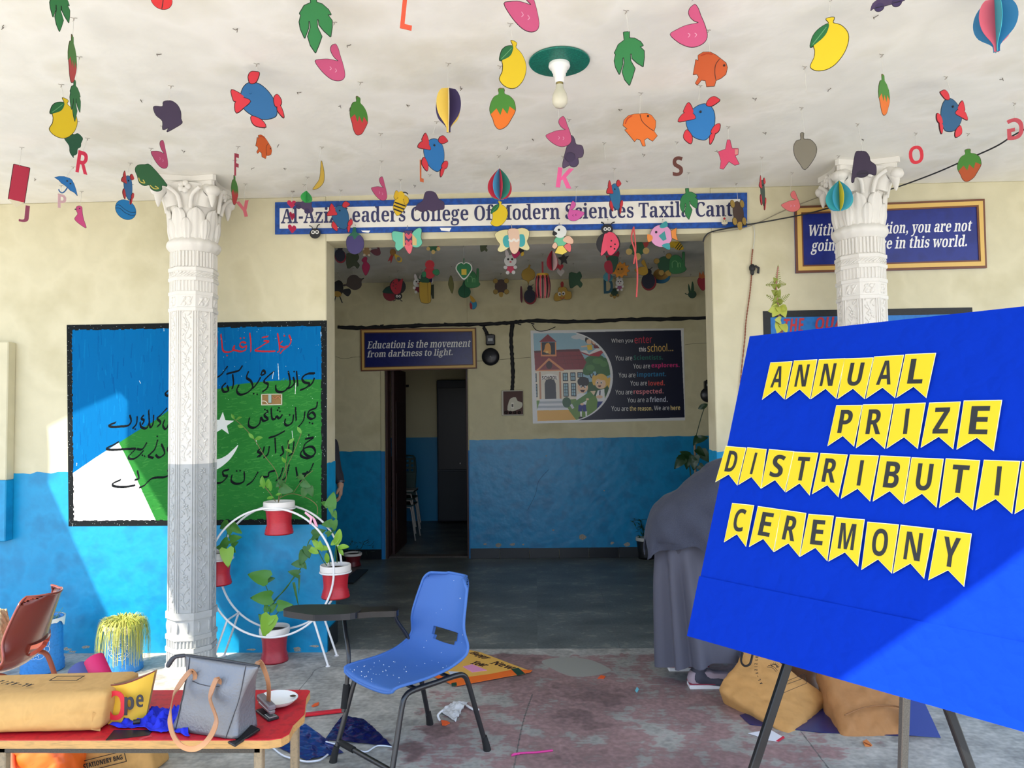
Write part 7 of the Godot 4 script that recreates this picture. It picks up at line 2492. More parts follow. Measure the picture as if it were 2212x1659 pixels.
func build_people() -> void:
	# someone in grey bending over behind the board
	var foot_a := on_y(1475,1446,0)
	var foot_b := on_y(1522,1484,0)
	var hip := on_d(1462,1135,4.52)
	hip.y = 0.90
	var o := thing("person","person in grey shawl and long skirt bending over behind the board","person",Vector3(hip.x,0, hip.z))
	var P := func(x: float, y: float, z: float) -> Vector3: return Vector3(x, y, z)
	var skin_c := Color(0.36,0.21,0.14)
	var cl := Color(0.055,0.055,0.075)
	var sh: Vector3 = P.call(0.36, 1.20, 0.05)      # shoulders' middle
	var hd: Vector3 = P.call(0.56, 1.16, 0.08)      # head
	var la := foot_a - o.position
	var lb := foot_b - o.position
	var bones := []
	for s in [[la,-0.09],[lb,0.09]]:
		var ank: Vector3 = s[0] + Vector3(-0.03,0.08,0)
		var knee: Vector3 = P.call(0.02 + s[0].x * 0.5,0.47, s[1] + s[0].z * 0.4)
		bones += [[P.call(0,0.88, s[1]), knee,0.095,0.062, cl],[knee, ank,0.06,0.038, cl],[ank - Vector3(0.02,0.03,0), ank + Vector3(0.12,-0.045,0.02),0.038,0.032, cl]]
	bones += [[P.call(0,0.90,-0.08), P.call(0,0.90,0.08),0.13,0.13, cl],[P.call(0.0,0.92,0), P.call(0.20,1.08,0.03),0.13,0.12, cl],[P.call(0.20,1.08,0.03), sh,0.12,0.11, cl],[sh + P.call(-0.01,0,-0.14), sh + P.call(-0.01,0,0.14),0.065,0.065, cl]]
	bones += [[sh, hd - P.call(0.06,0,0.01),0.055,0.052, skin_c],[hd + P.call(0.0,0.035,0), hd + P.call(0.05,-0.06,0.01),0.088,0.07, skin_c]]
	# nose and brow, on the face that looks down
	bones += [[hd + P.call(0.085,-0.05,0.01), hd + P.call(0.105,-0.07,0.012),0.012,0.012, skin_c]]
	for s in [-1.0,1.0]:
		var el: Vector3 = sh + P.call(0.10,-0.27, s * 0.20)
		var wr: Vector3 = sh + P.call(0.22,-0.48, s * 0.13)
		bones += [[sh + P.call(0,0, s * 0.15), el,0.052,0.042, cl],[el, wr,0.042,0.030, cl]]
	var body := MB.new()
	body.colored = true
	body.col = cl
	skin(body, bones,0.017,0.05)
	for s in [-1.0,1.0]:
		body.col = skin_c
		hand(body, sh + P.call(0.225,-0.495, s * 0.13), Vector3(0.35,-0.9,0), Vector3(0.2,0,-s),-s,0.45, skin_c)
	part(o, "body",body.mesh(true), mat(Color.WHITE,0.75, {"vertex": true}))
	# skirt with folds
	var rows := []
	for i in 15:
		var t := i / 14.0
		var y := lerpf(0.99,0.12, t)
		var line := PackedVector3Array()
		for k in 72:
			var a := TAU * k / 72
			var rx := lerpf(0.15,0.235, pow(t,0.8))
			var rz := lerpf(0.17,0.26, pow(t,0.8))
			var fold := (0.02 + 0.02 * t) * sin(a * 9.0 + 1.4 * sin(a * 3.0)) * smoothstep(0.05,0.5, t)
			var hem := -0.06 * cos(a - 0.9) * t
			line.append(P.call(cos(a) * (rx + fold) + 0.07 * t + 0.02, y - hem * 0.8, sin(a) * (rz + fold) + 0.02 * t + 0.03 * t * t))
		rows.append(line)
	var mb := MB.new()
	grid(mb, rows, true, true,0.004)
	part(o, "skirt",mb.mesh(), mat(rgb(78,79,92),0.75, {"sheen": 0.2}), Transform3D(), "long grey pleated skirt")
	# shawl over back, head and upper arms
	var grey := mat(rgb(64,69,86),0.85, {"tex": "grain","scale": 7.0, "sheen": 0.4})
	var nz := FastNoiseLite.new()
	nz.seed = 61
	nz.frequency = 4.0
	var drape := [[-0.20,0.84,0.07,0.02],[-0.175,0.96,0.12,0.03],[-0.12,1.05,0.16,0.05],[-0.03,1.12,0.19,0.06],[0.08,1.20,0.21,0.09],[0.16,1.26,0.215,0.22],[0.22,1.30,0.21,0.14],[0.38,1.36,0.20,0.34],[0.48,1.34,0.16,0.20],[0.58,1.30,0.14,0.14],[0.66,1.22,0.125,0.10],[0.69,1.12,0.11,0.06]]
	var fine := curve(drape.map(func(q): return Vector4(q[0], q[1], q[2], q[3])),5)
	var srows := []
	for q in fine:
		var line := PackedVector3Array()
		for j in 33:
			var th := lerpf(-1.9,1.9, clampf((j - 5) / 22.0,0.0,1.0))
			var down := 0.0
			if j < 5:
				down = (5 - j) / 5.0
			if j > 27:
				down = (j - 27) / 5.0
			var p := Vector3(q.x, q.y - q.z + q.z * cos(th) - down * q.w, q.z * 1.12 * sin(th) + 0.03 - signf(th) * down * 0.01)
			var wv := nz.get_noise_3d(p.x * 1.5, p.y * 0.8, p.z * 2.0) * 0.03 + 0.013 * sin(p.x * 30.0 + p.y * 26.0) * smoothstep(0.5,1.6, absf(th))
			line.append(p + Vector3(0, cos(th), sin(th)).normalized() * wv)
		srows.append(line)
	var sm := MB.new()
	grid(sm, srows, false, true,0.006)
	var frows := []
	for qi in range(8,36):
		var line := PackedVector3Array()
		var tri := 1.0 - absf(qi - 26.0) / 18.0
		for j in range(17,33):
			var p: Vector3 = srows[qi][j]
			var k := (j - 17) / 15.0
			line.append(p + Vector3(0,0.004,0.012) * minf(1.0, k * 5.0) - Vector3(0,0.10 * tri - 0.05,0) * smoothstep(0.6,1.0, k))
		frows.append(line)
	var fm := MB.new()
	grid(fm, frows, false, true,0.005)
	part(o, "shawl_fold",fm.mesh(), grey, Transform3D(), "outer layer of the shawl")
	part(o, "shawl",sm.mesh(), grey, Transform3D(), "dark grey woollen shawl")
	for s in [[foot_a,0.0],[foot_b,0.25]]:
		var ft: Vector3 = s[0] - o.position
		var shoe := MB.new()
		lump(shoe,10, func(q: Vector3) -> Vector3:
			var d := q.normalized() * 0.5 + q * 0.5
			var tap := lerpf(1.0,0.75, q.x * 0.5 + 0.5)
			return ft + Vector3(0.03 + d.x * 0.13,0.05 + d.y * (0.042 if q.x > 0 else 0.055),0.0 + d.z * 0.045 * tap))
		var so := part(o, "sneaker",shoe.mesh(true), mat(rgb(168,150,156),0.7))
		part(so, "white_sole",box_mesh(ft + Vector3(0.03,0.012,0), Vector3(0.25,0.024,0.088),0.01), mat(rgb(230,228,226),0.6))
		part(so, "stripe",box_mesh(ft + Vector3(0.03,0.03,0), Vector3(0.252,0.006,0.09),0.002), mat(rgb(150,50,70),0.6))
	# someone in black standing in the hall behind the wall; only a forearm shows
	var hz := -0.62
	var wrist := on_z(735,1040, hz)
	var m := thing("person","person in black sleeve standing inside the hall behind the porch wall","person",Vector3(wrist.x - 0.26,0, hz))
	var bk := Color(0.012,0.012,0.02)
	var tr := Color(0.03,0.03,0.05)
	var w0 := wrist - m.position
	var bn := []
	for s in [-1.0,1.0]:
		bn += [[P.call(s * 0.09,0.9,0), P.call(s * 0.1,0.48,0.01),0.092,0.062, tr],[P.call(s * 0.1,0.48,0.01), P.call(s * 0.1,0.09,-0.01),0.06,0.042, tr],[P.call(s * 0.1,0.055,-0.02), P.call(s * 0.11,0.04,0.14),0.042,0.034, bk]]
	bn += [[P.call(-0.08,0.93,0), P.call(0.08,0.93,0),0.125,0.125, bk],[P.call(0,0.95,0), P.call(0,1.25,0),0.135,0.155, bk],[P.call(-0.15,1.39,0), P.call(0.15,1.39,0),0.07,0.07, bk],[P.call(0,1.25,0), P.call(0,1.38,0),0.15,0.12, bk],[P.call(0,1.42,0), P.call(0,1.53,0.01),0.055,0.053, skin_c],[P.call(0,1.67,0.0), P.call(0,1.585,0.03),0.09,0.07, skin_c],[P.call(0,1.625,0.095), P.call(0,1.605,0.11),0.012,0.013, skin_c]]
	for s in [-1.0,1.0]:
		bn.append([P.call(s * 0.088,1.63,0), P.call(s * 0.092,1.61,0),0.02,0.016, skin_c])
	bn.append([P.call(0,1.70,-0.02), P.call(0,1.66,-0.05),0.094,0.085, bk])
	bn += [[P.call(0.19,1.40,0), P.call(0.225,1.16,-0.02),0.055,0.045, bk],[P.call(0.225,1.16,-0.02), w0 + P.call(0,0.0,0),0.044,0.034, bk],[P.call(-0.19,1.40,0), P.call(-0.24,1.12,-0.02),0.055,0.045, bk],[P.call(-0.24,1.12,-0.02), P.call(-0.25,0.88,0.05),0.044,0.034, bk]]
	var mm := MB.new()
	mm.colored = true
	skin(mm, bn,0.016,0.035)
	mm.col = skin_c
	hand(mm, w0 + P.call(0.002,-0.02,0.005), Vector3(0.03,-1,0.08), Vector3(-1,0,0.2),-1.0,0.5, skin_c)
	mm.col = skin_c
	hand(mm, P.call(-0.25,0.86,0.055), Vector3(0,-1,0.15), Vector3(1,0,0.1),1.0,0.4, skin_c)
	part(m, "body",mm.mesh(true), mat(Color.WHITE,0.8, {"vertex": true}))
	for s in [-1.0,1.0]:
		var em := MB.new()
		knob(em, P.call(s * 0.033,1.635,0.088), Basis(), Vector3(0.012,0.009,0.008),8)
		part(m, "eye",em.mesh(), mat(rgb(230,226,220),0.3))
	part(m, "mouth",tube_mesh(curve([P.call(-0.022,1.572,0.098), P.call(0,1.569,0.104), P.call(0.022,1.572,0.098)],4),0.005,6), mat(rgb(128,74,66),0.6))
	part(m, "wrist_band",tube_mesh([w0 + P.call(0.0,0.008,0), w0 + P.call(0.001,-0.004,0.001)],0.034,12), mat(rgb(60,60,66),0.4))

# ================================================================ paper ornaments on strings
# layers of a kind: [part name, colour, outline, rounded]; the first is the body. Units are those of the sheet it was drawn on, y down.
func el(cx: float, cy: float, rx: float, ry := -1.0, n := 18) -> Array:
	return circle(Vector2(cx, cy), rx, n, ry)

func strip(pts: Array, w: float) -> Array:
	return band(curve(V(pts),4), w)

func drawn(kind: String) -> Array:
	var red := rgb(222,48,62)
	var blk := rgb(26,26,30)
	match kind:
		"mango":
			return [["fruit",rgb(242,208,20), V([[955,115],[1000,118],[992,150],[1035,175],[1070,225],[1075,280],[1050,350],[1000,410],[945,435],[890,430],[858,405],[862,380],[880,345],[885,300],[880,262],[920,210],[962,155],[968,140]]), true],["leaf",rgb(24,112,58), V([[968,150],[920,165],[885,195],[868,230],[860,275],[900,255],[940,225],[962,190]]), true],["leaf_vein",rgb(110,176,120), strip([[872,262],[910,220],[955,168]],4), false]]
		"monstera":
			return [["leaf",rgb(40,128,66), V([[1793,205],[1827,205],[1827,245],[1860,250],[1895,275],[1910,300],[1890,305],[1915,335],[1915,375],[1907,432],[1870,405],[1843,375],[1840,345],[1830,345],[1832,390],[1857,440],[1840,495],[1822,542],[1795,505],[1780,455],[1795,400],[1792,365],[1783,365],[1783,405],[1762,468],[1740,420],[1733,380],[1742,340],[1735,330],[1760,280],[1797,255]]), false]]
		"strawberry":
			return [["fruit",rgb(214,58,62), V([[993,563],[1027,563],[1028,595],[1060,610],[1088,640],[1098,680],[1095,715],[1070,760],[1045,800],[1010,823],[985,822],[965,795],[955,760],[940,725],[935,690],[945,650],[965,615],[995,598]]), true],["green_cap",rgb(70,140,46), V([[993,561],[1027,561],[1030,595],[1062,609],[1090,640],[1100,680],[1097,705],[1062,678],[1047,728],[1018,688],[1002,735],[978,690],[938,730],[933,690],[943,650],[963,614],[993,597]]), false]]
		"swan":
			return [["bird",rgb(208,82,128), V([[-38,200],[0,178],[60,158],[135,152],[110,135],[88,110],[77,80],[85,52],[105,36],[118,33],[135,60],[150,110],[170,165],[185,235],[172,275],[135,297],[90,300],[45,282],[0,248]]), true],["feather_mark",rgb(238,170,196), strip([[70,210],[82,222],[70,236]],4), false],["feather_mark",rgb(238,170,196), strip([[110,215],[122,227],[110,241]],4), false]]
		"bird":
			return [["body",rgb(30,120,192), V([[110,690],[150,668],[190,668],[225,700],[237,760],[225,830],[190,880],[160,885],[115,865],[85,825],[68,770],[80,725]]), true],["wing",red, V([[85,645],[60,680],[57,704],[108,712],[108,690]]), true],["beak",red, V([[20,755],[45,715],[85,702],[110,718],[122,748],[70,755]]), true],["crest",red, V([[190,672],[205,640],[235,627],[262,645],[268,655],[245,672],[215,684]]), true],["foot",red, V([[72,815],[52,840],[55,870],[92,902],[100,860]]), true],["tail",red, V([[265,800],[235,808],[213,846],[240,855],[262,835]]), true],["foot",red, V([[236,850],[207,866],[205,918],[225,890]]), true],["eye",blk, el(154,712,7), false]]
		"fish":
			return [["body",rgb(224,98,32), V([[150,345],[180,330],[220,335],[255,360],[285,390],[310,415],[318,445],[308,485],[280,505],[250,515],[240,548],[195,545],[190,508],[165,500],[140,528],[130,515],[150,480],[140,460],[118,460],[130,400],[135,370],[150,380]]), false],["gill_line",rgb(80,34,20), strip([[275,385],[250,420],[245,470],[250,512]],4), false],["eye",rgb(60,24,16), el(300,430,7), false],["fin_marks",rgb(190,60,24), strip([[165,350],[200,342],[235,352]],6), false]]
		"car":
			return [["body",rgb(66,48,84), V([[530,1230],[560,1220],[590,1230],[607,1260],[612,1270],[640,1285],[645,1310],[638,1330],[600,1335],[575,1345],[545,1335],[510,1348],[480,1335],[468,1342],[480,1305],[515,1280]]), true]]
		"purple_hat":
			return [["body",rgb(62,46,76), V([[1045,655],[1085,642],[1120,660],[1140,700],[1142,745],[1148,770],[1110,805],[1065,838],[1075,810],[1042,828],[1040,775],[1005,745],[990,705],[1000,690],[1040,685]]), true]]
		"upright_car":
			return [["body",rgb(58,44,70), V([[1145,965],[1170,955],[1205,965],[1225,1000],[1230,1030],[1258,1060],[1262,1095],[1255,1125],[1220,1110],[1195,1125],[1140,1120],[1130,1150],[1117,1145],[1125,1080]]), true],["wheel",rgb(44,34,58), el(1182,1104,36,24), false],["wheel_line",blk, strip([[1150,1104],[1214,1104]],3), false]]
		"tipped_car":
			return [["body",rgb(84,66,96), V([[1455,868],[1475,890],[1485,925],[1520,935],[1530,975],[1520,1005],[1495,1010],[1497,1035],[1480,1062],[1450,1050],[1405,1070],[1400,1045],[1410,1000],[1430,930]]), true],["wheel",rgb(74,58,92), el(1468,1036,30), false],["wheel",rgb(66,52,84), el(1447,1004,30), false]]
		"wheeled_car":
			return [["body",rgb(76,58,96), V([[530,1230],[560,1220],[590,1230],[607,1260],[612,1270],[640,1285],[645,1310],[638,1330],[600,1335],[575,1335],[545,1335],[510,1338],[480,1335],[468,1342],[480,1305],[515,1280]]), true],["wheel",rgb(60,44,92), el(512,1335,24), false],["wheel",rgb(60,44,92), el(600,1332,24), false],["wheel_line",blk, strip([[492,1335],[532,1335]],3), false],["wheel_line",blk, strip([[580,1332],[620,1332]],3), false]]
		"pencil":
			return [["shaft",rgb(186,32,66), V([[95,1055],[178,1062],[152,1287],[70,1278]]), false],["wooden_tip",rgb(232,222,190), V([[70,1278],[152,1287],[108,1328]]), false]]
		"umbrella":
			return [["canopy",rgb(20,116,190), V([[838,48],[900,22],[960,15],[1030,30],[1060,50],[1090,110],[1115,190],[1135,285],[1095,240],[1040,215],[1010,180],[960,140],[930,125],[890,80]]), false],["handle",rgb(24,96,160), strip([[1008,168],[985,215],[960,252],[930,268],[902,246],[893,220]],16), false],["face_mark",blk, el(1000,78,12), false],["face_mark",blk, el(1042,112,12), false]]
		"pink_bird":
			return [["body",rgb(214,72,136), V([[1150,480],[1170,455],[1200,450],[1222,470],[1225,520],[1232,580],[1250,660],[1280,765],[1230,745],[1170,700],[1132,655],[1150,610],[1170,570],[1150,520]]), true],["beak",blk, V([[1152,498],[1128,508],[1152,514]]), false],["eye",blk, el(1192,488,9), false]]
		"ball":
			return [["disc",rgb(16,132,206), el(0,0,100,96,28), false],["wave_line",blk, strip([[-98,-20],[-60,-30],[-10,0],[50,16],[97,2]],4), false],["wave_line",blk, strip([[-99,8],[-60,0],[-10,30],[50,44],[94,30]],4), false]]
		"peas":
			return [["leaf",rgb(28,92,48), V([[875,1090],[890,1060],[930,1050],[965,1052],[1060,1165],[1030,1172],[1028,1200],[1000,1215],[968,1203],[955,1178],[930,1187],[900,1172],[888,1130]]), true],["yellow_curl",rgb(206,190,84), strip([[895,1140],[905,1165],[930,1170],[920,1150]],6), false],["yellow_curl",rgb(206,190,84), strip([[960,1180],[985,1200],[1010,1195],[990,1182]],6), false]]
		"banana":
			return [["fruit",rgb(194,160,52), V([[2046,1025],[2056,1060],[2063,1110],[2058,1160],[2030,1195],[1995,1208],[2015,1175],[2035,1140],[2042,1080]]), true]]
		"bee":
			return [["body",rgb(236,194,26), V([[350,1268],[330,1300],[325,1340],[340,1375],[352,1388],[378,1372],[400,1340],[415,1310],[395,1280]]), true],["head",rgb(236,194,26), el(378,1250,24,30), false],["wing",rgb(226,182,20), V([[342,1220],[330,1262],[345,1278],[362,1245],[355,1222]]), true],["wing",rgb(226,182,20), V([[402,1250],[425,1265],[427,1295],[405,1312],[395,1275]]), true],["stripe",blk, strip([[334,1298],[408,1322]],9), false],["stripe",blk, strip([[328,1320],[398,1344]],9), false],["stripe",blk, strip([[328,1344],[385,1364]],9), false],["antenna",blk, strip([[390,1228],[410,1228],[424,1240]],5), false]]
		"star":
			return [["star",rgb(226,72,112), V([[330,888],[345,890],[356,945],[392,950],[390,985],[372,992],[395,1045],[370,1050],[336,1022],[302,1066],[283,1060],[290,1015],[284,985],[275,955],[318,945]]), false],["pale_patch",rgb(222,150,140), V([[372,952],[390,954],[388,984],[372,984]]), false]]
		"grey_leaf":
			return [["leaf",rgb(128,122,106), V([[795,842],[812,842],[812,880],[850,890],[880,930],[885,970],[865,1020],[815,1077],[785,1035],[757,980],[752,920],[770,885],[795,880]]), true]]
		"pomegranate":
			return [["fruit",rgb(226,44,48), el(0,0,100,104,24), false],["split_line",blk, strip([[10,-60],[16,0],[4,100]],7), false],["crown",rgb(206,34,40), V([[-24,-98],[-30,-136],[-8,-116],[4,-140],[18,-116],[36,-134],[26,-96]]), false]]
		"turtle":
			return [["shell",rgb(78,58,52), el(0,0,62,72), false],["foot",rgb(176,144,66), el(-56,-56,24), false],["foot",rgb(176,144,66), el(56,-56,24), false],["foot",rgb(176,144,66), el(-56,56,24), false],["foot",rgb(176,144,66), el(56,56,24), false],["head",rgb(186,152,70), V([[-22,64],[22,64],[16,104],[-4,112],[-20,98]]), true]]
		"heart":
			return [["heart",rgb(206,32,84), V([[0,20],[14,0],[40,-4],[58,14],[56,44],[30,74],[0,104],[-26,76],[-54,46],[-58,14],[-40,-6],[-14,0]]), true]]
		"ant":
			return [["head",blk, el(355,462,56,52,22), false],["eye",rgb(240,240,236), el(334,448,20), false],["eye",rgb(240,240,236), el(376,448,20), false],["pupil",blk, el(334,448,10), false],["pupil",blk, el(376,448,10), false],["antenna",blk, strip([[330,415],[318,388],[294,378]],7), false],["antenna",blk, strip([[370,415],[382,380],[404,366]],7), false]]
		"eggplant":
			return [["fruit",rgb(62,52,110), V([[660,540],[670,500],[700,470],[735,455],[775,475],[810,505],[822,550],[815,600],[785,640],[740,655],[695,640],[668,600]]), true],["green_cap",rgb(22,100,74), V([[722,405],[748,405],[752,450],[800,484],[768,480],[735,522],[715,482],[670,492],[715,450]]), false]]
		"teal_butterfly":
			return [["wing",rgb(112,208,178), V([[1215,470],[1150,445],[1095,448],[1100,520],[1125,545],[1122,590],[1150,625],[1200,590],[1215,560]]), true],["wing",rgb(112,208,178), V([[1280,470],[1340,416],[1372,430],[1365,500],[1376,560],[1340,595],[1290,590],[1278,560]]), true],["inner_wing",rgb(226,196,132), V([[1196,452],[1240,470],[1240,570],[1196,590]]), false],["inner_wing",rgb(226,196,132), V([[1270,450],[1325,520],[1325,580],[1278,575]]), false],["body",rgb(82,56,100), V([[1212,440],[1284,440],[1284,590],[1250,610],[1214,590]]), false],["body_heart",rgb(226,88,106), V([[1250,480],[1268,462],[1284,480],[1250,520],[1216,480],[1232,462]]), true],["body_heart",rgb(240,110,124), V([[1212,590],[1230,568],[1250,582],[1270,568],[1286,590],[1258,660]]), true],["body_heart",rgb(226,88,106), V([[1250,545],[1268,527],[1284,545],[1250,585],[1216,545],[1232,527]]), true]]
		"cream_butterfly":
			return [["wing",rgb(236,226,168), V([[100,400],[60,385],[0,392],[-40,420],[-20,470],[0,500],[-20,540],[10,556],[70,520],[100,480]]), true],["wing",rgb(236,226,168), V([[110,400],[170,374],[222,400],[218,450],[205,480],[225,530],[200,548],[140,520],[110,480]]), true],["inner_wing",rgb(62,172,176), V([[40,430],[90,440],[85,510],[40,520],[20,470]]), true],["inner_wing",rgb(62,172,176), V([[120,440],[180,425],[192,490],[170,520],[125,505]]), true],["body",rgb(240,204,178), V([[66,384],[136,384],[150,450],[142,540],[108,575],[76,540],[66,450]]), true],["body_wave",rgb(246,240,230), strip([[66,460],[86,476],[106,462],[124,476],[146,462]],16), false]]
		"parrot":
			return [["body",rgb(112,204,160), el(525,485,52,48), false],["wing",rgb(244,200,170), V([[545,470],[590,435],[632,470],[625,505],[575,495]]), true],["tail",rgb(246,220,96), V([[505,525],[545,520],[582,572],[540,595],[478,580]]), false],["tail",rgb(240,120,120), V([[555,525],[600,500],[614,540],[600,575]]), true],["foot",rgb(244,200,170), V([[480,490],[455,525],[478,545],[500,520]]), true],["head",rgb(236,240,236), el(525,400,54), false],["beak",blk, V([[470,395],[498,410],[492,428],[464,424]]), true],["eye",blk, el(514,385,10), false]]
		"ladybug":
			return [["body",blk, el(934,505,98,96,24), false],["head",blk, el(927,382,50,44), false],["wing",rgb(232,76,104), V([[905,420],[945,450],[950,520],[880,602],[872,570]]), true],["wing",rgb(232,70,100), V([[925,415],[985,420],[1022,490],[1015,540],[960,602],[925,570]]), true],["spot",blk, el(960,480,7), false],["spot",blk, el(990,510,7), false],["spot",blk, el(955,530,7), false],["spot",blk, el(985,550,7), false],["eye",rgb(240,240,236), el(911,380,15), false],["eye",rgb(240,240,236), el(943,380,15), false],["pupil",blk, el(911,380,7), false],["pupil",blk, el(943,380,7), false],["antenna",blk, strip([[905,348],[895,328],[876,320]],7), false],["antenna",blk, strip([[955,348],[970,328],[990,322]],7), false]]
		"pink_fish":
			return [["body",rgb(236,164,208), el(1396,440,92,94,26), false],["fin",rgb(56,160,164), V([[1385,352],[1440,315],[1450,360],[1400,374]]), true],["fin",rgb(56,160,164), V([[1398,520],[1460,503],[1466,556],[1440,552]]), true],["side_fin",rgb(62,156,156), V([[1375,440],[1425,400],[1440,470],[1410,484]]), false],["tail",rgb(242,148,64), V([[1480,400],[1525,375],[1520,430],[1534,482],[1486,460]]), false],["mouth",rgb(242,148,64), V([[1280,425],[1320,440],[1318,475],[1285,488]]), true],["eye",blk, el(1354,408,10), false]]
		"rabbit":
			return [["head",rgb(240,240,236), el(88,650,54,52), false],["ear",rgb(240,232,232), V([[50,610],[46,560],[64,556],[80,606]]), true],["ear",rgb(240,232,232), V([[98,606],[112,556],[130,560],[126,612]]), true],["body",rgb(224,72,106), V([[56,698],[120,698],[116,752],[60,752]]), false],["paw",rgb(244,244,240), el(46,706,16), false],["paw",rgb(244,244,240), el(130,706,16), false],["paw",rgb(244,244,240), el(64,752,16), false],["paw",rgb(244,244,240), el(114,750,16), false],["eye",blk, el(70,636,9), false],["eye",blk, el(104,636,9), false],["mouth",red, el(90,660,9,5), false]]
		"hen":
			return [["body",rgb(238,230,196), V([[1922,330],[1930,300],[1948,290],[1970,304],[1976,330],[1950,340]]), true],["comb",rgb(200,40,50), el(1948,286,10), false],["eye",blk, el(1940,308,4), false],["eye",blk, el(1958,308,4), false],["feet",rgb(120,120,120), strip([[1928,348],[1962,350]],4), false]]
		"spade":
			return [["leaf",rgb(72,60,54), V([[0,0],[8,-24],[22,-20],[16,4],[50,30],[66,70],[50,110],[10,130],[0,160],[-12,130],[-50,110],[-64,70],[-48,30]]), true]]
		"flag":
			return [["wing",rgb(40,84,54), V([[0,0],[60,4],[84,-10],[100,30],[84,60],[104,90],[86,120],[60,96],[6,120]]), true]]
		"sunflower":
			return [["disc",rgb(52,112,76), el(0,0,74,66), false],["petal",rgb(236,204,128), el(-78,26,30), false],["petal",rgb(236,204,128), el(78,26,30), false],["petal",rgb(236,204,128), el(0,76,30,34), false],["petal",rgb(200,76,70), V([[50,-50],[110,-60],[90,-10],[66,-4]]), false]]
		"apple":
			return [["fruit",rgb(196,40,54), el(0,70,50,56), false],["fruit",rgb(208,46,60), el(2,-6,44,44), false],["leaf",rgb(36,132,82), V([[30,50],[74,36],[90,70],[70,92],[34,80]]), true],["leaf",rgb(36,132,82), V([[-40,60],[-70,70],[-66,110],[-36,104]]), true]]
		"pineapple":
			return [["fruit",rgb(206,168,50), V([[-50,0],[-40,-14],[40,-12],[52,0],[50,90],[44,170],[-20,176],[-44,150],[-52,80]]), true],["crown",rgb(30,92,62), V([[-30,-10],[-70,-50],[-36,-40],[-40,-90],[-10,-50],[8,-96],[20,-48],[46,-70],[34,-8]]), false],["fold",rgb(170,132,36), strip([[22,-8],[26,170]],6), false]]
		"cardinal":
			return [["body",rgb(178,26,84), V([[0,-60],[20,-50],[16,-20],[40,10],[36,50],[8,100],[-16,60],[-22,20],[-10,-10],[-26,-30]]), true]]
		"green_heart":
			return [["white_edge",rgb(236,238,230), V([[0,-14],[20,-26],[60,-10],[78,30],[60,74],[0,140],[-56,76],[-76,34],[-60,-8],[-20,-26]]), true],["heart",rgb(36,128,78), V([[0,-4],[20,-16],[54,-2],[68,32],[52,70],[0,126],[-48,70],[-66,34],[-52,-2],[-20,-16]]), true],["yellow_roll",rgb(226,196,66), V([[-22,40],[24,40],[24,92],[-22,92]]), false],["stalk",rgb(30,110,66), strip([[0,-10],[2,-60]],9), false]]
		"mosque":
			return [["body",rgb(50,128,72), V([[-60,0],[-56,-50],[-40,-80],[-10,-92],[22,-80],[40,-50],[44,-20],[46,-104],[56,-110],[64,-100],[62,0],[74,30],[40,56],[-30,60],[-60,34]]), true],["window_line",rgb(120,184,120), strip([[-36,10],[-36,-30],[-16,-44],[4,-30],[4,10]],5), false],["window_line",rgb(120,184,120), strip([[12,12],[12,-20],[28,-20],[28,12]],5), false]]
		"pear":
			return [["fruit",rgb(20,104,68), V([[0,-80],[12,-60],[22,-30],[50,0],[62,40],[44,80],[0,96],[-44,80],[-62,40],[-50,0],[-22,-30],[-12,-60]]), true],["fold",rgb(14,80,52), strip([[0,-76],[0,92]],6), false]]
		"cloud":
			return [["cloud",rgb(202,162,62), V([[-80,30],[-64,-10],[-40,-20],[-34,-60],[0,-76],[40,-60],[50,-30],[84,-20],[84,40],[40,50],[10,44],[-30,60],[-70,60]]), true],["red_top",rgb(176,44,44), V([[-10,-70],[-14,-110],[4,-124],[16,-104],[10,-72]]), true],["eye",rgb(240,236,224), el(-26,-4,16,20), false],["eye",rgb(240,236,224), el(12,-8,16,20), false],["pupil",blk, el(-22,-2,8), false],["pupil",blk, el(10,-6,8), false],["mouth",rgb(200,80,40), strip([[-24,28],[0,40],[22,24]],8), false]]
		"bug":
			return [["red_wing",rgb(156,26,42), el(4,36,68,78), false],["body",rgb(22,28,52), el(0,26,62,74,22), false],["head",rgb(22,26,44), el(2,-60,30,32), false],["antenna",blk, strip([[-10,-86],[-20,-110]],6), false],["antenna",blk, strip([[16,-86],[40,-104]],6), false]]
		"watermelon":
			return [["slice",rgb(150,32,60), V([[-50,-60],[50,-64],[40,0],[0,60],[-40,10]]), true],["leaf",rgb(36,82,62), V([[-40,-20],[44,-20],[30,60],[0,110],[-34,50]]), true],["heart",rgb(176,36,62), V([[-60,20],[-20,10],[0,60],[-6,120],[-50,110],[-70,60]]), true]]
		"lion":
			return [["mane",rgb(232,150,40), V([[0,-66],[16,-44],[40,-58],[44,-30],[70,-30],[58,-4],[78,14],[52,26],[56,52],[28,46],[14,70],[-6,50],[-30,64],[-36,36],[-64,32],[-50,8],[-72,-14],[-46,-24],[-44,-52],[-18,-44]]), false],["face",rgb(206,140,44), el(0,4,34), false],["eye",blk, el(-14,-4,7), false],["eye",blk, el(14,-4,7), false]]
		"cactus":
			return [["pot",rgb(30,74,52), el(0,60,46,44), false],["spike",rgb(30,82,50), V([[-14,30],[-6,-60],[4,-96],[18,-60],[20,30]]), true],["spike",rgb(30,82,50), V([[-36,40],[-46,-20],[-40,-70],[-24,-20],[-16,30]]), true],["spout",rgb(30,74,52), strip([[-40,60],[-66,54],[-84,44]],9), false]]
		"rooster":
			return [["body",rgb(176,34,52), V([[-40,0],[0,-40],[40,-20],[44,60],[10,110],[-30,60]]), true],["comb",rgb(206,110,50), V([[-30,-30],[-20,-80],[0,-50],[14,-90],[26,-46],[40,-70],[40,-20],[0,-10]]), false]]
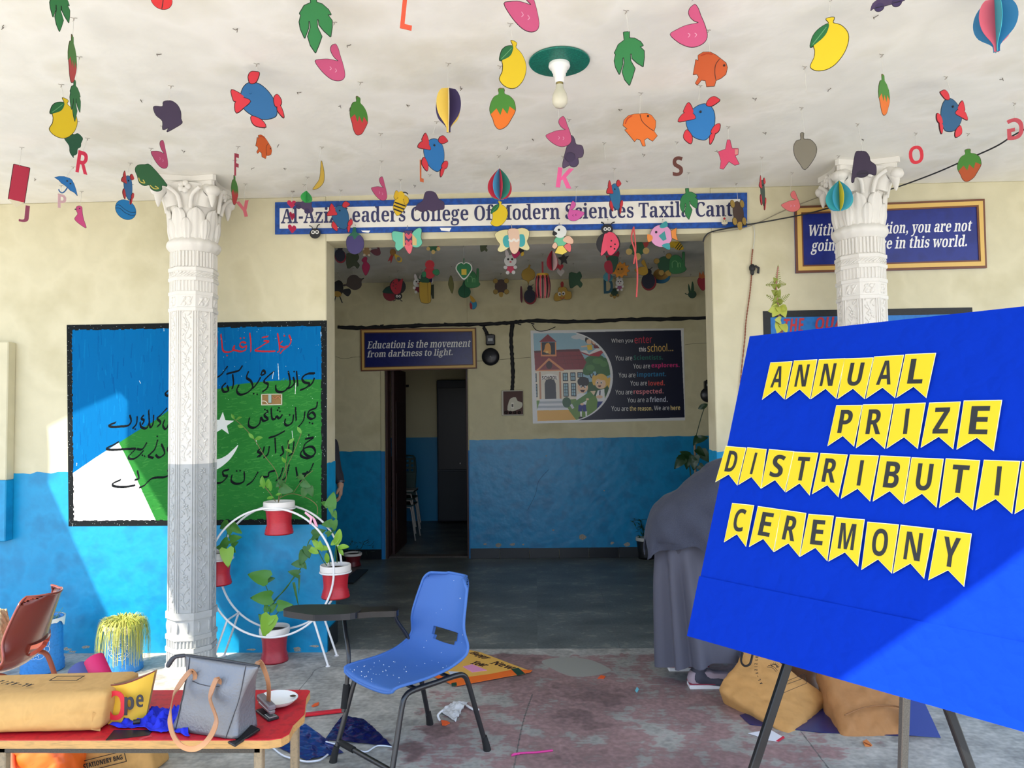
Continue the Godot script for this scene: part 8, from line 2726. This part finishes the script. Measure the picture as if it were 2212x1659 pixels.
		"hat":
			return [["brim",rgb(30,118,160), el(0,16,60,44), false],["crown",rgb(184,142,60), el(0,-4,54,40), false],["ring",rgb(150,108,40), strip([[-26,-2],[0,14],[26,-4]],8), false]]
		"teddy":
			return [["body",rgb(176,140,92), el(0,30,40,44), false],["head",rgb(186,150,100), el(0,-36,34), false],["paw",rgb(230,216,190), el(-38,4,14), false],["paw",rgb(230,216,190), el(38,4,14), false],["paw",rgb(230,216,190), el(-26,72,14), false],["paw",rgb(230,216,190), el(26,72,14), false]]
		"crow":
			return [["body",rgb(22,22,28), V([[-40,-20],[0,-50],[30,-30],[36,20],[20,60],[-30,60],[-44,20]]), true],["wing",rgb(26,26,32), V([[30,30],[80,14],[96,40],[76,72],[50,60]]), true],["belly",rgb(186,146,54), el(-10,60,34,24), false],["leg",blk, strip([[-20,76],[-34,130]],8), false],["leg",blk, strip([[10,76],[30,128]],8), false]]
		"roll_bird":
			return [["head",rgb(150,104,40), el(-20,-20,28,34), false],["beak",rgb(176,40,40), V([[-40,10],[-70,70],[-44,56],[-40,90],[-16,14]]), false],["roll",rgb(218,178,50), V([[0,-4],[60,30],[66,70],[30,76],[4,40]]), true],["roll_hole",rgb(112,116,112), el(36,46,20,22), false]]
		"tricolour_round":
			return [["disc",rgb(150,36,56), el(0,0,66,70,24), false],["upper_half",rgb(22,80,66), V([[-66,-4],[-50,-46],[0,-70],[50,-46],[66,-4]]), true]]
		"oval_leaf":
			return [["leaf",rgb(112,112,54), V([[0,-90],[20,-40],[26,20],[12,90],[-10,50],[-26,0],[-18,-50]]), true]]
		"fish_roll":
			return [["blue_half",rgb(40,150,190), el(10,30,34,44), false],["yellow_half",rgb(206,160,40), V([[-20,-60],[10,-40],[34,0],[0,10],[-14,-20]]), true],["red_fold",rgb(180,36,56), V([[-20,10],[0,30],[-2,74],[-22,60]]), true]]
		"magenta_bird":
			return [["body",rgb(222,40,112), V([[-60,-30],[40,-40],[50,0],[10,50],[-30,60]]), true],["wing",blk, V([[30,-40],[80,-70],[90,-20],[60,10]]), true],["claw",rgb(230,190,50), V([[60,0],[90,-10],[88,30],[60,40]]), true]]
		"dark_star":
			return [["star",rgb(58,56,58), V([[0,-60],[20,-20],[60,-30],[30,10],[40,60],[4,40],[-30,70],[-24,20],[-60,-10],[-20,-20]]), false]]
		"plume":
			return [["strip",rgb(110,36,52), V([[-6,-90],[8,-80],[14,40],[4,96],[-10,40]]), true]]
	return []

var kind_cache := {}

# outlines of a kind, turned by tilt, then scaled to height 1 with its top at 0 and its middle at x = 0 (y up)
func kind_layers(kind: String, tilt: float, mirror: bool) -> Array:
	var key := "%s %s %s" % [kind, tilt, mirror]
	if kind_cache.has(key):
		return kind_cache[key]
	var out := []
	var lo := Vector2(1e9,1e9)
	var hi := -lo
	for l in drawn(kind):
		var pts := []
		for p in (curve(l[2],3, true) if l[3] else l[2]):
			var q := Vector2(p.x * (-1.0 if mirror else 1.0),-p.y).rotated(tilt)
			pts.append(q)
			lo = lo.min(q)
			hi = hi.max(q)
		out.append([l[0], l[1], pts])
	var s := 1.0 / (hi.y - lo.y)
	for l in out:
		for i in l[2].size():
			l[2][i] = (l[2][i] - Vector2((lo.x + hi.x) / 2, hi.y)) * s
	kind_cache[key] = out
	return out

func hang(o: Node3D, drop: float, x_off := 0.0) -> void:
	# the string, its knot and the little wire staple in the ceiling
	var thread := mat(rgb(206,204,196),0.7)
	part(o, "string",tube_mesh([Vector3.ZERO, Vector3(x_off * 0.5,-drop * 0.5,0), Vector3(x_off,-drop,0)],0.0011,5), thread)
	part(o, "ceiling_staple",tube_mesh(curve(V([[-0.011,-0.001,0.004],[-0.003,-0.002,0.0],[0.004,-0.009,0.003],[-0.004,-0.014,-0.003],[0.004,-0.004,0.002],[0.012,-0.001,-0.004]]),4),0.0011,5), mat(rgb(150,142,132),0.6))

func ornament(kind: String, label: String, sx: float, sy: float, cx: float, top: float, bot: float, yaw := 0.0, tilt := 0.0, cols := {}, mirror := false, zoff = null) -> Node3D:
	var a := on_y(sx, sy, H)
	if zoff != null:                      # hung from a nail on the lintel or at a known distance
		a = on_z(sx, sy, zoff)
	var yt := on_z(cx, top, a.z)
	var yb := on_z(cx, bot, a.z)
	var h := yt.y - yb.y
	var o := thing("paper_" + kind if not kind.begins_with("paper") else kind, label, "ornament",a, "paper ornaments hung in the porch and hall")
	if zoff == null:
		hang(o, a.y - yt.y + h * 0.03, yt.x - a.x)
	else:
		part(o, "string",tube_mesh([Vector3.ZERO, yt - a + Vector3(0,-h * 0.03,0)],0.0011,5), mat(rgb(206,204,196),0.7))
		part(o, "nail",box_mesh(Vector3(0,0,-0.004), Vector3(0.006,0.006,0.012),0.002), mat(rgb(140,136,128),0.4))
	var lay := kind_layers(kind, deg_to_rad(tilt), mirror)
	var face := atan2(CAM.x - a.x, CAM.z - a.z) if zoff == null else 0.0
	var spin := Transform3D(Basis(Vector3.UP, face + deg_to_rad(yaw)), yt - a)
	var n := 0
	for l in lay:
		var pts := []
		for p in l[2]:
			pts.append(p * h)
		var col: Color = cols.get(l[0], cols.get("all",l[1])).darkened(0.1)
		if n == 0 or l[0] in ["wing","body","wheel","leaf","crest","beak","tail","foot"]:
			var rimc: Color = col.darkened(0.72) if col.get_luminance() > 0.1 else col.lightened(0.05)
			var big := Geometry2D.offset_polygon(PackedVector2Array(pts), h * 0.013, Geometry2D.JOIN_ROUND)
			if big.size() > 0 and h > 0.07:
				var e := part(o, "outline",prism_mesh(big[0],0.0012 + 0.0005 * n, spin), mat(rimc,0.7))
				e.set_meta("label","dark drawn outline")
		part(o, l[0], prism_mesh(pts,0.0022 + 0.0011 * n, spin), mat(col,0.62, {"back": Color(col.r * 0.25, col.g * 0.25, col.b * 0.25)}))
		n += 1
	return o

func paper_letter(ch: String, label: String, sx: float, sy: float, x0: float, x1: float, top: float, bot: float, col: Color, yaw := 0.0, turn := 0.0, mirror := false) -> void:
	var a := on_y(sx, sy, H)
	var c := on_z((x0 + x1) / 2,(top + bot) / 2, a.z)
	var w := on_z(x1,(top + bot) / 2, a.z).x - on_z(x0,(top + bot) / 2, a.z).x
	var h := on_z(x0, top, a.z).y - on_z(x0, bot, a.z).y
	var o := thing("paper_letter",label, "ornament",a, "paper letters hung from the porch ceiling")
	hang(o, a.y - on_z(sx, top, a.z).y, c.x - a.x)
	var b := Basis(Vector3.UP, deg_to_rad(yaw) + atan2(CAM.x - a.x, CAM.z - a.z)) * Basis(Vector3(0,0,1), deg_to_rad(turn))
	if mirror:
		b = b * Basis(Vector3.UP, PI)
	lettering(o, ch, mat(col,0.6), c - a, w, h, false, true,0.0,0.003, b, "letter_shape")

func paper_balloon(label: String, sx: float, sy: float, cx: float, top: float, bot: float, wpx: float, cols: Array, neck: bool, yaw := 0.0, flip := false) -> void:
	var a := on_y(sx, sy, H)
	var yt := on_z(cx, top, a.z)
	var h := yt.y - on_z(cx, bot, a.z).y
	var w := on_z(cx + wpx / 2, top, a.z).x - yt.x
	var o := thing("paper_balloon",label, "ornament",a, "folded paper balloons hung from the porch ceiling")
	hang(o, a.y - yt.y, yt.x - a.x)
	var prof := []
	for i in 19:
		var t := i / 18.0
		var r := pow(sin(PI / 2 * t / 0.62),0.9) if t < 0.62 else sqrt(maxf(0.0,1.0 - pow((t - 0.62) / 0.38,2.0)))
		if neck:
			r = sqrt(maxf(0.0,1.0 - pow((t - 0.40) / 0.42,2.0))) if t < 0.62 else lerpf(0.85,0.14, smoothstep(0.60,0.93, t))
			if t > 0.92:
				r = 0.15
			if t == 0.0:
				r = 0.0
		var tt := 1.0 - t if flip else t
		prof.append(Vector2(maxf(r,0.02) * w,-tt * h))
	var n := cols.size() * 2
	for k in n:
		var pts := [Vector2(0, prof[0].y)]
		for p in prof:
			pts.append(p)
		pts.append(Vector2(0, prof[18].y))
		var ang := TAU * k / n + deg_to_rad(yaw)
		part(o, "folded_panel",prism_mesh(pts,0.002, Transform3D(Basis(Vector3.UP, ang), yt - a)), mat(cols[k % cols.size()],0.6))

func build_ornaments() -> void:
	var dk_blue := {"body": rgb(32,92,136)}
	var orange := {"fruit": rgb(238,118,24)}
	ornament("monstera","green paper monstera leaf cut by the ceiling corner above the strawberry strip",137,-42,130,-30,68,48)
	ornament("strawberry","red and green paper strawberry seen edge-on above the yellow mango",159,38,157,78,180,76)
	ornament("monstera","green paper monstera leaf turned edge-on behind the yellow mango",171,122,163,175,262,66)
	ornament("mango","yellow paper mango with green leaf over the porch end wall",132,182,138,212,300,34)
	ornament("car","dark green curled paper car hanging beneath the yellow mango",166,262,159,285,340,40,62, {"all": rgb(30,96,66)})
	paper_letter("R","crimson paper letter R beside the curled green car",189,298,168,190,327,375, rgb(196,36,70),10,-6)
	ornament("pencil","crimson paper pencil with pale tip at the porch end",47,318,42,357,450,6)
	paper_letter("J","maroon paper letter J below the crimson pencil",53,415,44,61,443,480, rgb(134,56,84),0,-4)
	ornament("umbrella","blue paper umbrella with drawn face near the pencil",158,360,143,382,420,0)
	paper_letter("P","pale pink paper letter P under the blue umbrella",132,400,126,142,420,450, rgb(206,168,176),20,0)
	ornament("pink_bird","pink paper bird before the cream wall near the umbrella",176,413,174,445,491,0)
	ornament("bird","slim blue paper bird above the blue paper ball",281,352,276,370,437,66)
	ornament("ball","blue paper ball with drawn wavy band",284,398,272,432,474,28)
	ornament("purple_hat","dark purple paper cap shape near the ceiling beside the red-winged bird",369,185,363,217,285,0)
	ornament("swan","small pink paper swan with marks below the dark purple cap",351,272,345,300,360,50)
	ornament("peas","dark green paper pea pod with yellow curls beside the column capital",326,320,327,355,412,0)
	ornament("bird","large dark blue paper bird with four red wings over the mural column",554,137,557,156,274,0,42, {"body": rgb(34,106,164), "eye": rgb(34,106,164)})
	ornament("fish","orange paper fish under the large dark blue bird",571,274,570,294,341,42)
	ornament("strawberry","narrow red and green paper strawberry beside the mural column capital",507,346,507,380,443,70)
	paper_letter("F","thin maroon paper letter seen edge-on above the narrow strawberry",514,316,506,516,332,380, rgb(150,50,70),30,0)
	paper_letter("Y","dusty pink paper letter Y beside the mural column capital",530,397,514,541,434,468, rgb(176,82,92),0,14)
	ornament("monstera","largest green paper monstera leaf above the pink swan with white marks",686,-28,682,-10,114,8)
	ornament("swan","pink paper swan with white marks under the largest monstera leaf",721,47,713,92,171,22)
	ornament("banana","dull yellow paper banana above the name banner",695,317,688,347,410,0)
	paper_letter("L","orange-red paper letter L high on the porch ceiling",882,-22,867,892,0,64, rgb(210,80,50),8,-6)
	ornament("strawberry","red and green paper strawberry between the big bird and the cream balloon",778,177,775,210,293,45)
	ornament("swan","small pink paper swan beside the striped bee",824,347,819,380,431,40)
	ornament("bee","yellow and black striped paper bee before the name banner",865,387,866,412,466,0)
	ornament("car","purple paper car hanging level before the word College",928,377,928,413,458,0)
	paper_balloon("cream and purple folded paper balloon near the ceiling bulb",968,136,968,190,286,60,[rgb(226,212,170), rgb(46,34,82), rgb(226,196,90)], true,100)
	ornament("bird","blue paper bird with red wings under the cream balloon",943,262,935,287,378,36)
	paper_letter("L","thin orange paper letter seen edge-on beside the blue bird",911,315,906,916,346,393, rgb(196,96,50),40,0)
	paper_balloon("blue red and teal folded paper balloon above the small mango",1077,336,1079,364,432,53,[rgb(66,160,208), rgb(206,40,66), rgb(40,138,120), rgb(196,34,58)], false,60)
	ornament("mango","small yellow paper mango before the word Of on the banner",1078,396,1078,435,489,10)
	ornament("mango","yellow paper mango half turned above the orange strawberry",1102,50,1107,88,193,38)
	ornament("strawberry","orange and green paper strawberry under the half turned mango",1080,142,1085,191,279,0,0, orange)
	ornament("swan","pink paper swan cut by the top beside the ceiling bulb",1128,-72,1126,-45,63,36)
	ornament("swan","deep pink paper swan under the ceiling bulb",1207,226,1206,252,317,0)
	ornament("tipped_car","purple paper car with wheels tilted behind the deep pink swan",1229,257,1237,293,362,0)
	paper_letter("K","bright pink paper letter K under the tilted wheeled car",1216,337,1203,1237,363,406, rgb(226,92,150),0,-8)
	ornament("swan","bright pink paper duck with dots before the word Sciences",1245,402,1244,434,477,0,0, {"bird": rgb(226,96,176), "feather_mark": rgb(90,30,60)}, true)
	ornament("bird","slim blue paper bird with red feet before the word Sciences",1327,363,1327,385,458,58,8, {"body": rgb(40,122,172)})
	ornament("swan","large pink paper swan nearest the round orange fish",1498,-8,1486,12,103,0)
	ornament("monstera","green paper monstera leaf beside the ceiling bulb",1352,22,1358,69,184,0)
	ornament("fish","small bright orange paper fish tipped nose up",1384,200,1382,244,315,20,52, {"body": rgb(238,116,34)})
	ornament("fish","round dark orange paper fish under the large pink swan",1529,64,1533,111,187,0,0, {"body": rgb(206,88,34)})
	ornament("bird","bright blue paper bird with red wings and drawn eye near the pink star",1512,184,1509,213,314,0)
	ornament("star","pink paper star beside the bright blue bird",1573,273,1573,302,364,0)
	paper_letter("S","brown paper letter S near the pink star",1462,306,1453,1475,338,380, rgb(92,48,40),0,0)
	ornament("monstera","small green paper monstera leaf before the word Taxila",1487,372,1487,407,474,0)
	ornament("mango","large yellow paper mango near the grey leaf",1795,-5,1789,39,149,0)
	ornament("wheeled_car","purple paper car with wheels cut by the top above the narrow carrot shape",1918,-52,1917,-32,20,0)
	paper_balloon("teal and pink folded paper balloon at the porch ceiling edge",2148,-28,2148,-2,112,86,[rgb(54,168,184), rgb(34,112,160), rgb(214,96,116)], true,75)
	ornament("strawberry","narrow orange and green paper strawberry near the purple car",1904,117,1908,162,250,68,0, orange)
	ornament("bird","dark blue paper bird half turned near the letter O",2043,165,2054,197,296,48,-14, dk_blue, true)
	ornament("grey_leaf","grey paper leaf near the right-turned column capital",1731,232,1738,286,366,0).set_meta("label","grey paper leaf near the sign column capital")
	ornament("upright_car","dark purple paper car with drawn wheel before the sign column capital",1852,267,1864,325,391,0)
	paper_letter("O","red paper letter O beside the sign column capital",1978,287,1965,1993,315,354, rgb(206,44,60),0,4)
	paper_letter("G","dusty red mirrored paper letter G near the slung cable",2191,222,2178,2208,255,301, rgb(186,72,84),0,0, true)
	ornament("strawberry","dark orange and green paper strawberry over the slung cable",2091,288,2092,322,391,0,0, {"fruit": rgb(192,84,34)})
	paper_balloon("blue and yellow folded paper balloon before the sign column capital",1811,336,1812,390,456,58,[rgb(52,158,200), rgb(232,206,40), rgb(52,158,200), rgb(60,172,176)], false,40)
	ornament("swan","coral paper swan beside the blue and yellow balloon",1711,372,1707,413,458,0,0, {"bird": rgb(226,112,112)})
	ornament("bird","dark slim paper bird seen edge-on beyond the banner end",1645,339,1646,379,450,78,0, {"body": rgb(60,82,72)})
	ornament("turtle","brown paper turtle with yellow feet at the banner end",1590,395,1594,430,496,58,10)
	ornament("bird","dark blue paper bird with red wings before the word Leaders",736,410,734,433,500,24,10, {"body": rgb(36,100,148)})
	ornament("heart","pink paper heart, topmost of the string of three before the banner",632,412,630,433,450,0)
	ornament("heart","pink paper heart, middle one of the string before the banner",632,413,631,459,476,55)
	ornament("heart","pink paper heart, lowest of the string of three before the banner",632,414,631,486,504,30)
	ornament("wheeled_car","purple paper car with wheels behind the small green balloon",657,398,656,428,461,0,-30)
	paper_balloon("small green folded paper ball before the banner's first word",664,382,662,412,438,27,[rgb(48,158,74), rgb(34,126,60)], false,45)
	ornament("pomegranate","red paper pomegranate cut by the top of the porch ceiling",349,-44,349,-30,20,0)
	# bare strings
	for q in [[822,288,320, "bare looped string on the ceiling by the strawberry"],[1305,308,345, "long bare string hanging near the slim blue bird"],[1738,143,198, "bare string hanging beside the large mango"]]:
		var a := on_y(q[0], q[1], H)
		var s := thing("loose_string",q[3], "string",a)
		hang(s, a.y - on_z(q[0], q[2], a.z).y,0.004)
	# old thread ends and wire stubs left in the ceiling
	var stub := tube_mesh(curve(V([[-0.012,-0.001,0.004],[0.0,-0.006,0.0],[0.008,-0.002,0.005],[0.002,-0.014,-0.003]]),3),0.0014,5)
	for q in [[752,96],[755,234],[735,228],[995,189],[882,226],[1340,235],[1152,300],[1390,333],[1630,212],[1652,286],[1548,325],[1175,396],[822,382],[895,400],[600,313],[545,362],[616,363],[396,325],[342,115],[510,62],[5,56],[75,386],[306,216],[645,198],[1890,34],[2165,169],[1790,192],[1865,300],[1355,390],[1095,318]]:
		part(get_node("ceiling"), "thread_stub",stub, mat(rgb(96,88,78),0.8), Transform3D(Basis(Vector3.UP, q[0] * 1.7), on_y(q[0], q[1], H)))
	# along the lintel
	var L := 0.035
	ornament("ant","black paper ant head with white eyes under the banner",680,470,680,484,515,0,0, {}, false, L)
	ornament("eggplant","purple paper eggplant with white edge on the lintel",767,486,767,491,549,0,0, {}, false, L)
	ornament("teal_butterfly","teal paper butterfly with pink hearts on the lintel",880,488,879,493,549,0,0, {}, false, L)
	ornament("cream_butterfly","cream and teal paper butterfly on the lintel",1105,486,1106,493,549,0,0, {}, false, L)
	ornament("parrot","paper parrot with white head and green body on the lintel",1208,482,1215,487,550,0,0, {}, false, L)
	ornament("ladybug","pink and black paper ladybird with antennae on the lintel",1313,474,1313,479,552,0,0, {}, false, L)
	ornament("pink_fish","pink paper fish with teal fins on the lintel",1432,474,1430,478,540,0,0, {}, false, L)
	ornament("hen","tiny cream paper hen at the banner end",1565,466,1565,470,488,0,0, {}, false, L)
	var tz := on_z(1369,490, L)
	var tl := thing("red_tassel","long pink and red ribbon tassel hanging from the lintel","ornament",tz)
	for q in [[[0,0],[-5,25],[3,55],[8,100],[6,152]],[[0,0],[4,40],[3,60],[0,80]]]:
		part(tl, "ribbon",tube_mesh(curve(q.map(func(p): return on_z(1369 + p[0],490 + p[1], L) - tz),5),0.006,5), mat(rgb(196,80,80),0.6))
	# in the hall
	var hall := [
		["bug","black paper beetle beside the opening's edge in the hall",735,523,735,527,568,20,0, {}],
		["flag","olive paper butterfly wing behind the eggplant in the hall",762,534,762,546,580,0,0, {"all": rgb(64,74,48)}],
		["teddy","tan paper teddy bear in the hall behind the eggplant",792,522,792,524,554,0,0, {}],
		["swan","maroon paper duck in the hall near the tan teddy",812,523,811,526,552,0,0, {"all": rgb(112,54,66)}],
		["cardinal","crimson paper fish shape in the hall beneath the teddy",790,540,790,555,595,0,0, {}],
		["spade","dark brown paper spade leaf in the hall",763,578,764,594,626,0,116, {}],
		["crow","black paper crow with yellow belly in the hall",729,588,738,606,655,0,0, {}],
		["roll_bird","brown and yellow paper roll bird in the hall",853,532,853,538,569,0,0, {}],
		["tricolour_round","green and maroon round paper card behind the red ladybird",841,596,843,618,650,0,0, {}],
		["ladybug","red paper ladybird head down in the hall",859,584,859,602,651,0,180, {"wing": rgb(186,26,52)}],
		["sunflower","green paper flower with cream petals behind the teal butterfly",936,523,936,525,549,0,0, {}],
		["apple","red paper cherries with green leaves in the hall",929,538,930,562,602,0,0, {}],
		["rabbit","small white paper rabbit behind the yellow pineapple",903,585,903,592,634,0,0, {"body": rgb(140,30,60)}],
		["pineapple","yellow paper pineapple with green crown in the hall",911,582,916,590,655,0,0, {}],
		["flag","dark olive paper butterfly in the hall beside the pineapple",944,608,944,614,645,0,0, {"all": rgb(50,66,50)}],
		["oval_leaf","narrow olive paper leaf in the hall",975,574,974,595,634,0,0, {}],
		["flag","olive paper flag behind the lintel edge",1044,522,1045,525,544,0,0, {"all": rgb(70,80,50)}],
		["green_heart","green paper heart with white edge and yellow roll",1001,530,1002,558,605,0,0, {}],
		["mosque","green paper mosque beside the white-edged heart",1018,565,1020,580,622,0,0, {}],
		["pear","dark green paper pear under the white-edged heart",1003,600,1003,606,643,0,0, {}],
		["fish_roll","small blue and yellow paper fish low in the hall",1020,596,1022,638,668,0,0, {}],
		["turtle","brown paper turtle in the middle of the hall",1082,590,1082,602,642,0,0, {}],
		["magenta_bird","magenta and black paper bird behind the cream butterfly",1116,530,1118,534,558,0,0, {}],
		["rabbit","white paper rabbit in pink dress under the cream butterfly",1102,535,1102,539,593,0,0, {}],
		["spade","mustard paper leaf beside the pink-dress rabbit",1141,561,1141,572,614,0,0, {"all": rgb(176,142,46)}],
		["plume","thin maroon paper plume beside the navy bug",1126,600,1126,618,654,0,0, {}],
		["bug","navy paper beetle with red edge beside the striped lantern",1146,598,1145,613,657,0,0, {}],
		["dark_star","charcoal paper star behind the parrot",1216,545,1217,547,572,0,0, {}],
		["heart","white paper heart hanging with a red one in the hall",1211,562,1211,582,597,0,0, {"all": rgb(220,214,206)}],
		["heart","small red paper heart above the white one in the hall",1210,560,1210,571,584,0,0, {"all": rgb(196,40,56)}],
		["cloud","mustard paper cloud with smiling face in the hall",1213,596,1215,608,650,0,0, {}],
		["flag","dark green paper wing near the smiling cloud",1238,568,1243,587,622,0,0, {}],
		["watermelon","dark red and green paper melon behind the pink ladybird",1322,534,1321,542,592,0,0, {}],
		["lion","orange paper lion in the hall",1339,556,1340,565,601,0,0, {}],
		["rabbit","white paper rabbit in purple dress under the orange lion",1338,588,1338,595,629,0,0, {"body": rgb(176,96,140)}],
		["turtle","small green paper turtle beneath the purple-dress rabbit",1326,600,1327,622,645,0,0, {"shell": rgb(34,78,58)}],
		["sunflower","green paper flower with cream petals behind the red tassel",1376,520,1377,522,562,0,0, {}],
		["swan","yellow paper duck beside the red tassel",1385,552,1385,561,595,0,0, {"all": rgb(206,164,50)}],
		["bug","navy paper beetle with antennae beside the yellow duck",1400,568,1401,576,627,0,0, {}],
		["bee","yellow and black striped paper bee behind the pink fish",1460,518,1460,516,541,0,70, {}],
		["turtle","green paper turtle behind the green mosque",1434,542,1436,548,597,0,20, {"shell": rgb(40,92,62)}],
		["mosque","green paper mosque near the opening's plain edge",1463,538,1463,545,591,0,0, {}],
		["hat","brown and blue paper hat beneath the green turtle",1427,574,1428,580,612,0,0, {}],
		["cactus","dark green paper cactus pot near the opening's plain edge",1492,592,1491,608,644,0,0, {}],
		["rooster","red paper rooster half hidden by the opening's plain edge",1514,574,1516,585,628,0,0, {}],
	]
	for q in hall:
		ornament(q[0], q[1], q[2], minf(q[3],604.0 - (q[2] - 1080.0) * 0.03), q[4], q[5], q[6], q[7], q[8], q[9])
	paper_letter("D","dark teal paper letter D under the dark red melon",1312,592,1304,1324,602,634, rgb(30,84,104),0,0)
	paper_balloon("small red and black folded paper balloon behind the parrot",1192,534,1193,540,585,27,[rgb(176,34,56), rgb(26,26,30), rgb(230,190,190)], false,20)
	paper_balloon("small blue and pink folded paper ball beside the orange lion",1313,580,1313,586,608,23,[rgb(90,170,186), rgb(206,110,130)], false,20)
	paper_balloon("small rainbow folded paper ball above the pineapple",924,585,925,592,614,22,[rgb(220,216,206), rgb(226,130,60), rgb(60,60,110)], false,30)
	# striped lantern
	var la := on_y(1172,548, H)
	var lt := on_z(1172,592, la.z)
	var lh := lt.y - on_z(1172,642, la.z).y
	var lw := (on_z(1190,620, la.z).x - on_z(1154,620, la.z).x) / 2
	var lan := thing("paper_lantern","red and pink striped paper lantern with gold band in the hall","ornament",la, "paper ornaments hung in the porch and hall")
	hang(lan, la.y - on_z(1172,566, la.z).y)
	part(lan, "handle",box_mesh(on_z(1172,579, la.z) - la, Vector3(0.018, on_z(1172,564, la.z).y - on_z(1172,592, la.z).y,0.003),0.001), mat(rgb(150,40,52),0.6))
	part(lan, "gold_band",lathe_mesh([Vector2(lw * 0.72,0.0), Vector2(lw * 0.74,-0.028), Vector2(lw * 0.72,-0.03)],20, lt - la), mat(rgb(206,160,48),0.5))
	for k in 20:
		var an := TAU * k / 20
		var rib := []
		for i in 7:
			var t := i / 6.0
			var rr := lw * (0.70 + 0.32 * sin(PI * (0.15 + t * 0.7)) - 0.06)
			rib.append(PackedVector3Array([lt - la + Vector3(cos(an - 0.1) * rr,-0.02 - t * (lh - 0.02), sin(an - 0.1) * rr), lt - la + Vector3(cos(an + 0.1) * rr,-0.02 - t * (lh - 0.02), sin(an + 0.1) * rr)]))
		var mb := MB.new()
		grid(mb, rib, false, true,0.001)
		part(lan, "paper_rib",mb.mesh(), mat(rgb(214,74,96) if k % 2 == 0 else rgb(64,20,36),0.6))
